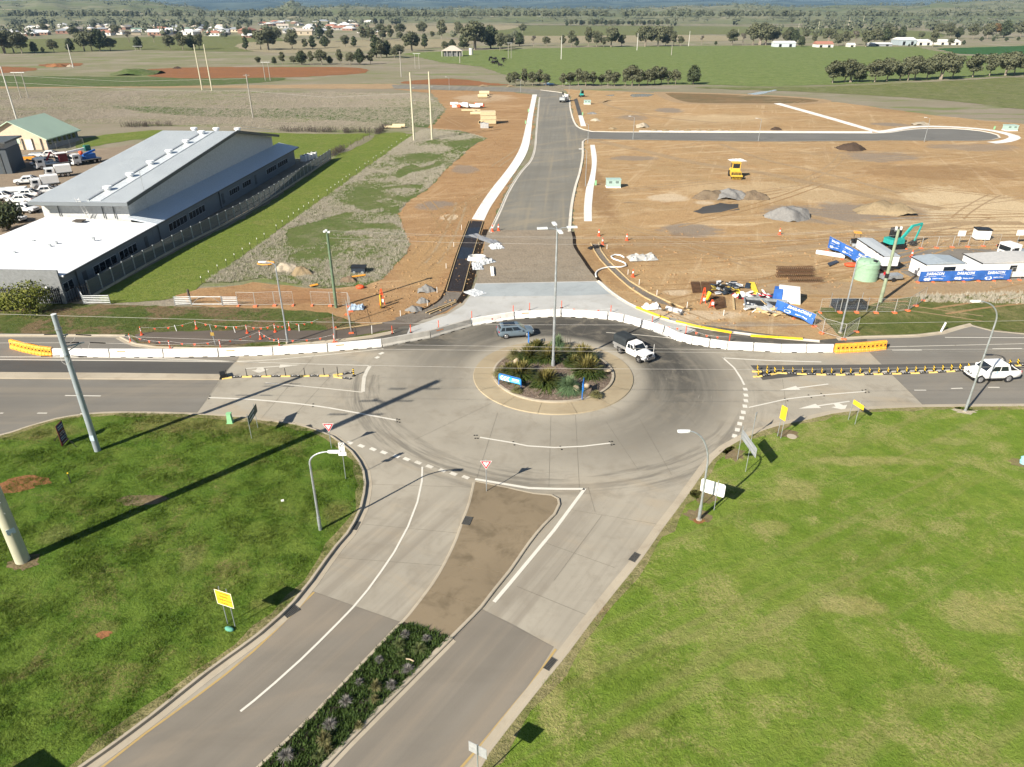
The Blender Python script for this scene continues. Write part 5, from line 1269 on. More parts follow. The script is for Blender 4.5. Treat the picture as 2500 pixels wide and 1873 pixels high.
def mk_water(p, L, rz, i, where, total):
    e = thing('water_barrier', 'orange plastic water-filled barrier, %s module at the %s end of the white line' % (('first', 'second', 'third')[i], where), 'road barrier', p, rz, 'orange water-filled barriers')
    m = MB(); ns = 8
    for k in range(4):
        x0, x1 = L * k / 4 + .015, L * (k + 1) / 4 - .015
        m.loft([[(x, y * s, z) for y, z in ((-.34,0),(.34,0),(.34,.22),(.24,.34),(.22,.9),(.12,1.02),(-.12,1.02),(-.22,.9),(-.24,.34),(-.34,.22))] for x, s in ((x0,.9),(x0 + .05,1),(x1 - .05,1),(x1,.9))])
    m.build('shell', m_orangeb, e)
    h = MB()
    for k in range(4): h.box((L * (k + .5) / 4,-.232,.60),(.2,.05,.16))
    h.build('fork_slot', m_dark, e)
    MB().cyl((L, 0,.02),(L, 0,1.06),.04, n=8).build('pin', m_galv, e)
for J, where in (([(24,851),(60,861),(94,868),(127,872)], 'left'),([(2040,863),(2082,861),(2124,858),(2164,854)], 'right')):
    place_run(J, lambda p, L, rz, i, w=where: mk_water(p, L, rz, i, w, 3), '', '', '', '')
def separator(pix, label, group, paddle, ends=()):
    P = GP(pix); tot = []; L = 0
    pts = smooth(P, .25); acc = [0]
    for i in range(len(pts) - 1): acc.append(acc[-1] + math.dist(pts[i], pts[i + 1]))
    def at(s):
        for i in range(len(pts) - 1):
            if acc[i + 1] >= s:
                k = (s - acc[i]) / max(acc[i + 1] - acc[i],1e-6); return Vector((pts[i][0] + (pts[i + 1][0] - pts[i][0]) * k, pts[i][1] + (pts[i + 1][1] - pts[i][1]) * k, 0)), math.atan2(pts[i + 1][1] - pts[i][1], pts[i + 1][0] - pts[i][0])
        return Vector((*pts[-1],0)),0
    s = .55; i = 0
    while s < acc[-1]:
        p, rz = at(s)
        e = thing('lane_separator', label, 'lane separator', (p.x, p.y, .006), rz, group)
        yl = i % 2 == 0
        MB().loft([[(x, y * k, z * k) for y, z in ((-.13,0),(.13,0),(.09,.1),(-.09,.1))] for x, k in ((-.50,.8),(-.44,1),(.44,1),(.50,.8))]).build('base', m_yelk if yl else m_black, e)
        if not yl:
            for k in (-.3,0,.3): MB().box((k, 0,.102),(.16,.10,.012)).build('white_pad', m_white_p, e)
        MB().cyl((0,0,.1),(0,0,.18),.055, n=8).build('socket', m_black, e)
        if paddle:
            pd = MB()
            pd.loft([[(x, w * math.cos(a), z + .0) for z, w, a in ()] or [(x, y, z) for y, z in ((-.07,.18),(.07,.18),(.11,.34),(.11,.66),(.06,.80),(-.06,.80),(-.11,.66),(-.11,.34))] for x in (-.02,.02)])
            pd.build('paddle', m_black, e)
            for k in range(2):
                z = .30 + k * .24; MB().add([(-.026,-.112, z),(-.026,.112, z + .12),(-.026,.112, z + .24),(-.026,-.112, z + .12),(.026,-.112, z),(.026,.112, z + .12),(.026,.112, z + .24),(.026,-.112, z + .12)],[(0,3,2,1),(4,5,6,7),(0,1,5,4),(3,7,6,2),(0,4,7,3),(1,2,6,5)]).build('stripe', m_yel, e)
        elif i % 2 == 0:
            MB().cyl((0,0,.15),(0,0,.95),.04,.035,8).build('post', m_black, e)
        s += 1.0; i += 1
separator([(1896,911),(1960,914),(2050,915.5),(2150,914),(2250,911),(2337,906),(2440,897),(2560,886)], 'rubber lane separator with striped paddle in the long right-hand line', 'right-hand lane separators', True)
separator([(1835,908),(1865,908),(1893,910)], 'rubber lane separator in the upper arm of the right-hand nose', 'right-hand nose separators, upper', True)
separator([(1838,921),(1866,918),(1892,913)], 'rubber lane separator in the lower arm of the right-hand nose', 'right-hand nose separators, lower', True)
separator([(541,926),(570,922),(620,920),(720,919),(812,918)], 'rubber lane separator with thin black post in the left-hand line', 'left-hand lane separators', False)
separator([(812,917),(835,914),(858,911)], 'rubber lane separator in the upper arm of the left-hand nose', 'left-hand nose separators, upper', False)
separator([(814,920),(836,923),(858,926)], 'rubber lane separator in the lower arm of the left-hand nose', 'left-hand nose separators, lower', False)
p = G(864,918); e = thing('chevron_post', 'short yellow and black striped post at the tip of the left-hand nose', 'bollard', p); MB().cyl((0,0,0),(0,0,.12),.2,.1,10).build('base', m_black, e); MB().cyl((0,0,.1),(0,0,.85),.07, n=8).build('post', m_black, e)
for z in (.25,.48,.7): MB().cyl((0,0, z),(0,0, z + .12),.075, n=8).build('stripe', m_yel, e)
o = MB().box((0,0,.25),(.55,.9,.5),.5).build('end_block', m_black, None, G(545,921)); tag(o, 'black rubber end block on the tip of the long raised median', 'end block')
def bollard(px, py, k=0, H=1.05):
    p = G(px, py); e = thing('traffic_bollard', 'orange traffic bollard with white bands, number %s along the closed path' % ('one two three four five six seven eight nine ten eleven twelve'.split()[k]), 'bollard', p, 0, 'orange path bollards')
    MB().cyl((0,0,0),(0,0,.1),.2,.17,8).build('base', m_orange, e); MB().cyl((0,0,.08),(0,0, H),.065,.05,8).build('post', m_orange, e)
    for z in (.5,.72): MB().cyl((0,0, z),(0,0, z + .13),.064,.062,8).build('white_band', m_white_p, e)
    return p
q5 = lambda x, y: (x * .2848,750 + y * .2848)
q6 = lambda x, y: (620 + x * .2848,750 + y * .2848)
upper = [q5(1215,238), q5(1685,185), q5(2120,222), q6(183,212), q6(306,195)]
lower = [q5(1122,300), q5(1460,358), q5(1893,352), q6(57,272), q6(220,340), q6(690,300)]
for k, q in enumerate(upper + lower): bollard(*q, k)
def bunting(pts, label, H=.95, col=m_orange, r=.008, step=1.3, sag=.35):
    P = [G(*q) for q in pts]
    e = thing('bunting', label, 'bunting', P[0],0, 'flag bunting')
    line_pts, fl = [], MB()
    for a, b in zip(P, P[1:]):
        n = max(4, int((b - a).length / step))
        for k in range(n):
            t = k / n; q = a.lerp(b, t) - P[0]; q.z = H - sag * 4 * t * (1 - t)
            line_pts.append(q)
            if k:
                d = (b - a).normalized() * .16; w = rnd.uniform(-.08,.08)
                fl.add([q - d, q + d, q + Vector((w, w, -.28)), q + Vector((w * .3, w * .3 + .012,-.12))],[(0,1,3),(0,3,2),(1,2,3)])
    q = P[-1] - P[0]; q.z = H; line_pts.append(q)
    MB().tube(line_pts, r, 4).build('cord', m_white_p, e)
    fl.build('flags', col, e)
bunting(upper + [q6(560,165)], 'orange flag bunting along the upper edge of the closed path')
bunting(lower, 'orange flag bunting along the lower edge of the closed path')
def stake(px, py, hpx, label, group='white survey stakes', lean=.0):
    p = G(px, py); e = MB().bar((0,0,0),(lean, 0, hpx * mpp(p) / _cp),.09,.06).build('survey_stake', m_white_p, None, p); tag(e, label, 'stake', group)
q4 = lambda x, y: (620 + x * .2848,460 + y * .2848)
q3 = lambda x, y: (1240 + x * .2848,460 + y * .2848)
for x, y, hh in ((1515,205,14),(2017,218,14)): stake(*q5(x, y), hh, 'white survey stake on the verge among the orange bollards', 'white stakes by the bollards', -.1)
for x, y, hh in ((388,205,15),(1012,228,19)): stake(*q6(x, y), hh, 'white survey stake beside the closed asphalt path', 'white stakes by the asphalt path', .05)
for x, y, hh in ((1780,355,11),(1713,500,10),(1648,685,11),(1570,893,12),(1487,1005,13),(1257,1095,13)): stake(*q4(x, y), hh, 'white survey stake left of the dark mesh footpath', 'white stakes left of the new path')
for x, y, hh in ((848,520,10),(1028,738,11),(1124,825,12),(1275,920,13),(1534,1022,13),(1847,1090,13)): stake(*q3(x, y), hh, 'white survey stake along the curved formwork right of the new road', 'white stakes right of the new road')
p = G(2296,812); o = MB().bar((0,0,0),(.35,.1,1.25),.22,.04).build('guide_post', m_white_p, None, p); tag(o, 'white guide post leaning on the right-hand kerb curve', 'guide post')
droppers = [(493,693),(512,679),(533,664),(554,650),(574,636),(594,622),(612,609),(629,597),(647,585),(676,564),(691,553),(706,542),(718,533),(731,524),(743,516),(755,508),(767,500),(779,491),(800,476),(809,469),(819,462),(828,456),(837,449),(846,442),(854,437),(871,425),(879,419),(892,409),(900,404),(912,395),(919,390),(931,383),(938,378),(950,369),(957,364),(969,355),(980,347),(994,339),(1004,333)]
dm = MB().cyl((0,0,0),(0,0,.9),.03, n=5).mesh('dropper'); dm.materials.append(m_black); tm_ = MB().box((0,0,.98),(.07,.05,.24)).mesh('white_tip'); tm_.materials.append(m_white_p)
for x, y in droppers:
    e = thing('fence_dropper', 'white-tipped steel fence post in the line between mown strip and dry weeds', 'fence post', G(x, y),0, 'white-tipped fence posts')
    for nm, me in (('post', dm),('white_tip', tm_)):
        o = bpy.data.objects.new(nm, me); COL.objects.link(o); o.parent = e
m_mesh = plain('fence_wire', (.50,.50,.48),.5,.4)
m_foot = plain('orange_foot', (.80,.16,.06),.7)
def fence_panel(a_px, b_px, label, H=1.9, group='temporary mesh panels', feet=True):
    a, b = G(*a_px), G(*b_px); d = b - a; L = d.length
    e = thing('temporary_fence', label, 'fence', (a.x, a.y, 0), math.atan2(d.y, d.x), group)
    m = MB()
    for x in (.03, L - .03): m.cyl((x, 0,.06),(x, 0, H),.022, n=6)
    for z in (.18, H - .02): m.cyl((.03,0, z),(L - .03,0, z),.02, n=6)
    m.build('frame', m_mesh, e)
    w = MB()
    for k in range(1, int(L / .16)): w.bar((k * .16,0,.18),(k * .16,0, H),.006)
    for k in range(1,7): w.bar((0,0,.18 + k * (H - .2) / 7),(L, 0,.18 + k * (H - .2) / 7),.006)
    w.build('wire_mesh', m_mesh, e)
    if feet:
        for x in (.1, L - .1): MB().box((x, 0,.07),(.26,.62,.14),0, None, .8).build('foot', m_foot, e)
    return e, L
for k, (a, b) in enumerate((((581,747),(624,748)),((624,748),(671,746)),((671,746),(718,746)),((761,746),(807,747)),((807,747),(851,748)),((851,748),(857,762)))):
    fence_panel(a, b, 'mesh fence panel on orange feet left of the new road, %s from the left' % ('first second third fourth fifth sixth'.split()[k]))
for k, (a, b) in enumerate((((816,800),(818,838)),((848,768),(858,815)))): fence_panel(a, b, 'mesh fence panel standing end-on across the asphalt path, %s one' % ('left', 'right')[k])
for k, (a, b) in enumerate((((2000,764),(2050,763)),((2050,763),(2091,763)),((2091,763),(2138,764)),((2138,764),(2183,764)),((2183,764),(2216,759)),((2216,759),(2236,747)),((2236,747),(2256,734)))):
    fence_panel(a, b, 'mesh fence panel near the leaning timber pole, %s from the left' % ('first second third fourth fifth sixth seventh'.split()[k]))
for k in range(6):
    x0 = 2210 + k * 38; y0 = 608 - k * 1.3
    fence_panel((x0, y0),(x0 + 38, y0 - 1.3), 'mesh fence panel on orange feet behind the site sheds, %s from the left' % ('first second third fourth fifth sixth'.split()[k]))
for k, (a, b) in enumerate((((1987,797),(2007,814)),((2007,814),(2059,829)),((2059,829),(2092,810)))): fence_panel(a, b, 'mesh gate panel near the orange barriers at right, %s of three' % ('left', 'middle', 'right')[k])
m_banner = plain('banner_blue', (.035,.13,.44),.7, var=.25, scale=.8)
m_bannerw = plain('banner_white', (.74,.76,.80),.7, var=.05)
def banner(a_px, b_px, n_rep, label, H=1.7, low=.25, bulge=.0, lift=0.0, feet=True, start=0.0, tilt=0.0):
    a, b = G(*a_px), G(*b_px); d = b - a; L = d.length; rz = math.atan2(d.y, d.x)
    e = thing('banner_fence', label, 'banner fence', (a.x, a.y, 0), rz, 'blue banner fences')
    n = max(2, int(round(L / 2.4))); m = MB()
    for k in range(n + 1): m.cyl((L * k / n, .06,.05),(L * k / n, .06, H + .05),.022, n=6)
    for z in (.2, H): m.cyl((0,.06, z),(L, .06, z),.018, n=6)
    m.build('frame', m_mesh, e)
    if feet:
        for k in range(n + 1): MB().box((L * k / n, 0,.07),(.26,.6,.14),0, None, .8).build('foot', m_foot, e)
    g = random.Random(int(L * 100)); NX, NZ = max(12, int(L * 4)),8
    ph = [g.uniform(0,6) for _ in range(4)]
    def S_(x, z):
        u = z / H
        y = -.05 - bulge * math.sin(math.pi * min(1, max(0, x / L))) * (1 - u) * 1.0 - .05 * math.sin(x * 1.7 + ph[0]) * (1 - u) - .025 * math.sin(x * 4.3 + u * 3 + ph[1])
        zz = low + (H - low) * u + lift * (1 - u) * math.sin(math.pi * min(1, max(0, x / L))) + .05 * math.sin(x * 2.1 + ph[2]) * (1 - u)
        return Vector((x, y - tilt * (1 - u), zz))
    vs, fs = [],[]
    for i in range(NX + 1):
        for j in range(NZ + 1): vs.append(S_(L * i / NX, H * j / NZ))
    for i in range(NX):
        for j in range(NZ): o = i * (NZ + 1) + j; fs.append((o, o + NZ + 1, o + NZ + 2, o + 1))
    cl = MB().add(vs, fs, True).build('banner', m_banner, e)
    for k in range(n_rep):
        cx = L * (k + .5 + start) / n_rep; w = min(L / n_rep * .72,4.2)
        if cx > L * .97: break
        txt = text_part('DARACON', .62, m_bannerw, None, Matrix.Identity(4), bold=.025, sx=w / 3.9)
        blob = MB(); pts = [(-.62,.0),(-.35,.2),(-.05,.18),(.2,.26),(.38,.1),(.45,-.12),(.2,-.3),(-.15,-.22),(-.3,-.3),(-.55,-.2)]
        blob.sheet([(p[0] * .95, p[1] * .95) for p in pts],0); bo = blob.build('emblem', m_bannerw)
        t2 = text_part('Staying Ahead', .27, m_bannerw, None, Matrix.Identity(4), bold=.008)
        ln = MB().box((0,0,0),(w * .96,.05,.004)).build('rule', m_bannerw)
        for o, ox, oz in ((txt, 0, H * .74),(ln, 0, H * .50),(bo, -w * .28, H * .24),(t2, w * .16, H * .24)):
            for v in o.data.vertices:
                q = S_(cx + ox + v.co.x, oz + v.co.y); v.co = q + Vector((0,-.02,0))
            o.parent = cl
    return e
banner((2019,613),(2118,668),3, 'sagging blue banner fence running back beside the tall white site shed', 2.4,.5,.25,.55, start=.02)
banner((2240,690),(2462,685),3, 'straight blue banner fence in front of the low white site sheds', 1.6,.2,.04,0)
fence_panel((2462,685),(2490,684), 'mesh panel at the right end of the straight blue banner')
banner((1893,760),(1987,797),1, 'blue banner blown off its fence near the pile of scrap', 1.55,.35,.7,.5, True, .12,.35)
def isl_pt(px, py, z): return G(px, py, z)
p0, p1 = G(1218,938,.35), G(1272,951,.40); d = p1 - p0; L = d.length; rz = math.atan2(d.y, d.x)
e = thing('chevron_sign', 'blue roundabout sign with three white chevrons on the island', 'road sign', (p0.x, p0.y, .33), rz)
m = MB().tube([(0,0,0),(0,0,1.05),(.05,0,1.18),(.16,0,1.25),(L - .16,0,1.25),(L - .05,0,1.18),(L, 0,1.05),(L, 0,0)],.045,8); m.build('frame', m_blue, e)
MB().box((L / 2,-.03,.88),(L - .1,.03,.56)).build('panel', m_blue_l, e)
for k in range(3):
    x = .14 + k * L * .14; w = L * .085
    MB().add([(x, -.05,.88),(x + .22,-.05,1.14),(x + .22 + w, -.05,1.14),(x + w, -.05,.88),(x + .22 + w, -.05,.62),(x + .22,-.05,.62)],[(5,4,3,0),(0,3,2,1)]).build('chevron', m_signw, e)
MB().box((L * .76,-.05,.98),(L * .30,.008,.18)).build('white_plate', m_signw, e)
m = MB()
for j in range(14): m.box((L * (.56 + j * .029),-.05,.76 - .0),(L * .018,.008,.05))
m.build('lettering', m_signw, e)
for (b, tdeg, lb, hh) in (((1421,975),80, 'blue-posted sign seen edge-on at the right front of the island', 1.55),((1291,850),91, 'blue post of a sign at the back of the island', 1.3)):
    p = G(b[0], b[1],.33); e = thing('chevron_sign', lb, 'road sign', p, R(tdeg)); L = 1.5
    MB().tube([(0,0,0),(0,0, hh),(.15,0, hh + .12),(L - .15,0, hh + .12),(L, 0, hh),(L, 0,0)],.045,8).build('frame', m_blue, e)
    MB().box((L / 2,.03, hh - .3),(L - .1,.03,.6)).build('panel', m_blue, e)
def spiky(seed, n, Rr, H, droop, w, base=0.0, upright=.3):
    g = random.Random(seed); vs, fs = [],[]
    for k in range(n):
        az = g.uniform(0,2 * math.pi); el = g.uniform(upright, 1.45); L = g.uniform(.75,1.1)
        hor, ver = math.cos(el) * Rr * L, math.sin(el) * H * L
        side = Vector((-math.sin(az), math.cos(az),0)) * w * g.uniform(.7,1.3)
        o = len(vs); b0 = Vector((g.uniform(-.12,.12) * Rr, g.uniform(-.12,.12) * Rr, base + g.uniform(0,.2) * H))
        for j, t in enumerate((0,.4,.75,1.0)):
            q = b0 + Vector((math.cos(az) * hor * t, math.sin(az) * hor * t, ver * t - droop * H * t * t * math.cos(el)))
            q.z = max(q.z, .02); ww = (.7,1.0,.7,.04)[j]
            vs += [q - side * ww, q + side * ww]
        for j in range(3): fs.append((o + 2 * j, o + 2 * j + 1, o + 2 * j + 3, o + 2 * j + 2))
    return vs, fs
def leafmix(name, a, b, tip):
    t = NT(name); oi = t.n('ShaderNodeObjectInfo'); g = t.n('ShaderNodeNewGeometry')
    c = t.mix(g.outputs['Random Per Island'], a, b)
    c = t.mix(t.step(t.xyz(t.obj())[2],.5,1.3,0,.75), c, tip)
    return t.done(c, .6,0,.2)
m_gymea = leafmix('gymea_leaves', (.028,.052,.012),(.070,.092,.022),(.19,.155,.05))
m_grasst = leafmix('grass_tree', (.085,.14,.065),(.13,.20,.095),(.17,.24,.12))
m_tuss = leafmix('tussock', (.15,.15,.06),(.21,.19,.09),(.28,.23,.12))
plants = [(1292,878,1.25,1.25, 'gymea', 'broad dark rosette plant right of the upright boulder'),(1340,880,1.35,1.3, 'gymea', 'broad dark rosette plant behind the lamp mast'),(1420,878,1.35,1.3, 'gymea', 'orange-tipped rosette plant at the back right of the island'),(1432,912,1.5,1.45, 'gymea', 'orange-tipped rosette plant, largest at the right of the island'),(1270,920,1.35,1.3, 'gymea', 'dark rosette plant behind the blue chevron sign'),(1334,938,1.4,1.25, 'gymea', 'dark rosette plant in the front middle of the island'),
          (1388,950,1.2,1.15, 'grasst', 'fine-leaved blue-green grass tree at the front of the island'),(1362,848,.95,1.15, 'grasst', 'grass tree behind the lamp mast'),(1257,872,.8,.8, 'tuss', 'pale tussock at the back left of the island'),(1225,915,.75,.8, 'tuss', 'straw-coloured tussock at the left of the island'),(1242,912,.8,.9, 'gymea', 'small green rosette plant left of the chevron sign'),(1385,862,.7,.8, 'tuss', 'spiky yellowish plant with tall flower spikes at the back of the island'),(1262,955,.45,.4, 'tuss', 'low golden plant at the foot of the chevron sign'),(1310,855,1.0,.9, 'gymea', 'small dark plant at the back edge of the island'),(1400,893,.9,.85, 'gymea', 'dark rosette plant in the middle of the island'),(1455,965,.5,.35, 'tuss', 'low pale tuft near the edge-on blue sign')]
for k, (px, py, rr, hh, kd, lb) in enumerate(plants):
    p = G(px, py, .4); e = thing({'gymea': 'rosette_plant', 'grasst': 'grass_tree', 'tuss': 'tussock_plant'}[kd], lb, 'plant', p, 0, 'island plants')
    n, w, mt, dr = {'gymea': (210,.055, m_gymea, .55), 'grasst': (420,.016, m_grasst, .9), 'tuss': (170,.02, m_tuss, .7)}[kd]
    rr *= 1.5; vs, fs = spiky(50 + k, int(n * 3.2), rr * 1.1, hh * 1.35, dr, w * 1.0,.05,.02); MB().add(vs, fs).build('leaves', mt, e)
    vs, fs = spiky(150 + k, n // 3, rr * .9, hh * .4, dr, w, .0,.0); MB().add(vs, fs).build('lower_leaves', plain('dead_leaves', (.14,.09,.04),.9), e)
    if kd != 'gymea': MB().cyl((0,0,-.2),(0,0,.3),.14,.1,8).build('stem', m_bark_d, e)
    if 'flower spikes' in lb:
        for q in ((-.3,.1),(0,.2),(.35,0)): MB().cyl((q[0] * .5, q[1],.3),(q[0], q[1],2.0),.03,.02,6).build('flower_spike', m_bark_d, e)
m_rock = plain('sandstone', (.42,.34,.24),.9, var=.3, scale=1.5, bump=.4)
for px, py, r, sq, lb in ((1261,892,.42,(.8,.7,1.25), 'upright tan boulder at the left of the island'),(1481,906,.5,(1.1,.7,.35), 'flat pale boulder at the right of the island'),(1406,953,.4,(.9,.7,.9), 'grey boulder beside the grass tree'),(1432,945,.3,(1.2,.8,.8), 'dark half-buried boulder behind the edge-on sign')):
    p = G(px, py, .45); o = MB().ball((0,0, r * sq[2] * .6), r, 14,9, sq, .09, random.Random(px)).build('boulder', m_rock, None, p); tag(o, lb, 'boulder')
# == vehicles
m_tyre = plain('tyre', (.022,.022,.023),.85)
m_rim = plain('alloy_rim', (.42,.42,.43),.35,.7)
m_glass = glass('car_glass')
m_trim = plain('black_trim', (.02,.02,.021),.5)
m_chrome = plain('chrome', (.60,.60,.62),.2,.9)
m_tail = plain('tail_light', (.45,.02,.03),.25)
m_head = plain('head_light', (.70,.72,.75),.15)
def carpaint(name, col, rough=.25):
    if name in MATS: return MATS[name]
    t = NT(name); t.b.inputs['Coat Weight'].default_value = .6; t.b.inputs['Coat Roughness'].default_value = .08
    return t.done(t.mix(t.noise(t.obj(),1.2), mul(col, .93), mul(col, 1.05)), rough + .15,0,.4)
def wheel(e, x, y, r, w=.23, dark=False):
    s = 1 if y > 0 else -1
    o = MB().cyl((x, y - s * w, r),(x, y, r), r, r * .97,20).build('wheel', m_tyre, e)
    MB().cyl((x, y, r),(x, y + s * .012, r), r * .66, r * .62,16).build('rim', m_trim if dark else m_rim, o)
    m = MB()
    for k in range(5):
        a = 2 * math.pi * k / 5 + .3; m.bar((x, y + s * .016, r),(x + math.cos(a) * r * .58, y + s * .02, r + math.sin(a) * r * .58), r * .18,.02,(0,1,0))
    m.build('spokes', m_rim, o)
    MB().cyl((x, y - s * .12, r * 1.04),(x, y + s * .006 - s * .03, r * 1.04), r * 1.13, r * 1.13,20).build('wheel_arch', m_trim, e)
def body(e, st, paint, name='body', crown=.03):
    rings = []
    for x, zb, zt, w in st:
        h = zt - zb
        half = [(.90,0),(.985,.18),(1.0,.45),(.985,.72),(.95,.90),(.86,1.0)]
        rings.append([(x, -w * k, zb + h * u) for k, u in half] + [(x, -w * .4, zt + crown),(x, w * .4, zt + crown)] + [(x, w * k, zb + h * u) for k, u in half[::-1]])
    return MB().loft(rings, smooth=True).build(name, paint, e)
def cabin(e, xf, xrf, xrr, xr, w0, w1, zb, zr, paint, splits, gmat=None, rear=True, wf=None):
    gmat = gmat or m_glass; wf = wf or w0
    B = [(xf, -wf, zb),(xf, wf, zb),(xr, w0, zb),(xr, -w0, zb)]; T = [(xrf, -w1, zr),(xrf, w1, zr),(xrr, w1, zr),(xrr, -w1, zr)]
    M_ = [tuple((B[i][k] * .18 + T[i][k] * .82) for k in range(3)) for i in range(4)]
    M_ = [(p[0], p[1] * 1.05, p[2]) for p in M_]
    cap = [(x * .9 + (xrf + xrr) / 2 * .1, y * .86, zr + .045) for x, y, _ in T]
    g = MB().loft([B, M_, T, cap]).build('cabin', paint, e)
    def panel(a, b, c, d, u0, u1, v0, v1, off, name, mat):
        f = lambda u, v: Vector(a).lerp(Vector(b), u).lerp(Vector(d).lerp(Vector(c), u), v)
        n = (Vector(b) - Vector(a)).cross(Vector(d) - Vector(a)).normalized() * off
        q = [f(u0, v0) + n, f(u1, v0) + n, f(u1, v1) + n, f(u0, v1) + n]
        return MB().add(q + [p - n * 1.5 for p in q],[(0,1,2,3),(0,4,5,1),(1,5,6,2),(2,6,7,3),(3,7,4,0)]).build(name, mat, e)
    panel(B[0], B[1], M_[1], M_[0],.06,.94,.08,.97,.018, 'windscreen', gmat)
    if rear: panel(B[2], B[3], M_[3], M_[2],.1,.9,.2,.92,.018, 'rear_window', gmat)
    for (u0, u1) in splits:
        panel(B[3], B[0], M_[0], M_[3], u0, u1,.1,.93,.016, 'side_window', gmat)
        panel(B[1], B[2], M_[2], M_[1],1 - u1,1 - u0,.1,.93,.016, 'side_window', gmat)
    return g
def place(e, rear_px, front_px, wb, track, side, z=0.0):
    """side = +1: the wheels seen are the left ones, -1: the right ones; local wheel axle at x=0 and x=wb"""
    a, b = G(*rear_px), G(*front_px); d = b - a; k = d.length / wb; az = math.atan2(d.y, d.x)
    left = Vector((-math.sin(az), math.cos(az),0))
    p = a - left * (side * track / 2 * k)
    e.location = p; e.rotation_euler = (0,0, az); e.scale = (k, k, k); return k
e = thing('car', 'grey-blue wagon driving round the far side of the roundabout', 'car')
pt = carpaint('grey_blue_paint', (.115,.155,.19))
body(e, [(-.92,.5,.9,.70),(-.85,.36,1.0,.82),(-.45,.26,1.04,.895),(.9,.24,1.0,.905),(2.3,.24,1.0,.905),(2.75,.27,.98,.89),(3.2,.3,.93,.85),(3.45,.38,.84,.77),(3.53,.46,.72,.66)], pt)
cabin(e, 2.5,1.62,-.50,-.84,.87,.67,.98,1.56, pt, ((.06,.2),(.24,.52),(.55,.84)))
for x in (0,2.67):
    for y in (-.91,.91): wheel(e, x, y, .34)
MB().box((.5,0,1.612),(1.4,.9,.02)).build('sunroof', m_glass, e)
for s in (-1,1):
    MB().tube([(-.3, s * .62,1.60),(.4, s * .63,1.65),(1.4, s * .62,1.60)],.022,6).build('roof_rail', m_trim, e)
    MB().box((-.84, s * .70,.92),(.14,.26,.16)).build('tail_light', m_tail, e)
    MB().box((3.32, s * .62,.74),(.18,.32,.12)).build('head_light', m_head, e)
    MB().box((1.95, s * .98,1.02),(.16,.18,.12)).build('mirror', pt, e)
    for x in (.62,1.62): MB().box((x, s * .915,.92),(.2,.02,.03)).build('door_handle', m_chrome, e)
MB().box((3.5,0,.58),(.08,.7,.2)).build('grille', m_trim, e); MB().box((-.9,0,.42),(.1,1.3,.2)).build('rear_bumper', m_trim, e)
MB().box((1.3,0,.24),(2.6,1.78,.08)).build('sill', m_trim, e)
place(e, (1236,828),(1288.6,824),2.67,1.82,-1)
def ute_front(e, pt):
    body(e, [(.95,.42,1.08,.90),(1.2,.40,1.12,.92),(2.2,.40,1.14,.92),(2.75,.42,1.12,.91),(3.5,.46,1.04,.88),(3.82,.5,.95,.80),(3.90,.55,.85,.70)], pt)
    cabin(e, 2.55,1.95,1.05,.95,.86,.68,1.10,1.74, pt, ((.1,.42),(.46,.80)))
e = thing('utility', 'white tray utility with black canvas canopy and bull bar on the roundabout', 'utility truck')
pt = carpaint('white_paint', (.80,.80,.79)); ute_front(e, pt)
for x in (0,3.08):
    for y in (-.93,.93): wheel(e, x, y, .40,.26, True)
m_alu = plain('aluminium_tray', (.55,.56,.57),.35,.7)
MB().box((-.15,0,.80),(2.15,1.86,.08)).build('tray', m_alu, e)
for s in (-1,1):
    MB().box((-.15, s * .92,.96),(2.15,.03,.26)).build('tray_side', m_alu, e)
    MB().box((-.75, s * .84,.62),(.5,.2,.3)).build('toolbox', m_alu, e)
MB().box((-1.21,0,.96),(.03,1.84,.26)).build('tailgate', m_alu, e)
cv = MB(); cv.loft([[(x, y * k, z) for y, z in ((-.93,1.08),(-.93,1.72),(-.86,1.90),(-.70,1.97),(0,1.99),(.70,1.97),(.86,1.90),(.93,1.72),(.93,1.08))] for x, k in ((-1.22,.97),(-1.1,1),(-.15,.985),(.85,1),(.92,.97))], smooth=False)
cv.build('canopy', plain('black_canvas', (.028,.034,.038),.8, var=.3, bump=.2), e)
MB().box((.3,0,.42),(2.0,.9,.16)).build('chassis', m_trim, e)
b = MB()
for s in (-1,1): b.tube([(3.9, s * .35,.45),(4.05, s * .35,.75),(3.98, s * .34,1.1)],.045,6); b.tube([(3.7, s * .92,.72),(3.98, s * .75,.75),(4.05,0,.78)],.04,6)
b.tube([(3.98,-.34,1.1),(3.98,.34,1.1)],.045,6); b.box((3.98,0,.55),(.14,1.6,.22)); b.build('bull_bar', m_chrome, e)
MB().box((3.88,0,.86),(.06,.9,.3)).build('grille', m_trim, e)
for s in (-1,1):
    MB().box((3.72, s * .68,.93),(.24,.3,.2)).build('head_light', m_head, e); MB().box((2.35, s * 1.02,1.15),(.14,.22,.22)).build('mirror', pt, e)
    MB().box((3.2, s * .90,.82),(1.0,.05,.1)).build('guard_flare', m_trim, e)
MB().cyl((3.9,.62,1.0),(3.9,.62,2.1),.025, n=6).build('antenna', m_white_p, e)
MB().tube([(2.2,-.93,1.1),(2.35,-.95,1.5),(2.2,-.80,1.85)],.05,6).build('snorkel', m_trim, e)
kH = place(e, (1512,863),(1557,886),3.08,1.86,-1); e.scale.z *= 1.06
hil = e
e = thing('utility', 'white twin-cab utility approaching in the right-hand lane', 'utility truck')
body(e, [(-1.28,.60,1.16,.84),(-1.22,.50,1.20,.92),(-.6,.42,1.20,.95),(.9,.40,1.19,.955),(2.3,.40,1.18,.955),(2.85,.42,1.16,.95),(3.55,.46,1.08,.91),(3.86,.5,.98,.82),(3.95,.56,.86,.70)], pt)
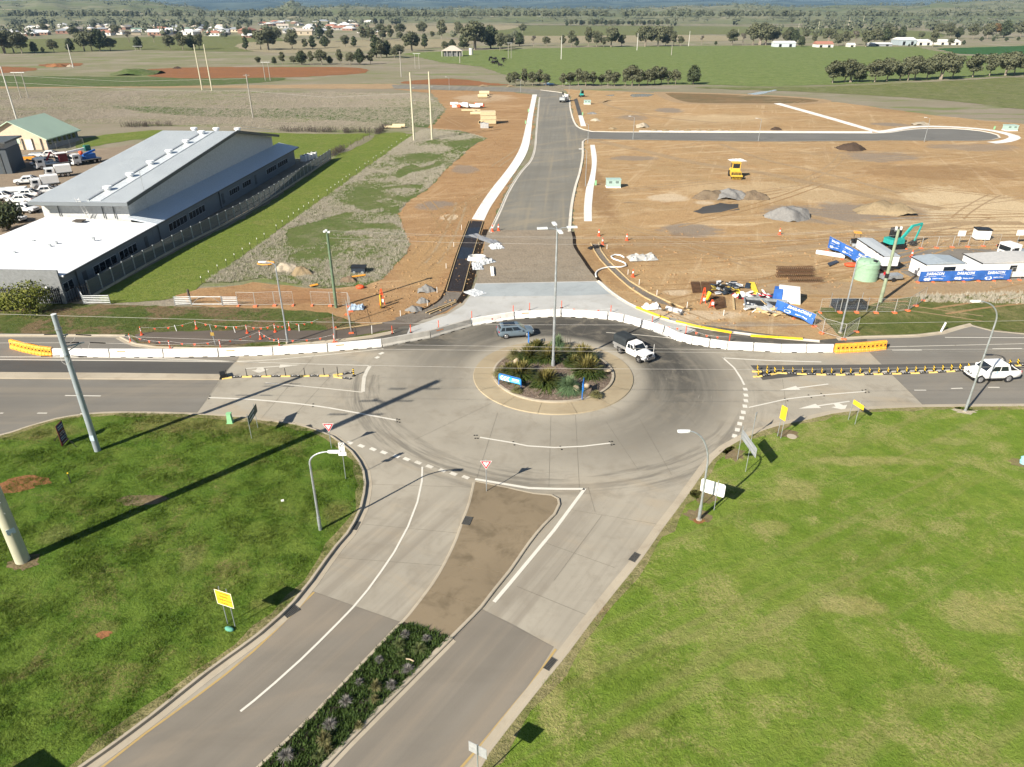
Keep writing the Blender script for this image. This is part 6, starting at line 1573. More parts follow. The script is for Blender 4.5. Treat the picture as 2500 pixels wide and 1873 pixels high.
cabin(e, 2.70,2.0,.30,-.02,.92,.73,1.16,1.82, pt, ((.10,.44),(.48,.82)))
for x in (0,3.095):
    for y in (-.965,.965): wheel(e, x, y, .40,.25)
MB().box((-.55,0,1.235),(1.3,1.6,.03)).build('tub_cover', m_trim, e)
MB().add([(0,-.86,1.22),(0,.86,1.22),(.1,.74,1.76),(.1,-.74,1.76),(-.95,-.86,1.22),(-.95,.86,1.22)],[(0,3,4),(1,5,2),(2,5,4,3)]).build('sail_panel', m_trim, e)
for s in (-1,1):
    MB().tube([(.05, s * .74,1.76),(-.3, s * .78,1.5),(-.85, s * .82,1.24)],.05,6).build('sports_bar', pt, e)
    MB().bar((.75, s * .97,.42),(2.35, s * .97,.42),.16,.06).build('side_step', m_trim, e); MB().box((3.78, s * .66,.96),(.24,.34,.2)).build('head_light', m_head, e); MB().box((2.42, s * 1.05,1.2),(.16,.24,.2)).build('mirror', pt, e)
    MB().box((3.93, s * .28,.98),(.08,.26,.26)).build('driving_lamp', m_head, e); MB().box((-1.2, s * .82,1.0),(.12,.14,.34)).build('tail_light', m_tail, e)
    for x in (.95,1.75): MB().box((x, s * .962,1.06),(.2,.02,.04)).build('door_handle', m_chrome, e)
MB().box((3.9,0,.86),(.1,1.0,.22)).build('grille', m_trim, e); MB().box((3.86,0,.52),(.24,1.7,.16)).build('front_bumper', m_trim, e); MB().box((-1.3,0,.58),(.2,1.6,.16)).build('rear_bumper', m_trim, e)
MB().box((4.0,0,.66),(.02,.4,.12)).build('number_plate', m_signw, e)
place(e, (2460,934),(2391.5,936.5),3.095,1.93,1); e.scale.z *= 1.1
ama = e
def driver(veh, x, y, z, shirt, lab):
    """seated figure at a side window, upper body and forearm in one skin"""
    m = MB(); s = 1 if y > 0 else -1
    prof = [(0,.15,.13),(.12,.17,.14),(.3,.2,.13),(.42,.21,.11),(.5,.13,.08),(.54,.06,.06),(.6,.06,.06),(.63,.075,.08),(.70,.095,.105),(.78,.09,.10),(.84,.05,.055)]
    m.loft([[(x + .04 * (h > .5) + d * math.cos(a), y + w * math.sin(a), z + h) for a in [2 * math.pi * k / 12 for k in range(12)]] for h, w, d in prof], smooth=True)
    m.tube([(x, y + s * .16, z + .4),(x + .08, y + s * .27, z + .2),(x + .2, y + s * .30, z + .16),(x + .42, y + s * .16, z + .24)],.055,8,.035)
    for k in range(4): m.tube([(x + .42, y + s * .16 + (k - 1.5) * .018, z + .24),(x + .50, y + s * .15 + (k - 1.5) * .018, z + .25),(x + .52, y + s * .15 + (k - 1.5) * .018, z + .22)],.010,5)
    m.tube([(x + .42, y + s * .13, z + .24),(x + .46, y + s * .11, z + .27)],.010,5)
    m.tube([(x, y - s * .1, z),(x + .4, y - s * .1, z + .02),(x + .5, y - s * .1, z - .35)],.08,8,.05); m.tube([(x, y + s * .1, z),(x + .4, y + s * .1, z + .02),(x + .5, y + s * .1, z - .35)],.08,8,.05)
    M_ = Matrix.Translation(veh.location) @ Matrix.Rotation(veh.rotation_euler[2],4, 'Z') @ Matrix.Scale(veh.scale[0],4)
    m.v = [tuple(M_ @ Vector(q)) for q in m.v]
    e = m.build('person', shirt); tag(e, lab, 'person'); return e
driver(ama, 1.45,.66,.98, plain('blue_shirt', (.03,.28,.62),.8), 'person in a bright blue shirt at the window of the twin-cab utility')
driver(hil, 1.65,-.64,.92, plain('pale_shirt', (.55,.50,.48),.8), 'person in a pale shirt with an arm at the window of the canopy utility')
def truck(label, cabcol, L=6.0, W=2.35, load=None, group='depot trucks', cat='truck', hcab=2.6):
    e = thing('truck', label, cat, group=group)
    c = MB(); c.loft([[(x, y * k, z) for y, z in ((-W / 2,.55),(-W / 2,1.6),(-W / 2 * .95, hcab),(W / 2 * .95, hcab),(W / 2,1.6),(W / 2,.55))] for x, k in ((L - 1.9,1),(L - .25,1),(L - .05,.97))]); c.build('cab', cabcol, e)
    MB().box((L - .05,0, hcab * .5 + .62),(.12, W * .84, hcab * .27)).build('windscreen', m_glass, e)
    for s in (-1,1):
        MB().box((L - .95, s * W / 2 * .985, hcab * .5 + .6),(.9,.06,.55)).build('side_window', m_glass, e); MB().box((L - .1, s * (W / 2 + .15),1.9),(.1,.2,.45)).build('mirror', m_trim, e)
        MB().box((L - .02, s * W * .36,.85),(.08,.36,.2)).build('head_light', m_head, e)
    MB().box((L, 0,1.15),(.08, W * .6,.4)).build('grille', m_trim, e); MB().box((L - .02,0,.58),(.2, W, .3)).build('bumper', cabcol, e)
    MB().box((L / 2 - 1,0,.72),(L - 1.4,.9,.25)).build('chassis', m_trim, e); MB().box(((L - 2.1) / 2,0,1.0),(L - 2.1, W, .16)).build('tray', m_galv, e)
    for x in (.8,1.9, L - .95) if L > 5 else (.9, L - .9):
        for s in (-1,1):
            o = MB().cyl((x, s * (W / 2 - .35),.48),(x, s * W / 2,.48),.48, n=16).build('wheel', m_tyre, e); MB().cyl((x, s * W / 2,.48),(x, s * (W / 2 + .01),.48),.26, n=12).build('rim', m_rim, o)
    return e
def excavator(label, col, sc=1.0, swing=0.0, boom=((0,1.5),(1.5,3.2),(3.1,2.2),(2.8,.6))):
    e = thing('excavator', label, 'excavator')
    for s in (-1,1):
        m = MB(); m.loft([[(x, s * .85 + y, z) for x, z in ((-1.3,.1),(-1.1,0),(1.1,0),(1.3,.1),(1.38,.32),(1.2,.55),(-1.2,.55),(-1.38,.32))] for y in (-.2,.2)]); m.build('track', m_black, e)
    MB().box((0,0,.5),(1.4,1.3,.3)).build('undercarriage', m_trim, e)
    c, s_ = math.cos(swing), math.sin(swing); Rm = Matrix.Rotation(swing, 4, 'Z')
    MB().loft([[tuple(Rm @ Vector((x, y, z))) for x, y in ((-1.35,-.6),(-1.1,-.9),(.9,-.9),(.9,.9),(-1.1,.9),(-1.35,.6))] for z in (.7,1.35)]).build('house', col, e)
    MB().box((0,0,0),(1.2,.95,1.25),0, Rm @ Matrix.Translation((.25,.4,1.98))).build('cab', m_trim, e)
    MB().box((0,0,0),(1.25,.8,.7),0, Rm @ Matrix.Translation((.26,.41,2.1))).build('cab_glass', m_glass, e)
    P = [Rm @ Vector((.7 + x, -.2, z)) for x, z in boom]
    for k, nm in enumerate(('boom', 'stick')): MB().bar(P[k], P[k + 1],.26 - .06 * k, .36 - .08 * k).build(nm, col, e)
    MB().bar(P[2], P[3],.16,.2).build('bucket_link', col, e)
    MB().bar(P[0].lerp(P[1],.25) - Vector((0,0,.3)), P[0].lerp(P[1],.8) - Vector((0,0,.1)),.1).build('ram', m_chrome, e)
    MB().loft([[tuple(P[3] + Rm @ Vector((x, y, z))) for x, z in ((.1,.1),(-.45,-.1),(-.5,-.5),(-.1,-.62),(.2,-.35))] for y in (-.35,.35)]).build('bucket', m_trim, e)
    e.scale = (sc,) * 3; return e
m_teal = plain('machine_teal', (.03,.34,.30),.45)
x = excavator('teal excavator with black cab behind the tall white site shed', m_teal, 1.15, R(5),((0,.9),(1.6,2.9),(3.2,3.1),(2.6,.7))); x.location = G(2180,604); x.rotation_euler = (0,0, R(12))
x = excavator('small far-off teal excavator beside the new road', m_teal, .95, R(200)); x.location = G(1420,236); x.rotation_euler = (0,0, R(60))
e = thing('compactor', 'yellow pad-foot compactor with cab standing on the bare site', 'compactor', G(1793,433), R(-96)); m_cat = plain('machine_yellow', (.70,.44,.06),.5)
MB().loft([[(x, y, z) for y, z in ((-1.05,.7),(1.05,.7),(1.05,1.5),(.85,1.75),(-.85,1.75),(-1.05,1.5))] for x in (-2.0,1.0)]).build('body', m_cat, e)
MB().box((-.2,0,2.5),(1.7,1.8,1.5)).build('cab', m_cat, e); MB().box((-.2,0,2.62),(1.76,1.5,.95)).build('side_glass', m_glass, e); MB().box((-.2,0,2.62),(1.4,1.86,.95)).build('end_glass', m_glass, e); MB().box((-.2,0,3.28),(1.95,2.0,.1)).build('roof', m_cat, e)
MB().cyl((2.1,-1.05,.78),(2.1,1.05,.78),.74, n=24).build('drum', m_trim, e)
m = MB()
for j in range(7):
    for k in range(14):
        a = 2 * math.pi * (k + .5 * (j % 2)) / 14; m.box((2.1 + math.cos(a) * .79,-.9 + j * .3,.78 + math.sin(a) * .79),(.12,.12,.12))
m.build('drum_feet', m_cat, e)
for s in (-1,1): MB().bar((.7, s * 1.15,.8),(3.0, s * 1.15,.8),.12,.3).build('drum_frame', m_cat, e); MB().cyl((-1.3, s * .65,.7),(-1.3, s * 1.2,.7),.7, n=18).build('wheel', m_tyre, e)
MB().box((2.98,0,.9),(.15,2.3,.3)).build('scraper', m_cat, e)
e = thing('roller', 'small yellow-topped roller left of the tall white site shed', 'roller', G(2086,602), R(-105))
MB().cyl((-.9,-.6,.4),(-.9,.6,.4),.4, n=18).build('front_drum', m_galv, e); MB().cyl((.9,-.6,.4),(.9,.6,.4),.4, n=18).build('rear_drum', m_galv, e)
MB().box((0,0,.75),(2.0,1.1,.5)).build('body', m_trim, e); MB().box((0,0,2.35),(1.2,1.1,.08)).build('canopy', m_orangeb, e); MB().box((.3,0,1.15),(.5,.5,.5)).build('seat', m_black, e)
for s in (-1,1): MB().bar((.55, s * .45,1),(.5, s * .45,2.35),.06).build('canopy_post', m_black, e)
t_ = truck('white crane truck parked at the far bend of the new road', pt, 6.5, group='working trucks'); t_.location = G(1372,251); t_.rotation_euler = (0,0, R(70)); MB().bar((3.6,0,1.6),(2.0,.4,4.0),.3).bar((2.0,.4,4.0),(.5,.2,2.2),.22).build('crane', m_trim, t_); MB().box((1.8,0,1.5),(3.4,2.2,.9)).build('load', m_galv, t_)
t_ = truck('white truck cab peeping over the long low site shed at right', pt, 6.0, group='working trucks'); t_.location = G(2520,628); t_.rotation_euler = (0,0, R(195))
# == construction site
m_kiosk = plain('kiosk_green', (.36,.50,.46),.5, var=.1); m_white_w = plain('white_cladding', (.78,.78,.77),.5, var=.05, scale=.7)
def kiosk(px, py, wpx, hpx, label):
    p = G(px, py); k = mpp(p); w, h = wpx * k, hpx * k * .82
    e = thing('kiosk_substation', label, 'substation', p, 0, 'kiosk substations')
    MB().box((0, w * .3,.1),(w * 1.04, w * .64,.22)).build('plinth', m_white_p, e); MB().box((0, w * .3, h / 2 + .2),(w, w * .6, h)).build('body', m_kiosk, e)
    MB().prism([(-w * .53,-.06),(w * .53,-.06),(w * .53, w * .65),(-w * .53, w * .65)], h + .2, h + .32).build('roof', m_kiosk, e)
    for s in (-.24,.24):
        d = MB().box((s * w, -.012, h * .5 + .2),(w * .44,.02, h * .86)).build('door', m_kiosk, e)
        m = MB()
        for j in range(5): m.box((s * w, -.03, h * (.55 + j * .07) + .2),(w * .22,.015, h * .035))
        m.build('vent', m_trim, d)
kiosk(1498,459,34,20, 'pale green kiosk substation right of the new road'); kiosk(1434,255,16,9, 'pale green kiosk near the far end of the new road'); kiosk(2470,320,28,13, 'pale green kiosk beyond the turning circle')
for px, py, lb in ((1454,452, 'beside the nearer kiosk'),(1422,281, 'at the end of the short far footpath'),(2427,316, 'behind the turning circle'),(1283,302, 'left of the far footpath'),(1290,273, 'at the farthest left of the footpath')):
    p = G(px, py); e = thing('cable_pillar', 'small bright green cable pillar ' + lb, 'cable pillar', p, 0, 'green cable pillars'); MB().box((0,0,.45),(.4,.35,.9),0, None, .85).build('body', m_ltgreen, e); MB().box((0,0,.93),(.42,.37,.08)).build('cap', m_ltgreen, e)
def heap(px, py, wpx, hpx, mat, label, seed=1, cat='heap', depth=.75, name='soil_heap', peaks=1):
    p = G(px, py); k = mpp(p); rx = wpx * k / 2; H = hpx * k * .8; ry = rx * depth; g = random.Random(seed)
    cs = [(0,0,1)] + [(g.uniform(-.5,.5), g.uniform(-.3,.3), g.uniform(.6,.95)) for _ in range(peaks - 1)]
    vs, fs = [],[]; n = 22; ph = [g.uniform(0,6) for _ in range(4)]
    for i in range(n + 1):
        for j in range(n + 1):
            u, v = 2 * i / n - 1,2 * j / n - 1
            z = max(hgt * max(0,1 - ((u - cx) ** 2 + (v - cy) ** 2) * 1.15 * (1 + .25 * math.sin(3 * math.atan2(v, u) + ph[2]) + .12 * math.sin(7 * math.atan2(v, u) + ph[3]))) ** 1.25 for cx, cy, hgt in cs)
            z *= 1 + .16 * math.sin(u * 7 + ph[0]) * math.cos(v * 6 + ph[1]); z += (.05 * g.uniform(-1,1) if z > .02 else -.05)
            vs.append((u * rx, v * ry, H * z))
    for i in range(n):
        for j in range(n): o = i * (n + 1) + j; fs.append((o, o + n + 1, o + n + 2, o + 1))
    o = MB().add(vs, fs, True).build(name, mat, None, (p.x, p.y + ry * .8,0)); return tag(o, label, cat)
hm = lambda nm, c, d: soil_mat(nm, c, mul(c, .9), d, False, mul(c, 1.15))
h_gry = hm('heap_grey', (.24,.235,.225),(.19,.185,.18)); h_tan = hm('heap_tan', (.30,.235,.145),(.24,.18,.11)); h_brn = hm('heap_brown', (.20,.155,.105),(.15,.11,.08)); h_drk = hm('heap_dark', (.085,.06,.045),(.06,.042,.03)); h_pal = hm('heap_pale', (.42,.37,.29),(.36,.30,.22)); h_grn = m_darkgreen
for i, a in enumerate(((1735,488,84,22, h_brn, 'brown rubble heap at the left of the rubble pile beyond the compactor', 3),(1788,488,80,27, h_gry, 'pale grey rubble heap in the middle of the rubble pile', 4),(1842,488,70,22, h_brn, 'brown rubble heap at the right of the rubble pile', 2),(1932,540,110,33, h_gry, 'large grey gravel heap on the grey spill', 1),(2168,526,135,30, h_tan, 'large tan sand heap right of the grey gravel heap', 2),(2090,369,70,19, h_drk, 'dark brown soil heap beyond the bare site', 1),(1896,318,28,8, h_drk, 'little dark heap beside the side street', 1),(2253,306,44,8, h_pal, 'low pale heap behind the turning circle', 2),(1571,312,36,12, h_pal, 'pale conical sand heap beside the side street lamp', 1),(1497,316,22,5, h_tan, 'small tan heap at the corner of the side street', 1),(1455,296,26,7, h_pal, 'pale heap behind the short far footpath', 1),(1447,279,26,5, h_gry, 'low grey heap near the far kiosk', 1),
        (1041,715,44,19, h_gry, 'grey gravel heap left of the dark mesh footpath, topmost of three', 1),(1030,741,32,14, h_gry, 'grey gravel heap left of the dark mesh footpath, middle of three', 1),(1008,762,42,13, h_gry, 'grey gravel heap left of the dark mesh footpath, lowest of three', 2),(690,664,62,20, h_pal, 'pale gravel heap behind the left street lamp', 2),(733,674,54,22, h_tan, 'tan soil heap right of the pale gravel heap', 1),(308,184,125,15, h_grn, 'grassy mound in the far left paddock', 3),(132,164,48,9, m_redsoil, 'red earth heap left of the grassy mound', 2),(430,168,20,6, h_drk, 'little dark heap on the red earth', 1),(168,163,20,5, h_pal, 'little pale heap by the leaning pole', 1),(1180,211,26,4, h_tan, 'low tan heap on the far cross street, left one', 1),(1246,212,22,4, h_tan, 'low tan heap on the far cross street, right one', 1),(850,690,40,16, h_brn, 'brown soil heap with weeds left of the dirt strip', 2))):
    heap(*a[:6], seed=20 + i, peaks=a[6] + 1)
for k in range(8):
    heap(1598 + k * 27,320 + (k % 2) * .6,20,5, h_tan, 'small tan topsoil heap in the row along the side street', 60 + k)['group'] = 'topsoil heaps along the side street'
m_pipe = plain('concrete_pipe', (.58,.48,.30),.85, var=.15)
def pipe(px, py, L, r, az, label, group='concrete pipes'):
    p = G(px, py); e = thing('concrete_pipe', label, 'pipe', (p.x, p.y, r), az, group)
    m = MB(); n = 14
    oc = [[(x, rr * math.cos(2 * math.pi * k / n), rr * math.sin(2 * math.pi * k / n)) for k in range(n)] for x, rr in ((-L / 2, r),(L / 2, r),(L / 2, r * .8),(-L / 2, r * .8),(-L / 2, r))]
    m.loft(oc, cap=False, smooth=False); m.build('wall', m_pipe, e); MB().cyl((-L * .3,0,0),(L * .3,0,0), r * .79, n=12).build('shadowed_bore', m_dark, e)
for k, (x, y, L, r, az) in enumerate(((1975,112,4.4,.85,0),(1960,140,4.0,.8,0),(1985,138,1.4,.6,80),(1992,126,1.4,.6,80),(2010,128,1.4,.6,80),(1895,272,2.2,.55,70),(1920,285,5.5,.55,0),(1935,278,4.5,.5,0),(1860,253,7,.35,0),(1940,360,1.2,.55,80),(1960,365,1.2,.55,80),(1243,393,4.0,.6,0),(1190,398,5.5,.4,0))):
    pipe(620 + x * .2848,200 + y * .2848, L, r, R(az), 'cream concrete pipe lying on the graded soil left of the new road', 'concrete pipes on the graded soil')
p = G(1192,302); e = thing('culvert_stack', 'stack of cream concrete culvert units left of the new road', 'culvert units', p, R(5), None)
for z in range(3): MB().box((rnd.uniform(-.1,.1),0,.75 + z * 1.3),(5.0,3.2,1.2)).build('unit', m_pipe, e)
MB().box((2.52,0,1.9),(.08,2.4,3.0)).build('open_end', m_dark, e)
p = G(1183,312); o = MB().box((0,0,.7),(2.6,2.2,1.4)).cyl((0,0,1.4),(0,0,1.5),.8, n=12).build('pit_box', plain('grey_pit', (.42,.42,.41),.8), None, p); tag(o, 'grey concrete pit box below the culvert stack', 'pit box')
e = thing('barrier_pile', 'jumbled pile of white and orange plastic barriers on the graded soil', 'plastic barriers', G(1140,263), R(-20)); g = random.Random(4)
for k in range(16): MB().box((g.uniform(-6,6), g.uniform(-2,2), g.uniform(.3,1.5)),(3.0,.5,.9), g.uniform(-.6,.6)).build('plastic_barrier', m_orange if k % 4 == 0 else m_white_p, e)
def site_shed(A, B, C, top, label, z0=.35, roofmat=None, win=(), pitch=.35, overW=None):
    a, b, c = G(*A), G(*B), G(*C); W = (b - a).length if overW is None else overW; d = (c - a); L = d.length; az = math.atan2((b - a).y, (b - a).x) + math.pi / 2
    H = Hat(top[0], top[1], a) - z0
    e = thing('site_shed', label, 'site shed', (a.x, a.y, 0), az)      # x runs back along the shed, y = right side is negative
    MB().box((L / 2,-W / 2, z0 + H / 2),(L, W, H)).build('wall', m_white_w, e)
    rm = roofmat or plain('shed_roof_grey', (.42,.45,.47),.5, var=.06)
    MB().add([(-.15,.15, z0 + H + .02),(L + .15,.15, z0 + H + .02),(L + .15,-W - .15, z0 + H + .02),(-.15,-W - .15, z0 + H + .02),(-.15,-W / 2, z0 + H + pitch),(L + .15,-W / 2, z0 + H + pitch)],[(0,1,5,4),(2,3,4,5),(0,4,3),(1,2,5),(3,2,1,0)]).build('roof', rm, e)
    MB().box((L / 2,.155, z0 + H),(L + .3,.03,.12)).build('fascia', m_trim, e); MB().box((L / 2,-W - .155, z0 + H),(L + .3,.03,.12)).build('fascia', m_trim, e)
    MB().box((L / 2,-W / 2, z0 / 2),(L * .9, W * .8, z0)).build('skid', m_trim, e)
    for x, y, w, h, zz in win:
        if y == 'L': o = MB().box((x * L, .02, z0 + H * zz),(w, .05, h))
        elif y == 'R': o = MB().box((x * L, -W - .02, z0 + H * zz),(w, .05, h))
        else: o = MB().box((-.02,-W * x, z0 + H * zz),(.05, w, h))
        o.build('window', m_glass, e)
    return e, L, W, H
site_shed((2150,664),(2187,664),(2084,618),(2161,626), 'tall white site shed on a trailer beside the green tank', .9, None, ((.55, 'L', .9,.16,.9),(.15, 'L', .5,.16,.9),(.28, 'L', .5,.16,.9)),.12)
site_shed((2252,684),(2345,681),(2226,664),(2256,646), 'low white site shed with blue-grey roof behind the left of the straight banner', .25, plain('shed_roof_blue', (.34,.39,.43),.5),((.55, 'F', .9,.7,.62),(.70, 'F', .9,.7,.62)),.3)
site_shed((2388,682),(2620,677),(2354,658),(2390,643), 'long low white site shed with pale roof at the right edge', .25, plain('shed_roof_pale', (.50,.49,.47),.5),((.33, 'F', 1.0,.9,.6),(.6, 'F', 1.0,.9,.6)),.3)
p = G(2121,688); k = mpp(p); r = 28 * k; H = 42 * k
e = thing('water_tank', 'round pale green poly water tank in front of the tall site shed', 'water tank', (p.x, p.y + r * .8,0)); m_tank = plain('tank_green', (.27,.41,.29),.5, var=.08)
MB().cyl((0,0,0),(0,0, H), r, r * .97,32).build('wall', m_tank, e)
tp = MB(); tp.loft([[(rr * math.cos(2 * math.pi * j / 32), rr * math.sin(2 * math.pi * j / 32), z) for j in range(32)] for rr, z in ((r * .97, H),(r * .85, H + .25),(r * .3, H + .5),(r * .12, H + .52))], smooth=True); tp.build('roof', m_tank, e)
for z in (.25,.5,.75): MB().cyl((0,0, H * z),(0,0, H * z + .05), r * 1.005, n=32).build('rib', m_tank, e)
MB().cyl((.5,-.8, H + .3),(.5,-.8, H + .5),.3, n=14).build('lid', m_trim, e)
for j in range(10):
    a = 2 * math.pi * j / 10; MB().bar((math.cos(a) * r * .2, math.sin(a) * r * .2, H + .5),(math.cos(a) * r * .86, math.sin(a) * r * .86, H + .27),.12,.06).build('roof_rib', m_tank, e)
p = G(2398,588); k = mpp(p); e = thing('storage_box', 'white storage box with black lid behind the site sheds', 'storage box', p, R(-8)); MB().box((0,.8,.95),(32 * k, 1.6,1.5)).build('body', m_white_w, e); MB().box((0,.8,1.78),(34 * k, 1.8,.18)).build('lid', m_trim, e); MB().box((0,.8,.1),(30 * k, 1.4,.2)).build('skid', m_trim, e)
e = thing('trailer', 'grey trailer loaded with gear beneath the tall site shed', 'trailer', G(2172,684), R(10)); MB().box((0,0,.6),(3.0,1.3,.5)).build('tray', m_galv, e)
for s in (-1,1): MB().cyl((0, s * .7,.3),(0, s * .85,.3),.3, n=14).build('wheel', m_tyre, e)
MB().box((-.8,0,1.0),(.5,.5,.4)).build('fuel_can', m_tail, e)
for px, py, lb in ((2340,598, 'left'),(2482,596, 'right')):
    p = G(px, py); e = thing('site_sign', 'white board on a post behind the site sheds, %s one' % lb, 'sign', p, 0, 'white boards behind the sheds'); post(e, (0,0),2.0,.04); MB().box((0,-.05,1.9),(1.2,.03,.9)).build('panel', m_signw, e)
m_rust = plain('rusty_steel', (.12,.065,.035),.9, var=.4)
for k, (x0, x1, y0, z) in enumerate(((1895,1990,676,0),(1898,1988,667,0),(1925,2012,688,0),(1896,1986,660,.0))):
    a, b = G(x0, y0), G(x1, y0); L = (b - a).length; m = MB(); w, h = .55,.55
    for yy in (-w / 2, w / 2):
        for zz in (.04, h): m.bar((0, yy, zz),(L, yy, zz),.06)
    for j in range(int(L / .3)):
        x = j * .3
        for q0, q1 in (((-w / 2,.04),(w / 2,.04)),((w / 2,.04),(w / 2, h)),((w / 2, h),(-w / 2, h)),((-w / 2, h),(-w / 2,.04))): m.bar((x, *q0),(x, *q1),.05)
    e = thing('steel_cage', 'long rusty reinforcing cage in the stack left of the green tank, %s' % ('third from the back', 'second from the back', 'nearest', 'farthest back')[k], 'steel cage', a, 0, 'reinforcing cages'); m.build('bars', m_rust, e)
for k, (c, lb) in enumerate((([(1686,690),(1707,690),(1711,715),(1691,716)], 'small rusty mesh sheet at the left end of the site dump'),([(1711,690),(1752,690),(1756,717),(1714,716)], 'large rusty mesh sheet beside the black scrap'),([(1728,722),(1768,727),(1772,752),(1748,757)], 'rusty mesh sheet lying on the soil behind the wooden peg'))):
    q = [G(*t_) for t_ in c]; m = MB()
    for j in range(13): u = j / 12; m.bar(q[0].lerp(q[1], u) + Vector((0,0,.1)), q[3].lerp(q[2], u) + Vector((0,0,.1)),.05,.04)
    for j in range(9): u = j / 8; m.bar(q[0].lerp(q[3], u) + Vector((0,0,.14)), q[1].lerp(q[2], u) + Vector((0,0,.14)),.05,.04)
    e = thing('mesh_sheet', lb, 'steel mesh', (0,0,0)); m.build('bars', m_rust, e)
    if k < 2: MB().prism([(v.x, v.y) for v in q],.02,.07).build('stacked_sheets', m_rust, e)
def scrap(px, py, w, d, n, mats, label, seed, hmax=.9, name='scrap_pile'):
    g = random.Random(seed); p = G(px, py); e = thing(name, label, 'scrap pile', p, 0)
    for k in range(n):
        L, ww = g.uniform(.5,1.8), g.uniform(.1,.7)
        M_ = Matrix.Translation((g.uniform(-w, w) / 2, g.uniform(-d, d) / 2, g.uniform(.1, hmax))) @ Matrix.Rotation(g.uniform(0,3.1),4, 'Z') @ Matrix.Rotation(g.uniform(-.5,.5),4, 'X') @ Matrix.Rotation(g.uniform(-.4,.4),4, 'Y')
        MB().box((0,0,0),(L, ww, g.uniform(.04,.16)),0, M_).build(g.choice(('board', 'sheet', 'offcut')), g.choice(mats), e)
    return e
m_plas = plain('grey_plastic', (.42,.44,.47),.45); m_navy = plain('navy_plastic', (.03,.04,.055),.5)
m_yp_ = plain('dull_yellow', (.55,.40,.08),.7)
scrap(1771,711,3.4,3.0,34,[m_navy, m_navy, m_navy, m_black, m_black, m_navy, m_black, m_navy, m_yp_, m_plas], 'dark heap of black mats and yellow strips beside the rusty mesh', 1)
scrap(1793,702,1.2,1.6,10,[m_plas, m_white_p], 'pale crumpled plastic right of the black mats', 2,.6)
scrap(1835,724,5.0,1.2,26,[m_black, m_plas, m_white_p, m_galv, m_red], 'low scatter of black and white hose fittings', 3,.4)
scrap(1855,757,3.4,2.4,24,[m_white_p, m_galv, m_plas, m_timber], 'tangle of white pipes and grey frames left of the blown-off banner', 4,.7)
scrap(1884,765,2.4,1.6,12,[m_timber, m_timber, m_kerb], 'broken timber pallets below the blown-off banner', 5,.5)
e = thing('equipment_frame', 'grey steel tray frame lying beside the blown-off banner', 'steel frame', G(1868,752), R(-14)); MB().box((0,0,.35),(5.2,3.0,.12)).build('deck', m_trim, e)
for s in (-1,1): MB().box((0, s * 1.5,.55),(5.3,.1,.45)).build('side_rail', m_galv, e); MB().box((s * 2.6,0,.55),(.1,3.1,.45)).build('end_rail', m_galv, e)
e = thing('water_cube', 'white and blue wrapped cube behind the blown-off banner', 'wrapped pallet', G(1922,735), R(-20)); MB().box((0,0,.95),(3.2,2.0,1.8),0, None, .8).build('wrap', m_white_w, e); MB().box((-1.3,-.45,.95),(1.2,1.3,1.75),0, None, .85).build('blue_wrap', m_banner, e); MB().box((0,0,.05),(3.3,2.1,.1)).build('pallet', m_timber, e)
o = MB().prism([(v.x, v.y) for v in [G(1866,728), G(1893,720), G(1905,730), G(1878,738)]],.02,.3).build('rubber_mat', m_navy); tag(o, 'flat dark rubber mat behind the grey tray frame', 'mat')
o = MB().prism([(v.x, v.y) for v in [G(2020,645), G(2041,638), G(2048,642), G(2026,652)]],.02,.2).build('rubber_mat', m_navy); tag(o, 'small dark mat with orange end left of the green tank', 'mat')
o = MB().ball((0,0,.28),1.0,12,6,(1.3,.7,.3),.1).build('orange_mesh_roll', m_orange, None, G(2080,651)); tag(o, 'crumpled orange safety mesh behind the green tank', 'safety mesh')
e = thing('pipe_bundle', 'white plastic-wrapped pipe lying left of the sagging banner', 'pipe', G(2025,626), R(-32)); MB().cyl((-2.0,0,.35),(2.2,0,.35),.36, n=14).build('pipe', m_white_p, e); MB().cyl((2.2,0,.35),(2.3,0,.35),.3, n=12).build('end', m_trim, e)
m_yp = plain('yellow_formply', (.80,.58,.06),.6)
for k, (a, b, w, lb) in enumerate((((1836,690),(1846,718),.7, 'wide yellow plank standing alone at the site dump'),((1797,705),(1805,716),.6, 'short yellow plank right of the pale plastic'),((1828,692),(1824,703),.7, 'dark plank left of the yellow plank'),((1789,722),(1792,755),.25, 'tall wooden peg in front of the rusty mesh'))):
    o = MB().bar(G(*a, .12), G(*b, .12), w, .16).build('plank', m_timber if k == 3 else m_navy if k == 2 else m_yp); tag(o, lb, 'plank')
e = thing('water_cube', 'black-topped tarpaulin cage on the right verge', 'cage', G(2072,757), R(2)); MB().box((0,.3,.7),(3.9,1.5,.9)).build('tarpaulin', m_navy, e)
for x in (-2,2):
    for y in (-.6,1.1): MB().cyl((x, y, 0),(x, y, 1.9),.03, n=6).build('post', m_galv, e)
m = MB()
for j in range(12): m.box((-1.6 + j * .3,-.5,1.3 + .2 * math.sin(j)),(.3,.05,.5),.3 * math.sin(j * 2))
m.build('torn_cover', m_black, e)
def cone(px, py, label, H=.9, group='traffic cones'):
    p = G(px, py); e = thing('traffic_cone', label, 'traffic cone', p, 0, group); MB().box((0,0,.03),(.5,.5,.06)).build('base', m_orange, e); MB().cyl((0,0,.06),(0,0, H),.2,.05,12).build('cone', m_orange, e); MB().cyl((0,0, H * .5),(0,0, H * .72),.132,.098,12).build('white_band', m_white_p, e)
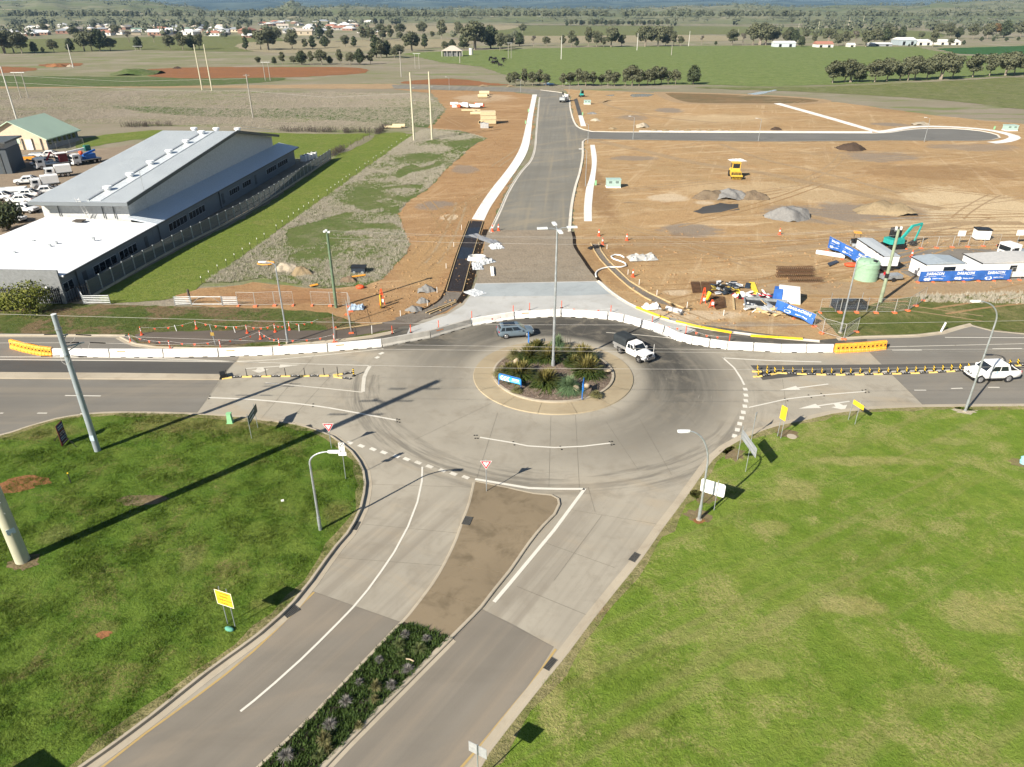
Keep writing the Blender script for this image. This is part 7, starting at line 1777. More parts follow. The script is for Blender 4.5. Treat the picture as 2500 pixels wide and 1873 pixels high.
for px, py, lb in ((1202,565, 'orange cone at the west kerb end of the new asphalt'),(1217,563, 'orange cone beside the kerb end, right of another'),(1462,576, 'orange cone beside the right-hand formwork, topmost'),(1471,597, 'orange cone beside the right-hand formwork, lower'),(1545,676, 'big orange cone below the concrete rubble'),(1530,587, 'small orange cone on the open soil right of the wires'),(2225,628, 'orange and white cone between the site sheds'),(1903,573, 'tiny red cone near the grey gravel heap')): cone(px, py, lb, 1.15)
for k, (bx, by, col, lb) in enumerate(((1716,742, m_orange, 'red folded barrier frame standing left of the rusty mesh'),(1737,752, m_orange, 'red leaning stand beside the yellow lamp'),(933,745, m_orange, 'tall red folded barrier right of the mesh fence'))):
    p = G(bx, by); e = thing('barrier_stand', lb, 'barrier stand', p); m = MB()
    for q in ((-.35,0),(.35,.1),(0,.4)): m.bar((q[0], q[1],0),(q[0] * .2,.1,2.2 if k != 1 else 1.1),.07)
    for z in (.5,.9,1.4): m.bar((-.35 + z * .1,.05, z if k != 1 else z * .5),(.4 - z * .1,.1,(z if k != 1 else z * .5) + .1),.08)
    m.build('legs', col, e); MB().box((.1,.05,.6),(.3,.1,.4)).build('panel', m_white_p, e)
e = thing('light_stand', 'yellow and black drum light beside the rusty mesh', 'work light', G(1722,740)); MB().cyl((0,0,.5),(.5,.3,1.4),.32,.3,12).build('body', m_yel, e); MB().cyl((.5,.3,1.4),(.6,.36,1.55),.31, n=12).build('end', m_black, e)
e = thing('light_stand', 'yellow folded stand by the red barrier right of the mesh fence', 'stand', G(930,752)); MB().bar((0,0,0),(0,.1,1.8),.35,.1).build('body', m_yel, e); MB().bar((.2,0,0),(.1,.2,1.7),.06).build('leg', m_timber, e)
def boards(pix, label, mat, w=.12, h=.16, z=.03, seg=4, name='formwork', cat='formwork'):
    pts = SG(pix, 1.2); e = thing(name, label, cat, (pts[0][0], pts[0][1],0)); o = Vector((pts[0][0], pts[0][1],0)); acc = 0; i0 = 0
    for i in range(1, len(pts)):
        acc += math.dist(pts[i - 1], pts[i])
        if acc > seg or i == len(pts) - 1:
            a, b = Vector((*pts[i0], z + h / 2)) - o, Vector((*pts[i], z + h / 2)) - o
            MB().bar(a, a.lerp(b, .985), w, h).build('board', mat, e); i0 = i; acc = 0
            MB().bar(b + Vector((.08,.08,-h)), b + Vector((.08,.08,.2)),.05).build('peg', m_bark_d, e)
    return e
boards([q3(710,475), q3(730,520), q3(770,590), q3(860,690), q3(1000,820), q3(1110,905), q3(1230,970)], 'inner yellow formwork line curving beside the new road', m_timber, .14)
boards([q3(775,470), q3(800,540), q3(850,610), q3(920,680), q3(1070,820), q3(1250,920), q3(1400,990), q3(1560,1050)], 'outer yellow formwork line curving beside the new road', m_timber, .14)
sheet('path_base', GP([q3(715,480), q3(770,590), q3(860,690), q3(1000,820), q3(1225,965), q3(1400,1010), q3(1300,940), q3(1070,820), q3(920,680), q3(850,610), q3(775,475)]), m_greyp, .004)
y7 = lambda x, y: (1240 + x * .2848,750 + y * .2848)
for k, pix in enumerate(([y7(1100,8), y7(1230,60), y7(1380,112)],[y7(1440,130), y7(1660,180), y7(1920,226)],[y7(2080,252),(1900,826),(1960,830)])):
    boards(pix, 'bright yellow edge form along the new gutter, %s of three' % ('left', 'middle', 'right')[k], m_yel, .22,.22,.02,3)
kerb('kerb', SG([(1463,686),(1496,714),(1536,740),(1582,761),(1640,784),(1720,800),(1850,818),(2000,832)],1.5),1, m_kerb_n, [(0,.10),(-.16,.11),(-.2,.03),(-.5,.02),(-.52,-.02)])
m_trench_shade = soil_mat('trench_shade_soil', (.030,.022,.016),(.026,.019,.014),(.02,.015,.011), False, (.05,.035,.025))  # flat near-black strips paint the shade of the unlit cut and trenches
struct(MB().strip(SG([(1398,566),(1402,580),(1403,598),(1412,615),(1424,632),(1440,656),(1455,674),(1466,688)],1.2),.55,.012).build('trench_shade', m_trench_shade))
struct(MB().strip(SG([(1186,560),(1172,600),(1160,640),(1150,680),(1138,712),(1120,740)],1.2),.9,.012).build('trench_shade', m_trench_shade))
struct(MB().strip(SG([(1146,540),(1116,620),(1086,712),(1060,742),(1010,766)],1.2),.35,.012).build('trench_shade', m_trench_shade))
mp_l, mp_r = [(1148,540),(1118,620),(1090,711)],[(1180,541),(1152,631),(1130,713)]
e = thing('mesh_footpath', None, None); e['kind'] = 'structure'
a, b = SG(mp_l, 1.2), SG(mp_r, 1.2); k2 = min(len(a), len(b)) - 1
at_ = lambda pts, u: Vector((*pts[min(len(pts) - 1, int(u * (len(pts) - 1)))],0)).lerp(Vector((*pts[min(len(pts) - 1, int(u * (len(pts) - 1)) + 1)],0)), u * (len(pts) - 1) % 1)
MB().prism(a + b[::-1],0,.05).build('black_membrane', plain('black_membrane', (.045,.036,.034),.5, var=.35, scale=.7, world_space=True), e)
for u0, u1 in ((.12,.28),(.42,.58)):
    q = [at_(a, u0), at_(a, u1), at_(b, u1 - .02), at_(b, u0 - .02)]; MB().prism([(v.x, v.y) for v in q],.05,.07).build('blue_sheet', plain('blue_membrane', (.02,.035,.06),.4), e)
m = MB()
for j in range(60): u = j / 60; m.bar(at_(a, u) + Vector((0,0,.1)), at_(b, u) + Vector((0,0,.1)),.02)
for j in range(1,12):
    for s in range(8): m.bar(at_(a, s / 8).lerp(at_(b, s / 8), j / 12) + Vector((0,0,.12)), at_(a, (s + 1) / 8 - 1e-4).lerp(at_(b, (s + 1) / 8 - 1e-4), j / 12) + Vector((0,0,.12)),.02)
stuff(m.build('steel_mesh', plain('black_mesh', (.03,.025,.025),.7), e))
boards(mp_l, 'timber edge board along the left of the dark mesh footpath', m_timber, .08,.16); boards(mp_r, 'timber edge board along the right of the dark mesh footpath', m_timber, .08,.16)
sheet('path_gravel', GP([(1090,712),(1130,714),(1128,728),(1112,744),(1076,763),(1041,777),(1000,790),(962,777),(1033,756),(1064,742),(1081,724)]), m_greyp, .009)
for k, (p_, q_) in enumerate(((q4(1475,1065), q4(1730,968)),(q4(1505,1075), q4(1735,975)),(q6(700,190), q6(1100,135)))): o = MB().bar(G(*p_, .12), G(*q_, .12),.14,.12).build('timber', m_timber); tag(o, ('upper of two long timbers lying on the grey path bend', 'lower of two long timbers lying on the grey path bend', 'long yellow timber lying along the asphalt path')[k], 'timber')
m_poly = plain('clear_plastic', (.55,.57,.58),.3)
def crumple(px, py, w, d, h, label, seed, mat=m_poly):
    g = random.Random(seed); n = 9; vs, fs = [],[]
    for i in range(n + 1):
        for j in range(n + 1): vs.append((w * (i / n - .5) + g.uniform(-.06,.06), d * (j / n - .5) + g.uniform(-.06,.06),.03 + h * g.random() * (1 if 0 < i < n and 0 < j < n else .1)))
    for i in range(n):
        for j in range(n): o = i * (n + 1) + j; fs.append((o, o + n + 1, o + n + 2, o + 1))
    o = MB().add(vs, fs).build('plastic_sheet', mat, None, G(px, py), g.uniform(0,1)); tag(o, label, 'plastic sheet')
crumple(1212,604,2.2,2.2,.5, 'crumpled pale plastic on the road base', 1); crumple(1183,585,1.6,7.5,.35, 'long plastic-wrapped pile beside the mesh footpath', 2, plain('dark_plastic', (.16,.17,.19),.3)); crumple(1166,650,1.6,3.5,.25, 'grey plastic sheet below the white hose coil', 3); crumple(1190,641,2.4,1.4,.5, 'grey bag on the road base', 4); crumple(1160,715,2.2,2.6,.12, 'plastic sheet draped at the corner of the new slab', 5); crumple(1568,632,4.5,2.4,.7, 'broken concrete lumps on the soil right of the white hose', 6, m_conc_n); crumple(1800,392,4,3,.3, 'spread white plastic sheet behind the compactor', 7, m_white_p); crumple(1341,206,5,4,.6, 'pale blue tarpaulin under the far gum row', 8, plain('pale_blue_tarp', (.35,.50,.62),.6)); crumple(1455,605,3.0,.9,.4, 'black plastic pipe fittings lying across the formwork', 9, m_black); crumple(870,754,2.0,1.3,.6, 'pale blue rubbish skip bag beside the mesh fence', 10, plain('blue_bag', (.33,.42,.52),.6)); crumple(1590,752,2.2,1.4,.6, 'white and black bags on the soil below the formwork', 11, m_white_p)
ht = [q3(995,600), q3(960,580), q3(915,576), q3(885,590), q3(905,612), q3(960,630), q3(1005,650), q3(1012,672), q3(970,682), q3(860,684), q3(800,698), q3(762,720), q3(752,745), q3(756,765)]
o = MB().tube([(x, y, .14) for x, y in smooth(GP(ht),.6)],.12,8).build('white_hose', m_white_p); tag(o, 'thick white hose lying in an S across the formwork', 'hose')
p = G(1165,636); m = MB()
for k in range(5): m.tube([(1.5 * math.cos(a) * (1 - k * .04),.8 * math.sin(a),.12 + k * .14) for a in [2 * math.pi * j / 20 for j in range(21)]],.06,6)
o = m.build('hose_coil', m_white_p, None, p); tag(o, 'coil of white hose beside the dark mesh footpath', 'hose coil')
for k in range(2): o = MB().cyl(G(1199 + k * 5,652,.15), G(1201 + k * 4,672,.15),.14, n=10).build('white_pipe', m_white_p); tag(o, 'white pipe with yellow cap on the road base, %s of two' % ('left', 'right')[k], 'pipe')
o = MB().cyl(G(1627,752,.2), G(1665,762,.2),.3, n=12).build('white_pipe', m_white_p); tag(o, 'short fat white pipe at the end of the outer formwork', 'pipe')
bunting([(1180,795),(1266,772),(1371,764),(1490,770),(1590,798),(1674,818),(1776,840)], 'red flag bunting along the back of the white barriers on the new slab', .9, m_orange)
for k, (x, y) in enumerate(((958,815),(1003,812),(1071,801),(1152,778),(1253,764),(1293,758),(1371,752),(1491,764),(1592,790),(1674,815),(1780,836))):
    p = G(x, y); e = thing('slab_marker', 'thin red marker post on the new slab behind the white barriers, %s from the left' % ('first second third fourth fifth sixth seventh eighth ninth tenth eleventh'.split()[k]), 'marker post', p, 0, 'red slab markers'); MB().cyl((0,0,0),(0,0,1.0),.05, n=6).build('post', m_orange, e); MB().box((0,0,.03),(.3,.3,.06)).build('base', m_black, e)
e = thing('cage_trailer', 'small black-topped cage trailer in the weeds', 'trailer', G(877,665),0); MB().box((0,0,.55),(2.0,1.3,.7)).build('cage', m_navy, e); MB().box((0,0,.92),(2.2,1.5,.06)).build('lid', m_trim, e)
for s in (-1,1): MB().cyl((s * .6,-.7,.2),(s * .6,-.62,.2),.2, n=12).build('wheel', m_galv, e)
for k, (a, b) in enumerate((((845,678),(892,671)),((757,698),(776,694)))): o = MB().bar(G(*a, .2), G(*b, .25),.4,.1).build('orange_board', m_orangeb); tag(o, ('orange barrier board behind the weedy soil heap', 'orange barrier board near the green timber pole')[k], 'barrier board')
o = MB().tube([(math.cos(a) * 1.2, math.sin(a) * .8,.15) for a in [2 * math.pi * j / 18 for j in range(19)]],.1,6).build('orange_conduit', m_orangeb, None, G(650,645)); tag(o, 'loop of orange conduit in the weeds behind the left lamp', 'conduit')
o = MB().ball((0,0,.2),.6,10,6,(1,.7,.5),.1).build('orange_bag', m_orange, None, G(880,704)); tag(o, 'red-orange bag on the dirt strip', 'bag')
def farm_gate(a_px, b_px, label, rails=5, H=1.15, diag=False):
    a, b = G(*a_px), G(*b_px); d = b - a; L = d.length; e = thing('farm_gate', label, 'gate', a, math.atan2(d.y, d.x), 'farm gates')
    for x in (0, L): MB().cyl((x, 0,0),(x, 0, H + .1),.05, n=8).build('post', m_galv, e)
    for k in range(rails): MB().bar((0,0,.2 + k * (H - .2) / (rails - 1)),(L, 0,.2 + k * (H - .2) / (rails - 1)),.05,.09).build('rail', m_galv_l, e)
    if diag: MB().bar((0,0,.2),(L * .3,0, H),.04).bar((L, 0,.2),(L * .7,0, H),.04).build('brace', m_galv, e)
farm_gate((205,743),(270,742), 'white-railed farm gate beside the depot palisade fence'); farm_gate((195,724),(207,742), 'short white rail returning towards the depot fence'); farm_gate((428,746),(467,745), 'white railed panel at the end of the mown strip, left one'); farm_gate((545,746),(581,746), 'white railed panel at the end of the mown strip, right one'); farm_gate((469,746),(543,746), 'wire gate between the two white railed panels', 2,1.2, True)
o = MB().cyl((0,0,0),(0,0,1.6),.16,.15,10).build('gate_post', m_bark_d, None, G(464,735)); tag(o, 'thick timber post behind the left railed panel', 'fence post')
# == depot on the left
O8 = G(159.5,740.5); _q = G(735,392) - O8; AX = Vector((_q.x, _q.y, 0)).normalized(); AZ8 = math.atan2(AX.y, AX.x); BX = Vector((-AX.y, AX.x, 0))
def onwall(px, py, b=0.0):
    d = ray(px, py); o = O8 + BX * b; t = ((o - Vector((0,0, CAM_H))).dot(BX)) / d.dot(BX); p = Vector((0,0, CAM_H)) + d * t
    return (p - O8).dot(AX), p.z
m_wallg = plain('grey_cladding', (.17,.19,.205),.7, var=.08, scale=.5); m_wallgl = plain('pale_grey_cladding', (.30,.32,.33),.6, var=.05, scale=.5); m_zinc = plain('zinc_roof', (.56,.60,.62),.4,.15, var=.06, scale=.3); m_roofw = plain('white_roof', (.80,.81,.82),.4, var=.03, scale=.3); m_fasc = plain('dark_fascia', (.09,.10,.105),.5)
dep = thing('depot_building', 'long grey depot with white low roof and high silver roof with vents', 'building', O8, AZ8)
MB().box((12,8.1,1.9),(24,16.2,3.8)).build('front_wall', m_wallg, dep)
MB().box((59,1.95,1.75),(69.9,3.9,3.5)).build('wing_wall', m_wallg, dep)
MB().box((-.08,8.0,2.25),(.25,16.6,4.5)).build('parapet', plain('parapet_grey', (.21,.22,.225),.7), dep)
MB().add([(.1,-.75,3.75),(24.6,-.75,3.75),(24.6,16.6,4.9),(.1,16.6,4.9),(.1,-.75,3.55),(24.6,-.75,3.55),(24.6,16.6,4.7),(.1,16.6,4.7)],[(0,1,2,3),(7,6,5,4),(0,4,5,1),(1,5,6,2),(2,6,7,3),(3,7,4,0)]).build('front_roof', m_roofw, dep)
MB().add([(24.6,-.75,3.75),(95.5,-.75,3.75),(95.5,4.0,4.75),(24.6,4.0,4.75),(24.6,-.75,3.55),(95.5,-.75,3.55),(95.5,4.0,4.55),(24.6,4.0,4.55)],[(0,1,2,3),(7,6,5,4),(0,4,5,1),(1,5,6,2),(2,6,7,3),(3,7,4,0)]).build('wing_roof', plain('wing_roof', (.50,.56,.62),.45, var=.06, scale=.3), dep)
MB().box((60,-.8,3.62),(71,.12,.2)).build('gutter', m_fasc, dep); MB().box((12.3,-.8,3.62),(24.4,.12,.2)).build('gutter', m_fasc, dep)
hz_ = lambda a: 7.3 + (11.3 - 7.3) * (a - 24) / 45 if a <= 69 else 11.3 - (11.3 - 7.0) * (a - 69) / 23
prof = [(25.5,3.8),(25.5, hz_(25.5) - .35),(69,10.95),(91, hz_(91) - .35),(91,3.8)]
m = MB(); m.add([(a, 3.9, z) for a, z in prof] + [(a, 18.0, z) for a, z in prof],[(0,1,2,3,4),(9,8,7,6,5),(0,5,6,1),(1,6,7,2),(2,7,8,3),(3,8,9,4),(4,9,5,0)]); m.build('hall_wall', plain('white_gable', (.52,.53,.53),.6), dep)
MB().box((25.44,11,6.7),(.1,14.3,.9)).build('front_band', m_wallg, dep)
for z0, z1, sc in ((0,0,1),):
    MB().add([(23.6,2.7, hz_(23.6)),(69,2.7,11.3),(92.4,2.7, hz_(92.4)),(23.6,18.6, hz_(23.6)),(69,18.6,11.3),(92.4,18.6, hz_(92.4)),(23.6,2.7, hz_(23.6) - .18),(69,2.7,11.1),(92.4,2.7, hz_(92.4) - .18),(23.6,18.6, hz_(23.6) - .18),(69,18.6,11.1),(92.4,18.6, hz_(92.4) - .18)],[(0,1,4,3),(1,2,5,4),(9,10,7,6),(10,11,8,7),(0,6,7,1),(1,7,8,2),(3,4,10,9),(4,5,11,10),(0,3,9,6),(2,8,11,5)]).build('hall_roof', m_zinc, dep)
for a0, a1 in ((23.5,69),(69,92.5)): MB().bar((a0,2.62, hz_(a0) - .12),(a1,2.62, hz_(a1) - .12),.14,.55).build('fascia', m_fasc, dep)
MB().box((23.5,10.6,7.05),(.14,16.0,.55)).build('fascia', m_wallg, dep)
m = MB()
for k in range(52):
    b = 2.8 + k * .305; m.bar((23.5, b, hz_(23.5) + .006),(69, b, 11.306),.07,.025)
stuff(m.build('roof_ribs', plain('zinc_rib', (.42,.46,.48),.45,.15), dep))
m = MB()
for k in range(96): m.bar((.3 + k * .25,-.7,3.757),(.3 + k * .25,16.5,4.897),.05,.02)
for k in range(110): m.bar((24.8 + k * .64,-.7,3.765),(24.8 + k * .64,3.9,4.735),.06,.02)
stuff(m.build('low_roof_ribs', plain('white_rib', (.66,.68,.70),.45), dep))
MB().bar((24.5,8.2, hz_(24.5) + .05),(68.5,8.2,11.33),1.8,.05).build('skylight_strip', plain('skylight', (.58,.62,.64),.3), dep); MB().bar((24.5,9.4, hz_(24.5) + .10),(68.5,9.4,11.38),.3,.2).build('roof_duct', m_galv, dep)
for k in range(6):
    a = 29.5 + k * 7.3; z = hz_(a); v_ = MB().cyl((a, 8.9, z),(a, 8.9, z + .45),.5,.5,14).build('vent', m_roofw, dep); MB().cyl((a, 8.9, z + .45),(a, 8.9, z + .75),.72,.66,14).build('vent_cap', m_roofw, v_)
for k, b in enumerate((3.6,8.2,13)): v_ = MB().cyl((71.5, b, 11),(71.5, b, 11.3),.5,.5,14).build('vent', m_roofw, dep); MB().cyl((71.5, b, 11.3),(71.5, b, 11.6),.72,.66,14).build('vent_cap', m_roofw, v_)
for b in (0,1): MB().bar((72,2.9,11.5 + b * .45),(90,2.9,8.0 + b * .45),.05).build('guard_rail', m_galv_l, dep)
m = MB()
for s in (-.3,.3): m.bar((25.2,10.4 + s, 4.5),(23.4,10.4 + s, 8.0),.06)
for k in range(9): m.bar((25.2 - k * .2,10.1,4.7 + k * .38),(25.2 - k * .2,10.7,4.7 + k * .38),.05)
m.build('roof_ladder', m_white_p, dep); MB().box((22.5,10.4,4.75),(1.2,1.6,.12)).build('ladder_step', m_bark_d, dep)
for b in (6.2,8.0,15.2): MB().cyl((25.3, b, 4.4),(25.3, b, 7.0),.08, n=8).build('downpipe', m_fasc, dep)
MB().cyl((30,3.2,4.6),(30,3.2,11),.04, n=6).build('antenna', m_galv, dep)
for px, py in ((52,578),(124,583),(70,632),(203,558),(122,596)):
    MB().box((14 - (py - 560) * .1,6 + (150 - px) * .05,4.4),(.25,.35,.5)).build('roof_flue', m_galv, dep)
m_sash = plain('pale_sash', (.45,.47,.48),.5)
def win_row(px0, py0, px1, py1, n, h=1.15):
    a0, _ = onwall(px0, py0); a1, _ = onwall(px1, py1); zc = 1.85; w = (a1 - a0) / n
    for k in range(n):
        c = a0 + (k + .5) * w; f = MB().box((c, -.02, zc),(w, .06, h + .12)).build('window', m_sash, dep); MB().box((c, -.05, zc),(w - .14,.04, h)).build('pane', m_glass, f)
win_row(152,694,176,682,2); win_row(227,657,284,630,4); win_row(292,628,333,602,4); win_row(412,556,456,534,5); win_row(462,530,500,509,5); win_row(560,474,584,462,5,1.0); win_row(592,457,612,446,4,1.0); win_row(651,425,674,411,5,1.0); win_row(678,409,702,396,5,1.0)
for px, py in ((207,672),(357,589),(545,487),(625,442)):
    a, _ = onwall(px, py); MB().box((a, -.03,1.6),(.9,.05,1.9)).build('door', m_fasc, dep)
for px, py in ((190,690),(390,580),(536,488)):
    a, _ = onwall(px, py); MB().cyl((a, -.15,0),(a, -.15,3.5),.09, n=8).build('downpipe', m_fasc, dep)
for b in (4.0,1.6): MB().ball((-.3, b, 2.2),.22,10,6).build('wall_lamp', m_white_p, dep)
e = thing('air_conditioner', 'row of white air conditioning units beyond the depot', 'air conditioners', O8 + AX * 97.5 + BX * -1.0, AZ8)
for k in range(4): u = MB().box((k * 1.5,-.4 * k, .7),(1.2,1.4,1.4)).build('unit', m_white_w, e); MB().cyl((k * 1.5,-.4 * k, 1.4),(k * 1.5,-.4 * k, 1.46),.45, n=12).build('fan_grille', m_trim, u)
struct(MB().prism([tuple((O8 + AX * a + BX * b))[:2] for a, b in ((0,0),(98,0),(99,-5.5),(49,-6.2),(2.4,-2.2))],-.02,.02).build('depot_path', m_basecourse))
fpx = [(222,727),(420,614),(630,505),(808,389)]; fp = smooth(GP(fpx),2)
acc = [0]
for i in range(len(fp) - 1): acc.append(acc[-1] + math.dist(fp[i], fp[i + 1]))
def fat(s):
    for i in range(len(fp) - 1):
        if acc[i + 1] >= s: k = (s - acc[i]) / (acc[i + 1] - acc[i]); return Vector((fp[i][0] + (fp[i + 1][0] - fp[i][0]) * k, fp[i][1] + (fp[i + 1][1] - fp[i][1]) * k, 0))
    return Vector((*fp[-1],0))
m_slat = plain('grey_slat', (.115,.125,.13),.55, var=.1); m_postg = plain('pale_post', (.33,.36,.37),.5)
fe = thing('slat_fence', 'long grey slatted fence with pale posts along the depot', 'fence', fat(0)); f0 = fat(0); NP = int(acc[-1] / 2.6)
for k in range(NP + 1):
    a = fat(acc[-1] * k / NP) - f0; MB().box((a.x, a.y, 1.2),(.14,.14,2.4)).build('post', m_postg, fe)
    if k < NP:
        b = fat(acc[-1] * (k + 1) / NP) - f0
        pn = MB()
        for z in (.45,1.15,2.2): pn.bar(a + Vector((0,0, z)), b + Vector((0,0, z)),.06,.07)
        o = pn.build('rail', m_slat, fe)
        sl = MB()
        for j in range(15):
            q = a.lerp(b, (j + .5) / 15) + (b - a).normalized().cross(Vector((0,0,1))) * -.05; sl.bar(q + Vector((0,0,.35)), q + Vector((0,0,2.3)),.135,.03)
        sl.build('slat_panel', m_slat, fe)
        MB().bar(a + Vector((0,0,.16)), b + Vector((0,0,.16)),.25,.32).build('plinth', m_kerb, fe)
pe = thing('palisade_fence', 'black palisade fence in front of the depot', 'fence', G(222,729)); g0 = G(222,729)
for a_, b_ in (((222,729),(152,742)),((152,742),(60,740)),((60,740),(-60,740))):
    a, b = G(*a_) - g0, G(*b_) - g0; n = int((b - a).length / .28); m = MB()
    for k in range(n + 1): q = a.lerp(b, k / n); m.bar(q + Vector((0,0,.05)), q + Vector((0,0,2.1)),.07,.04)
    for z in (.35,1.8): m.bar(a + Vector((0,0, z)), b + Vector((0,0, z)),.05,.05)
    m.build('palisade_panel', m_black, pe); MB().box((a.x, a.y, 1.1),(.1,.1,2.2)).build('post', m_black, pe)
ce = thing('wire_fence', 'old wire fence running up from the slatted fence to the dry field', 'fence', G(812,384)); c0 = G(812,384)
for k in range(9):
    q = G(812 + (933 - 812) * k / 8,384 + (320 - 384) * k / 8) - c0; MB().cyl((q.x, q.y, 0),(q.x, q.y, 1.6),.06, n=6).build('post', m_bark_d, ce)
q0, q1 = Vector((0,0,0)), G(933,320) - c0; m = MB()
for j in range(6): m.bar(q0 + Vector((0,0,.2 + j * .26)), q1 + Vector((0,0,.2 + j * .26)),.02)
m.build('wires', m_bark_d, ce)
def bush(px, py, wpx, hpx, mat, label, seed, n=2600, leaf=.16, name='shrub'):
    p = G(px, py); k = mpp(p); w, h = wpx * k / 2, hpx * k; g = random.Random(seed)
    lobes = [(g.uniform(-.6,.6) * w, g.uniform(-.5,.5) * w, h * g.uniform(.3,.62), h * g.uniform(.25,.42)) for _ in range(9)] + [(0,0, h * .5, h * .48)]
    vs, fs = crown_mesh(seed, lobes, n, leaf); vs = [(v.x, v.y, max(v.z, .05)) for v in vs]
    e = thing(name, label, 'shrub', p); MB().add(vs, fs).build('foliage', mat, e)
    m = MB()
    for (x, y, z, r) in lobes: m.tube([(0,0,-.05),(x * .5, y * .5, z * .5),(x, y, z)],.08,5,.02)
    m.build('stems', m_bark_d, e)
m_bushy = leaf_mat('yellow_green_leaves', (.12,.14,.025),(.14,.16,.03),(.20,.205,.05))
bush(78,764,122,92, m_bushy, 'rounded yellow-green shrub in front of the depot palisade', 5); bush(2,760,50,52, m_bushy, 'yellow-green shrub cut by the left edge', 6,1600)
bush(22,562,78,88, m_leaf_d, 'dark leafy tree at the left edge beside the white depot roof', 7,2600,.3, 'yard_tree')
m_scrub = plain('bare_scrub', (.085,.07,.06),.95)
sb = MB(); g = random.Random(31)
for (x0, y0, x1, y1, n) in ((680,322,905,326,70),(810,384,835,368,24),(918,330,945,312,30),(300,312,420,308,36)):
    for _ in range(n):
        u = g.random(); p = G(x0 + (x1 - x0) * u + g.uniform(-3,3), y0 + (y1 - y0) * u - g.uniform(0,4))
        for _ in range(7):
            q = p + Vector((g.uniform(-.8,.8), g.uniform(-.5,.5),0)); sb.bar(q, q + Vector((g.uniform(-.7,.7), g.uniform(-.5,.5), g.uniform(.6,1.7))),.05,.04)
stuff(sb.build('roadside_scrub', m_scrub))
A_, B_, C_ = G(-32,366), G(118,366), G(198,343); d = B_ - A_; W = d.length; azh = math.atan2(d.y, d.x); D = (C_ - B_).length; H = Hat(114,338, B_)
hl = thing('green_roofed_hall', 'cream brick hall with pale green gable roof at the left edge', 'building', A_, azh); m_cream = plain('cream_brick', (.58,.47,.35),.85, var=.1, scale=1); m_groof = plain('mint_roof', (.47,.60,.46),.5, var=.06, scale=.3)
rise = 4.3
m = MB(); m.add([(0,0,0),(W, 0,0),(W, 0, H),(W / 2,0, H + rise),(0,0, H),(0, D, 0),(W, D, 0),(W, D, H),(W / 2, D, H + rise),(0, D, H)],[(0,1,2,3,4),(9,8,7,6,5),(1,6,7,2),(0,4,9,5)]); m.build('wall', m_cream, hl)
MB().box((W + .05, D / 2, H / 2),(.1, D, H)).build('side_wall', m_wallg, hl)
ov = .8
MB().add([(W / 2,-ov, H + rise + .15),(W + ov, -ov, H - .15),(W + ov, D + ov, H - .15),(W / 2, D + ov, H + rise + .15),(-ov, -ov, H - .15),(-ov, D + ov, H - .15)] + [(W / 2,-ov, H + rise - .05),(W + ov, -ov, H - .4),(W + ov, D + ov, H - .4),(W / 2, D + ov, H + rise - .05),(-ov, -ov, H - .4),(-ov, D + ov, H - .4)],[(0,1,2,3),(4,0,3,5),(9,8,7,6),(11,9,6,10),(0,6,7,1),(1,7,8,2),(2,8,9,3),(3,9,11,5),(5,11,10,4),(4,10,6,0)]).build('roof', m_groof, hl)
for x in (.62,.78,.92): MB().cyl((W * x, -.2,0),(W * x, -.2, H),.12, n=8).build('downpipe', m_fasc, hl)
MB().box((W * .72,-.06,1.3),(1.8,.1,2.6)).build('door', m_white_p, hl); MB().box((W * .52,-.06, H * .75),(2.2,.1,1.4)).build('green_panel', m_groof, hl)
for k in range(6): MB().box((W + .12, D * (k + .6) / 6.5, H * .6),(.06,1.4,1.2)).build('window', m_glass, hl)
A_ = G(31,424); h_ = Hat(17,364, A_); db = thing('dark_workshop', 'dark grey workshop with a large pale letter S at the left edge', 'building', A_, R(12))
MB().box((-8,4, h_ / 2),(16,8, h_)).build('wall', plain('charcoal_cladding', (.085,.10,.115),.7, var=.08), db); MB().box((-7.6,3.6, h_ + 1.5),(17,10,.4)).build('roof', m_fasc, db); MB().box((-8,4, h_ + .7),(15.8,7.6,1.4)).build('upper_wall', plain('pale_band', (.40,.40,.40),.7), db)
MB().box((-1.6,-.06, h_ * .42),(.5,.1, h_ * .84)).build('door_frame', m_fasc, db)
text_part('S', 5.6, plain('pale_blue_letter', (.16,.24,.28),.7), db, frame((-4.6,-.05, h_ * .45),(1,0,0),(0,0,1)), bold=.12)
def yard_truck(px, py, rz, label, L=6.4, **kw):
    t = truck(label, pt, L, **kw); t.location = G(px, py); t.rotation_euler = (0,0, R(rz)); return t
t1 = yard_truck(168,404,228, 'white crane truck with dark red loader crane in the depot yard', 7.2); MB().bar((4.6,.3,1.8),(3.4,.3,3.4),.3).bar((3.4,.3,3.4),(1.2,.2,2.2),.25).build('crane', plain('dark_red', (.22,.02,.025),.5), t1); MB().box((1.0,0,2.0),(1.8,2.0,1.9)).build('operator_cab', plain('maroon', (.12,.015,.02),.5), t1); MB().box((1.2,.1,3.1),(2.6,2.2,.15)).build('canopy', m_white_p, t1)
t2 = yard_truck(212,396,232, 'white bucket truck with raised boom, middle of the three parked trucks', 6.6); MB().bar((4.0,0,2.9),(-.5,0,3.3),.45).build('boom', m_white_p, t2); MB().box((-.9,0,3.3),(1.3,1.2,1.3)).build('bucket', plain('bucket_green', (.02,.14,.10),.5), t2); MB().box((1.8,0,1.6),(3.0,2.2,1.0)).build('locker', m_white_w, t2)
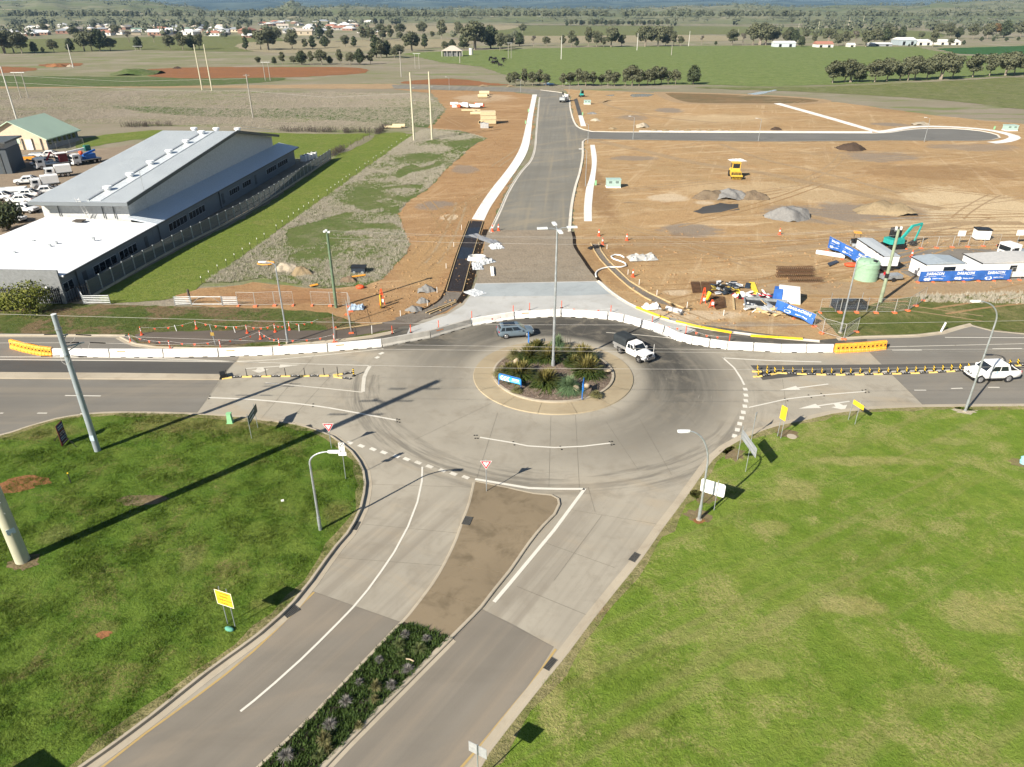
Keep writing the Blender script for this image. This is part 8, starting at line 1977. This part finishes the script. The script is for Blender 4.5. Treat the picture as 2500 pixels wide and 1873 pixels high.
t3 = yard_truck(245,394,236, 'white truck carrying blue machinery, right of the parked trucks', 7.0); MB().box((2.4,0,1.7),(2.6,1.6,1.1)).build('blue_machine', plain('machine_blue', (.02,.12,.42),.45), t3); MB().bar((3.4,0,2.2),(.6,0,2.9),.4).build('blue_boom', MATS['machine_blue'], t3); MB().ball((4.3,.3,2.7),.5,10,6).build('orange_drum', m_orange, t3)
t4 = yard_truck(66,476,196, 'white flatbed truck with orange crane in the lower yard', 8.0); MB().bar((5.8,0,1.2),(5.6,.3,2.9),.4).build('crane', plain('rust_orange', (.40,.10,.03),.6), t4); MB().box((2.6,0,1.35),(5.4,2.3,.5)).build('flatbed_side', m_white_w, t4)
for k, (px, py, rz, lb) in enumerate(((176,428,215, 'white box van beside the silver roof, upper one'),(146,455,215, 'white box van beside the silver roof, lower one'))):
    t = yard_truck(px, py, rz, lb, 5.2, group='box vans', cat='van', hcab=2.1); MB().box((1.5,0,1.75),(3.2,2.2,1.6)).build('box_body', m_white_w, t)
for k, (px, py, rz, lb) in enumerate(((70,496,186, 'white utility with open tray behind the flatbed truck'),(84,482,190, 'white utility with yellow ladder beside the flatbed truck'),(52,517,-14, 'white utility parked behind the dark yard tree'),(20,540,-14, 'white utility half hidden by the dark yard tree'),(85,448,200, 'white utility with tray frame in the shaded yard'),(118,402,225, 'white utility left of the crane truck'),(128,473,205, 'white utility right of the flatbed truck'),(112,500,-16, 'white utility nearest the silver roof corner'),(18,488,190, 'white utility in front of the dark workshop'),(135,384,200, 'white utility by the hall fence'))):
    u = dup(ama, G(px, py), R(rz), lb, 'yard utilities', .95)
for k, (px, py, rz, col, lb) in enumerate(((40,402,30, m_white_w, 'white car trailer beside the dark workshop'),(70,393,20, m_orangeb, 'orange machine near the hall fence'),(92,386,10, m_white_w, 'white trailer in front of the hall fence'))):
    e = thing('trailer', lb, 'trailer', G(px, py), R(rz), 'yard trailers'); MB().box((0,0,.8),(3.6,1.8,.7),0, None, .9).build('body', col, e); MB().box((0,0,1.2),(2.6,1.3,.3)).build('load', m_galv, e)
    for s in (-1,1): MB().cyl((0, s * .8,.35),(0, s * 1.0,.35),.35, n=12).build('wheel', m_tyre, e)
for k in range(5): fence_panel((42 + k * 33,386 - k * 5),(75 + k * 33,381 - k * 5), 'tall mesh panel of the yard fence before the hall, %s from the left' % ('first second third fourth fifth'.split()[k]),2.6, 'yard fence panels', False)
# == grasses
def gn_scatter(name, pts, rots, scales, tuft_meshes, mat, label_kind='stuff'):
    """one object whose points carry instances of small grass tufts"""
    me = bpy.data.meshes.new(name); me.from_pydata([tuple(p) for p in pts],[],[])
    a = me.attributes.new('rot', 'FLOAT_VECTOR', 'POINT'); a.data.foreach_set('vector', np.array([(0,0, r) for r in rots], dtype=np.float32).ravel())
    a = me.attributes.new('scl', 'FLOAT', 'POINT'); a.data.foreach_set('value', np.array(scales, dtype=np.float32))
    o = bpy.data.objects.new(name, me); COL.objects.link(o); me.materials.append(mat)
    tm = tuft_meshes
    src = bpy.data.objects.new(name + '_blade', tm); tm.materials.append(mat)
    ng = bpy.data.node_groups.new(name, 'GeometryNodeTree'); ng.interface.new_socket('Geometry', in_out='INPUT', socket_type='NodeSocketGeometry'); ng.interface.new_socket('Geometry', in_out='OUTPUT', socket_type='NodeSocketGeometry')
    N = ng.nodes.new; gi, go = N('NodeGroupInput'), N('NodeGroupOutput'); ip = N('GeometryNodeInstanceOnPoints'); oi = N('GeometryNodeObjectInfo'); oi.inputs['Object'].default_value = src
    na, nb = N('GeometryNodeInputNamedAttribute'), N('GeometryNodeInputNamedAttribute'); na.data_type = 'FLOAT_VECTOR'; na.inputs['Name'].default_value = 'rot'; nb.data_type = 'FLOAT'; nb.inputs['Name'].default_value = 'scl'
    l = ng.links.new; l(gi.outputs[0], ip.inputs['Points']); l(oi.outputs['Geometry'], ip.inputs['Instance']); l(na.outputs['Attribute'], ip.inputs['Rotation']); l(nb.outputs['Attribute'], ip.inputs['Scale']); l(ip.outputs[0], go.inputs[0])
    md = o.modifiers.new('tufts', 'NODES'); md.node_group = ng
    return stuff(o)
def tuft(n, r, h, w, seed, lean=.6):
    g = random.Random(seed); m = MB()
    for k in range(n):
        a = g.uniform(0,6.28); b = Vector((g.uniform(-r, r), g.uniform(-r, r),-.01)); hh = h * g.uniform(.5,1.15); t = b + Vector((math.cos(a) * hh * lean * g.random(), math.sin(a) * hh * lean * g.random(), hh)); s = Vector((-math.sin(a), math.cos(a),0)) * w
        m.add([b - s, b + s, t],[(0,1,2)])
    return m.mesh('tuft')
rng = np.random.default_rng(5); NZA = np.array(nz)
def vn(P):
    I = np.floor(P).astype(int); f = P - I; f = f * f * (3 - 2 * f); u, w = f[:, 0], f[:, 1]; q = lambda a, b: NZA[(I[:, 1] + b) % 40,(I[:, 0] + a) % 80]
    return (q(0,0) * (1 - u) + q(1,0) * u) * (1 - w) + (q(0,1) * (1 - u) + q(1,1) * u) * w
def scatter_poly(poly, dens, maxd=1e9, ymin=-1e9):
    xs = [p[0] for p in poly]; ys = [p[1] for p in poly]; x0, x1, y0, y1 = min(xs), max(xs), max(min(ys), ymin), max(ys)
    n = int((x1 - x0) * (y1 - y0) * dens); P = np.column_stack([rng.uniform(x0, x1, n), rng.uniform(y0, y1, n)])
    c = np.zeros(n, bool); j = len(poly) - 1
    for i in range(len(poly)):
        xi, yi = poly[i][:2]; xj, yj = poly[j][:2]
        if yi != yj: c ^= ((yi > P[:, 1]) != (yj > P[:, 1])) & (P[:, 0] < (xj - xi) * (P[:, 1] - yi) / (yj - yi) + xi)
        j = i
    P = P[c]
    return P
def view_ok(P, margin=1.25):
    zc = P[:, 1] * _cp + CAM_H * _sp
    return np.abs(P[:, 0] / zc) < 1250 / F_PX * margin
for nm, poly, z, mat, dens, h in (('grass_left', lawn_left, .20, m_lawn_l, 85,.085),('grass_right', lawn_right, .10, m_lawn_r, 70,.055)):
    P = scatter_poly(poly, dens, ymin=16); P = P[view_ok(P)]; P = P[P[:, 1] < 74]
    keep = rng.random(len(P)) < np.clip(1.25 - (P[:, 1] - 24) / 70,.35,1); P = P[keep]
    k = vn(P * .9) + .6 * vn(P * .25)
    gn_scatter(nm, np.column_stack([P, np.full(len(P), z)]), rng.uniform(0,6.28, len(P)), rng.uniform(.5,1.4, len(P)) * np.clip(1 + .75 * k, .3,2.4), tuft(9,.09, h, .009,3), mat)
m_drygr = leafmix('dry_weeds', (.33,.30,.235),(.44,.40,.325),(.46,.42,.345)); m_grngr = leafmix('green_weeds', (.09,.14,.035),(.13,.17,.05),(.16,.18,.07))
wp = SG(m_weed_poly, 3, True)
P = scatter_poly(wp, 15); holes = [SG(q, 3, True) for q in ([(862,500),(880,480),(930,460),(1000,450),(1035,452),(1020,470),(1000,490),(950,506),(900,515),(870,512)],[(960,430),(985,408),(1030,398),(1085,392),(1070,408),(1040,416),(1000,424),(975,438)],[(700,560),(760,545),(840,520),(870,518),(850,545),(960,545),(980,562),(900,560),(820,570),(720,600)])]
isl2 = [SG(q, 3, True) for q in ([(906,480),(930,466),(980,460),(1022,462),(1010,478),(980,496),(930,496),(908,490)],[(1010,402),(1035,392),(1062,388),(1060,400),(1030,410)])]
ln_ = np.array(GP(stakes_l)); dl = np.min(np.hypot(P[:, None, 0] - np.repeat(ln_[:-1,0] , 12)[None] - np.tile(np.linspace(0,1,12),6)[None] * np.repeat(np.diff(ln_[:, 0]),12)[None], P[:, None, 1] - np.repeat(ln_[:-1,1],12)[None] - np.tile(np.linspace(0,1,12),6)[None] * np.repeat(np.diff(ln_[:, 1]),12)[None]), axis=1)
P = P[vn(P * .09) + .45 * vn(P * .31) + np.clip(1.2 - dl / 6,-.25,1) > rng.normal(0,.28, len(P))]
P = P[np.array([not any(inside(q, h_) for h_ in holes) or any(inside(q, h_) for h_ in isl2) for q in P])]
gn_scatter('dry_weeds', np.column_stack([P, np.zeros(len(P))]), rng.uniform(0,6.28, len(P)), rng.uniform(.6,1.6, len(P)), tuft(13,.22,.26,.012,8,1.0), m_drygr)
fld = GP([(-40,305),(300,300),(420,305),(700,316),(905,318),(940,300),(1000,322),(1060,300),(1085,262),(1040,230),(700,222),(0,222),(-60,250)])
P = scatter_poly(fld, 2.2); P = P[view_ok(P, 1.1)]; P = P[vn(P * .03) > rng.normal(-.3,.3, len(P))]
gn_scatter('paddock_grass', np.column_stack([P, np.zeros(len(P))]), rng.uniform(0,6.28, len(P)), rng.uniform(.7,1.7, len(P)), tuft(12,.5,.2,.028,9,1.1), leafmix('paddock_grass', (.30,.265,.21),(.39,.345,.28),(.40,.36,.29)))
fr = GP([(2230,722),(2500,714),(2650,708),(2650,740),(2500,742),(2260,738)]); P = scatter_poly(fr, 9)
gn_scatter('verge_weeds', np.column_stack([P, np.zeros(len(P))]), rng.uniform(0,6.28, len(P)), rng.uniform(.5,1.4, len(P)), tuft(12,.2,.4,.02,10,.8), m_drygr)
vg = GP([(430,752),(640,756),(790,765),(860,800),(780,803),(620,803),(420,806),(0,806),(0,770),(160,760),(300,770)]); P = scatter_poly(vg, 12); P = P[vn(P * .15) > rng.normal(.05,.3, len(P))]
gn_scatter('verge_grass', np.column_stack([P, np.zeros(len(P))]), rng.uniform(0,6.28, len(P)), rng.uniform(.5,1.2, len(P)), tuft(9,.15,.16,.014,11,.8), m_grngr)
P = scatter_poly(bed, 75, ymin=18); P = P[view_ok(P)]
m_cover = leafmix('ground_cover', (.035,.065,.015),(.07,.115,.026),(.09,.13,.035))
gn_scatter('ground_cover', np.column_stack([P, np.full(len(P),.1)]), rng.uniform(0,6.28, len(P)), rng.uniform(.6,1.7, len(P)), tuft(11,.10,.17,.022,12,.9), m_cover)
bt = lambda x, y: (620 + x * .2848,1440 + y * .2848)
m_gryshrub = leafmix('grey_shrub', (.17,.16,.145),(.26,.245,.225),(.32,.30,.27))
bp = [(1250,480,.5,.5, 't', 'pale green tussock near the top of the planted bed, left one'),(1420,520,.6,.6, 't', 'green strappy tussock near the top of the planted bed, right one'),(1265,560,.4,.4, 't', 'small straw tussock below the two top tussocks'),(1075,610,.35,.35, 'g', 'small grey shrub at the left edge of the planted bed'),(1320,690,.5,.4, 'g', 'low grey shrub beside the curved bark strip'),(1045,850,.5,.7, 'y', 'straw-yellow tussock in the middle of the planted bed'),(1180,830,.45,.45, 'g', 'grey twiggy shrub right of the straw tussock'),(1040,950,.4,.4, 'y', 'dry brown tussock just below the straw tussock'),(790,970,.5,.5, 'g', 'lilac-grey shrub half way down the planted bed'),(905,800,.35,.3, 'g', 'tiny grey shrub left of the straw tussock'),(650,1170,.55,.5, 'g', 'grey shrub above the yellow tussock'),(605,1300,.55,.75, 'y', 'bright yellow tussock near the bottom of the bed'),(640,1370,.4,.4, 'y', 'small dry tussock below the yellow one'),(280,1430,.6,.5, 'g', 'wide grey shrub at the bottom left of the bed'),(1300,400,.4,.5, 'g', 'dark grey shrub at the top of the planted bed'),(1480,430,.4,.4, 'g', 'grey shrub at the top right of the planted bed'),(900,1170,.35,.3, 'y', 'dry tuft against the right kerb of the bed'),(560,1430,.5,.4, 't', 'green tussock at the bottom of the bed')]
for k, (x, y, rr, hh, kd, lb) in enumerate(bp):
    p = G(*bt(x, y),.1); e = thing({'t': 'tussock_plant', 'y': 'tussock_plant', 'g': 'grey_shrub'}[kd], lb, 'plant', p, 0, 'median bed plants')
    vs, fs = spiky(300 + k, {'t': 150, 'y': 170, 'g': 200}[kd], rr, hh, .45,.016 if kd != 'g' else .012,.02); MB().add(vs, fs).build('leaves', {'t': leafmix('green_tussock', (.09,.12,.04),(.15,.17,.07),(.20,.19,.10)), 'y': m_tuss, 'g': m_gryshrub}[kd] if kd != 't' or 'green_tussock' not in MATS else MATS['green_tussock'], e)
    MB().cyl((0,0,-.05),(0,0,.12),.06,.04,6).build('crown', m_bark_d, e)
o = MB().tube([(x, y, .25) for x, y in smooth(GP([bt(1305,618), bt(1340,622), bt(1375,640)]),.1)],.05,6).build('bark_strip', plain('pale_bark_strip', (.45,.36,.24),.8)); tag(o, 'curved pale bark strip lying in the planted bed', 'bark')
chips = MB(); g = random.Random(77)
for k in range(2600):
    a, r = g.uniform(0,6.28),6.0 * math.sqrt(g.random()); z = .30 + .34 * (1 - (r / RI) ** 2); L = g.uniform(.05,.14)
    M_ = Matrix.Translation((RC.x + r * math.cos(a), RC.y + r * math.sin(a), z)) @ Matrix.Rotation(g.uniform(0,3.1),4, 'Z') @ Matrix.Rotation(g.uniform(-.4,.4),4, 'Y')
    chips.add([(-L, -.025,0),(L, -.025,0),(L, .025,.01),(-L, .025,.01)],[(0,1,2,3)], False, M_)
stuff(chips.build('mulch_chips', leafmix('chip', (.16,.12,.09),(.34,.28,.21),(.3,.24,.18))))
cl = MB()
for k in range(1500):
    if g.random() < .6: px, py = g.uniform(1480,2480), g.uniform(560,800)
    else: px, py = g.uniform(860,1180), g.uniform(480,770)
    p = G(px, py)
    ok = inside((p.x, p.y), SITE_W if px > 1300 else SOIL_W) and not (px > 1960 and py > 705)
    if ok: r = g.choice((.06,.08,.1,.16)); cl.box((p.x, p.y, r * .3),(r * 2, r * 1.5, r), g.uniform(0,3), None, .6)
stuff(cl.build('soil_clods', m_soil_l))
g = random.Random(12)
for nm, mt, n_, z0 in (('wheel_ruts', m_track, 34,.0025),('damp_ruts', soil_mat('rut_soil', (.345,.228,.118),(.31,.205,.105),(.27,.17,.085), False, (.40,.28,.15)),40,.0035)):
    m = MB()
    for k in range(n_):
        west = g.random() < .22
        px, py = (g.uniform(980,1230), g.uniform(250,700)) if west else (g.uniform(1470,2480), g.uniform(250,760))
        p = G(px, py); a = (g.uniform(1.2,1.9) if west else g.gauss(.1,.45)); pts = [(p.x, p.y)]; bend = g.uniform(-.02,.02)
        for _ in range(g.randint(8,22)):
            a += bend + g.uniform(-.02,.02); q = (pts[-1][0] + math.cos(a) * 2.4, pts[-1][1] + math.sin(a) * 2.4)
            if not inside(q, SOIL_W if west else SITE_W): break
            pts.append(q)
        if len(pts) < 4: continue
        pts = smooth(pts, 1.2); w = g.uniform(.22,.5)
        for o_ in (-.95,.95): m.strip(offset(pts, o_), w, z0 - .002 + k * 1e-5)
    stuff(m.build(nm, mt))
sd = Vector((math.sin(SHADOW_AZ), math.cos(SHADOW_AZ),0)); p = G(95,1885,.2) - sd * (2.6 / math.tan(SUN_EL)); e = thing('roadwork_sign', 'large board just outside the lower left corner, seen only by its shadow', 'road sign', p, R(-30))
for x in (-.8,.8): post(e, (x, 0),3.2,.04)
MB().box((0,0,2.5),(2.6,.03,1.3)).build('panel', m_signback, e)
# == tell look-alikes apart by their place in the row
ONES = 'zeroth first second third fourth fifth sixth seventh eighth ninth tenth eleventh twelfth thirteenth fourteenth fifteenth sixteenth seventeenth eighteenth nineteenth'.split()
def ordinal(n): return ONES[n] if n < 20 else ('twenty', 'thirty', 'forty')[n // 10 - 2] + ('-' + ONES[n % 10] if n % 10 else 'th')
KIND = {'gum_trunk': 'spreading gum', 'gum_trunk.001': 'wide gum', 'gum_trunk.002': 'slender gum', 'gum_trunk.003': 'twin-stemmed gum', 'evergreen_trunk': 'dark rounded tree', 'evergreen_trunk.001': 'dark narrow tree', 'autumn_trunk': 'orange-brown tree', 'bare_trunk': 'thin grey tree'}
SHORT = {'creek line trees': 'along the creek line', 'windbreak in the right paddock': 'in the windbreak across the right paddock', 'row of gums behind the site': 'in the close row behind the building site', 'trees round the farm sheds': 'around the white farm sheds', 'far paddock tree belt': 'in the belt across the far paddock', 'spaced row beyond the red earth': 'in the spaced row beyond the red earth'}
groups = {}
for o in COL.objects:
    if o.parent is None and o.get('group'):
        gname = o['group']
        if gname in SHORT:
            tk = [c.data.name for c in o.children if c.name.startswith('trunk')][0]; o['label'] = KIND.get(tk, 'tree') + ' ' + SHORT[gname]
        if gname in SHORT or 'separators' in gname or gname in ('white-tipped fence posts', 'left town houses with red roofs', 'yellow boards on the right lawn', 'topsoil heaps along the side street', 'receding transmission line') or gname.startswith('white stakes') or 'houses' in gname or 'buildings' in gname or 'pipes' in gname:
            groups.setdefault((gname, o['label']),[]).append(o)
for (gname, lab), obs in groups.items():
    if len(obs) < 2: continue
    obs.sort(key=lambda o: o.location.x / (o.location.y * _cp + CAM_H * _sp))
    for k, o in enumerate(obs): o['label'] = lab + ', ' + ordinal(k + 1) + ' from left'
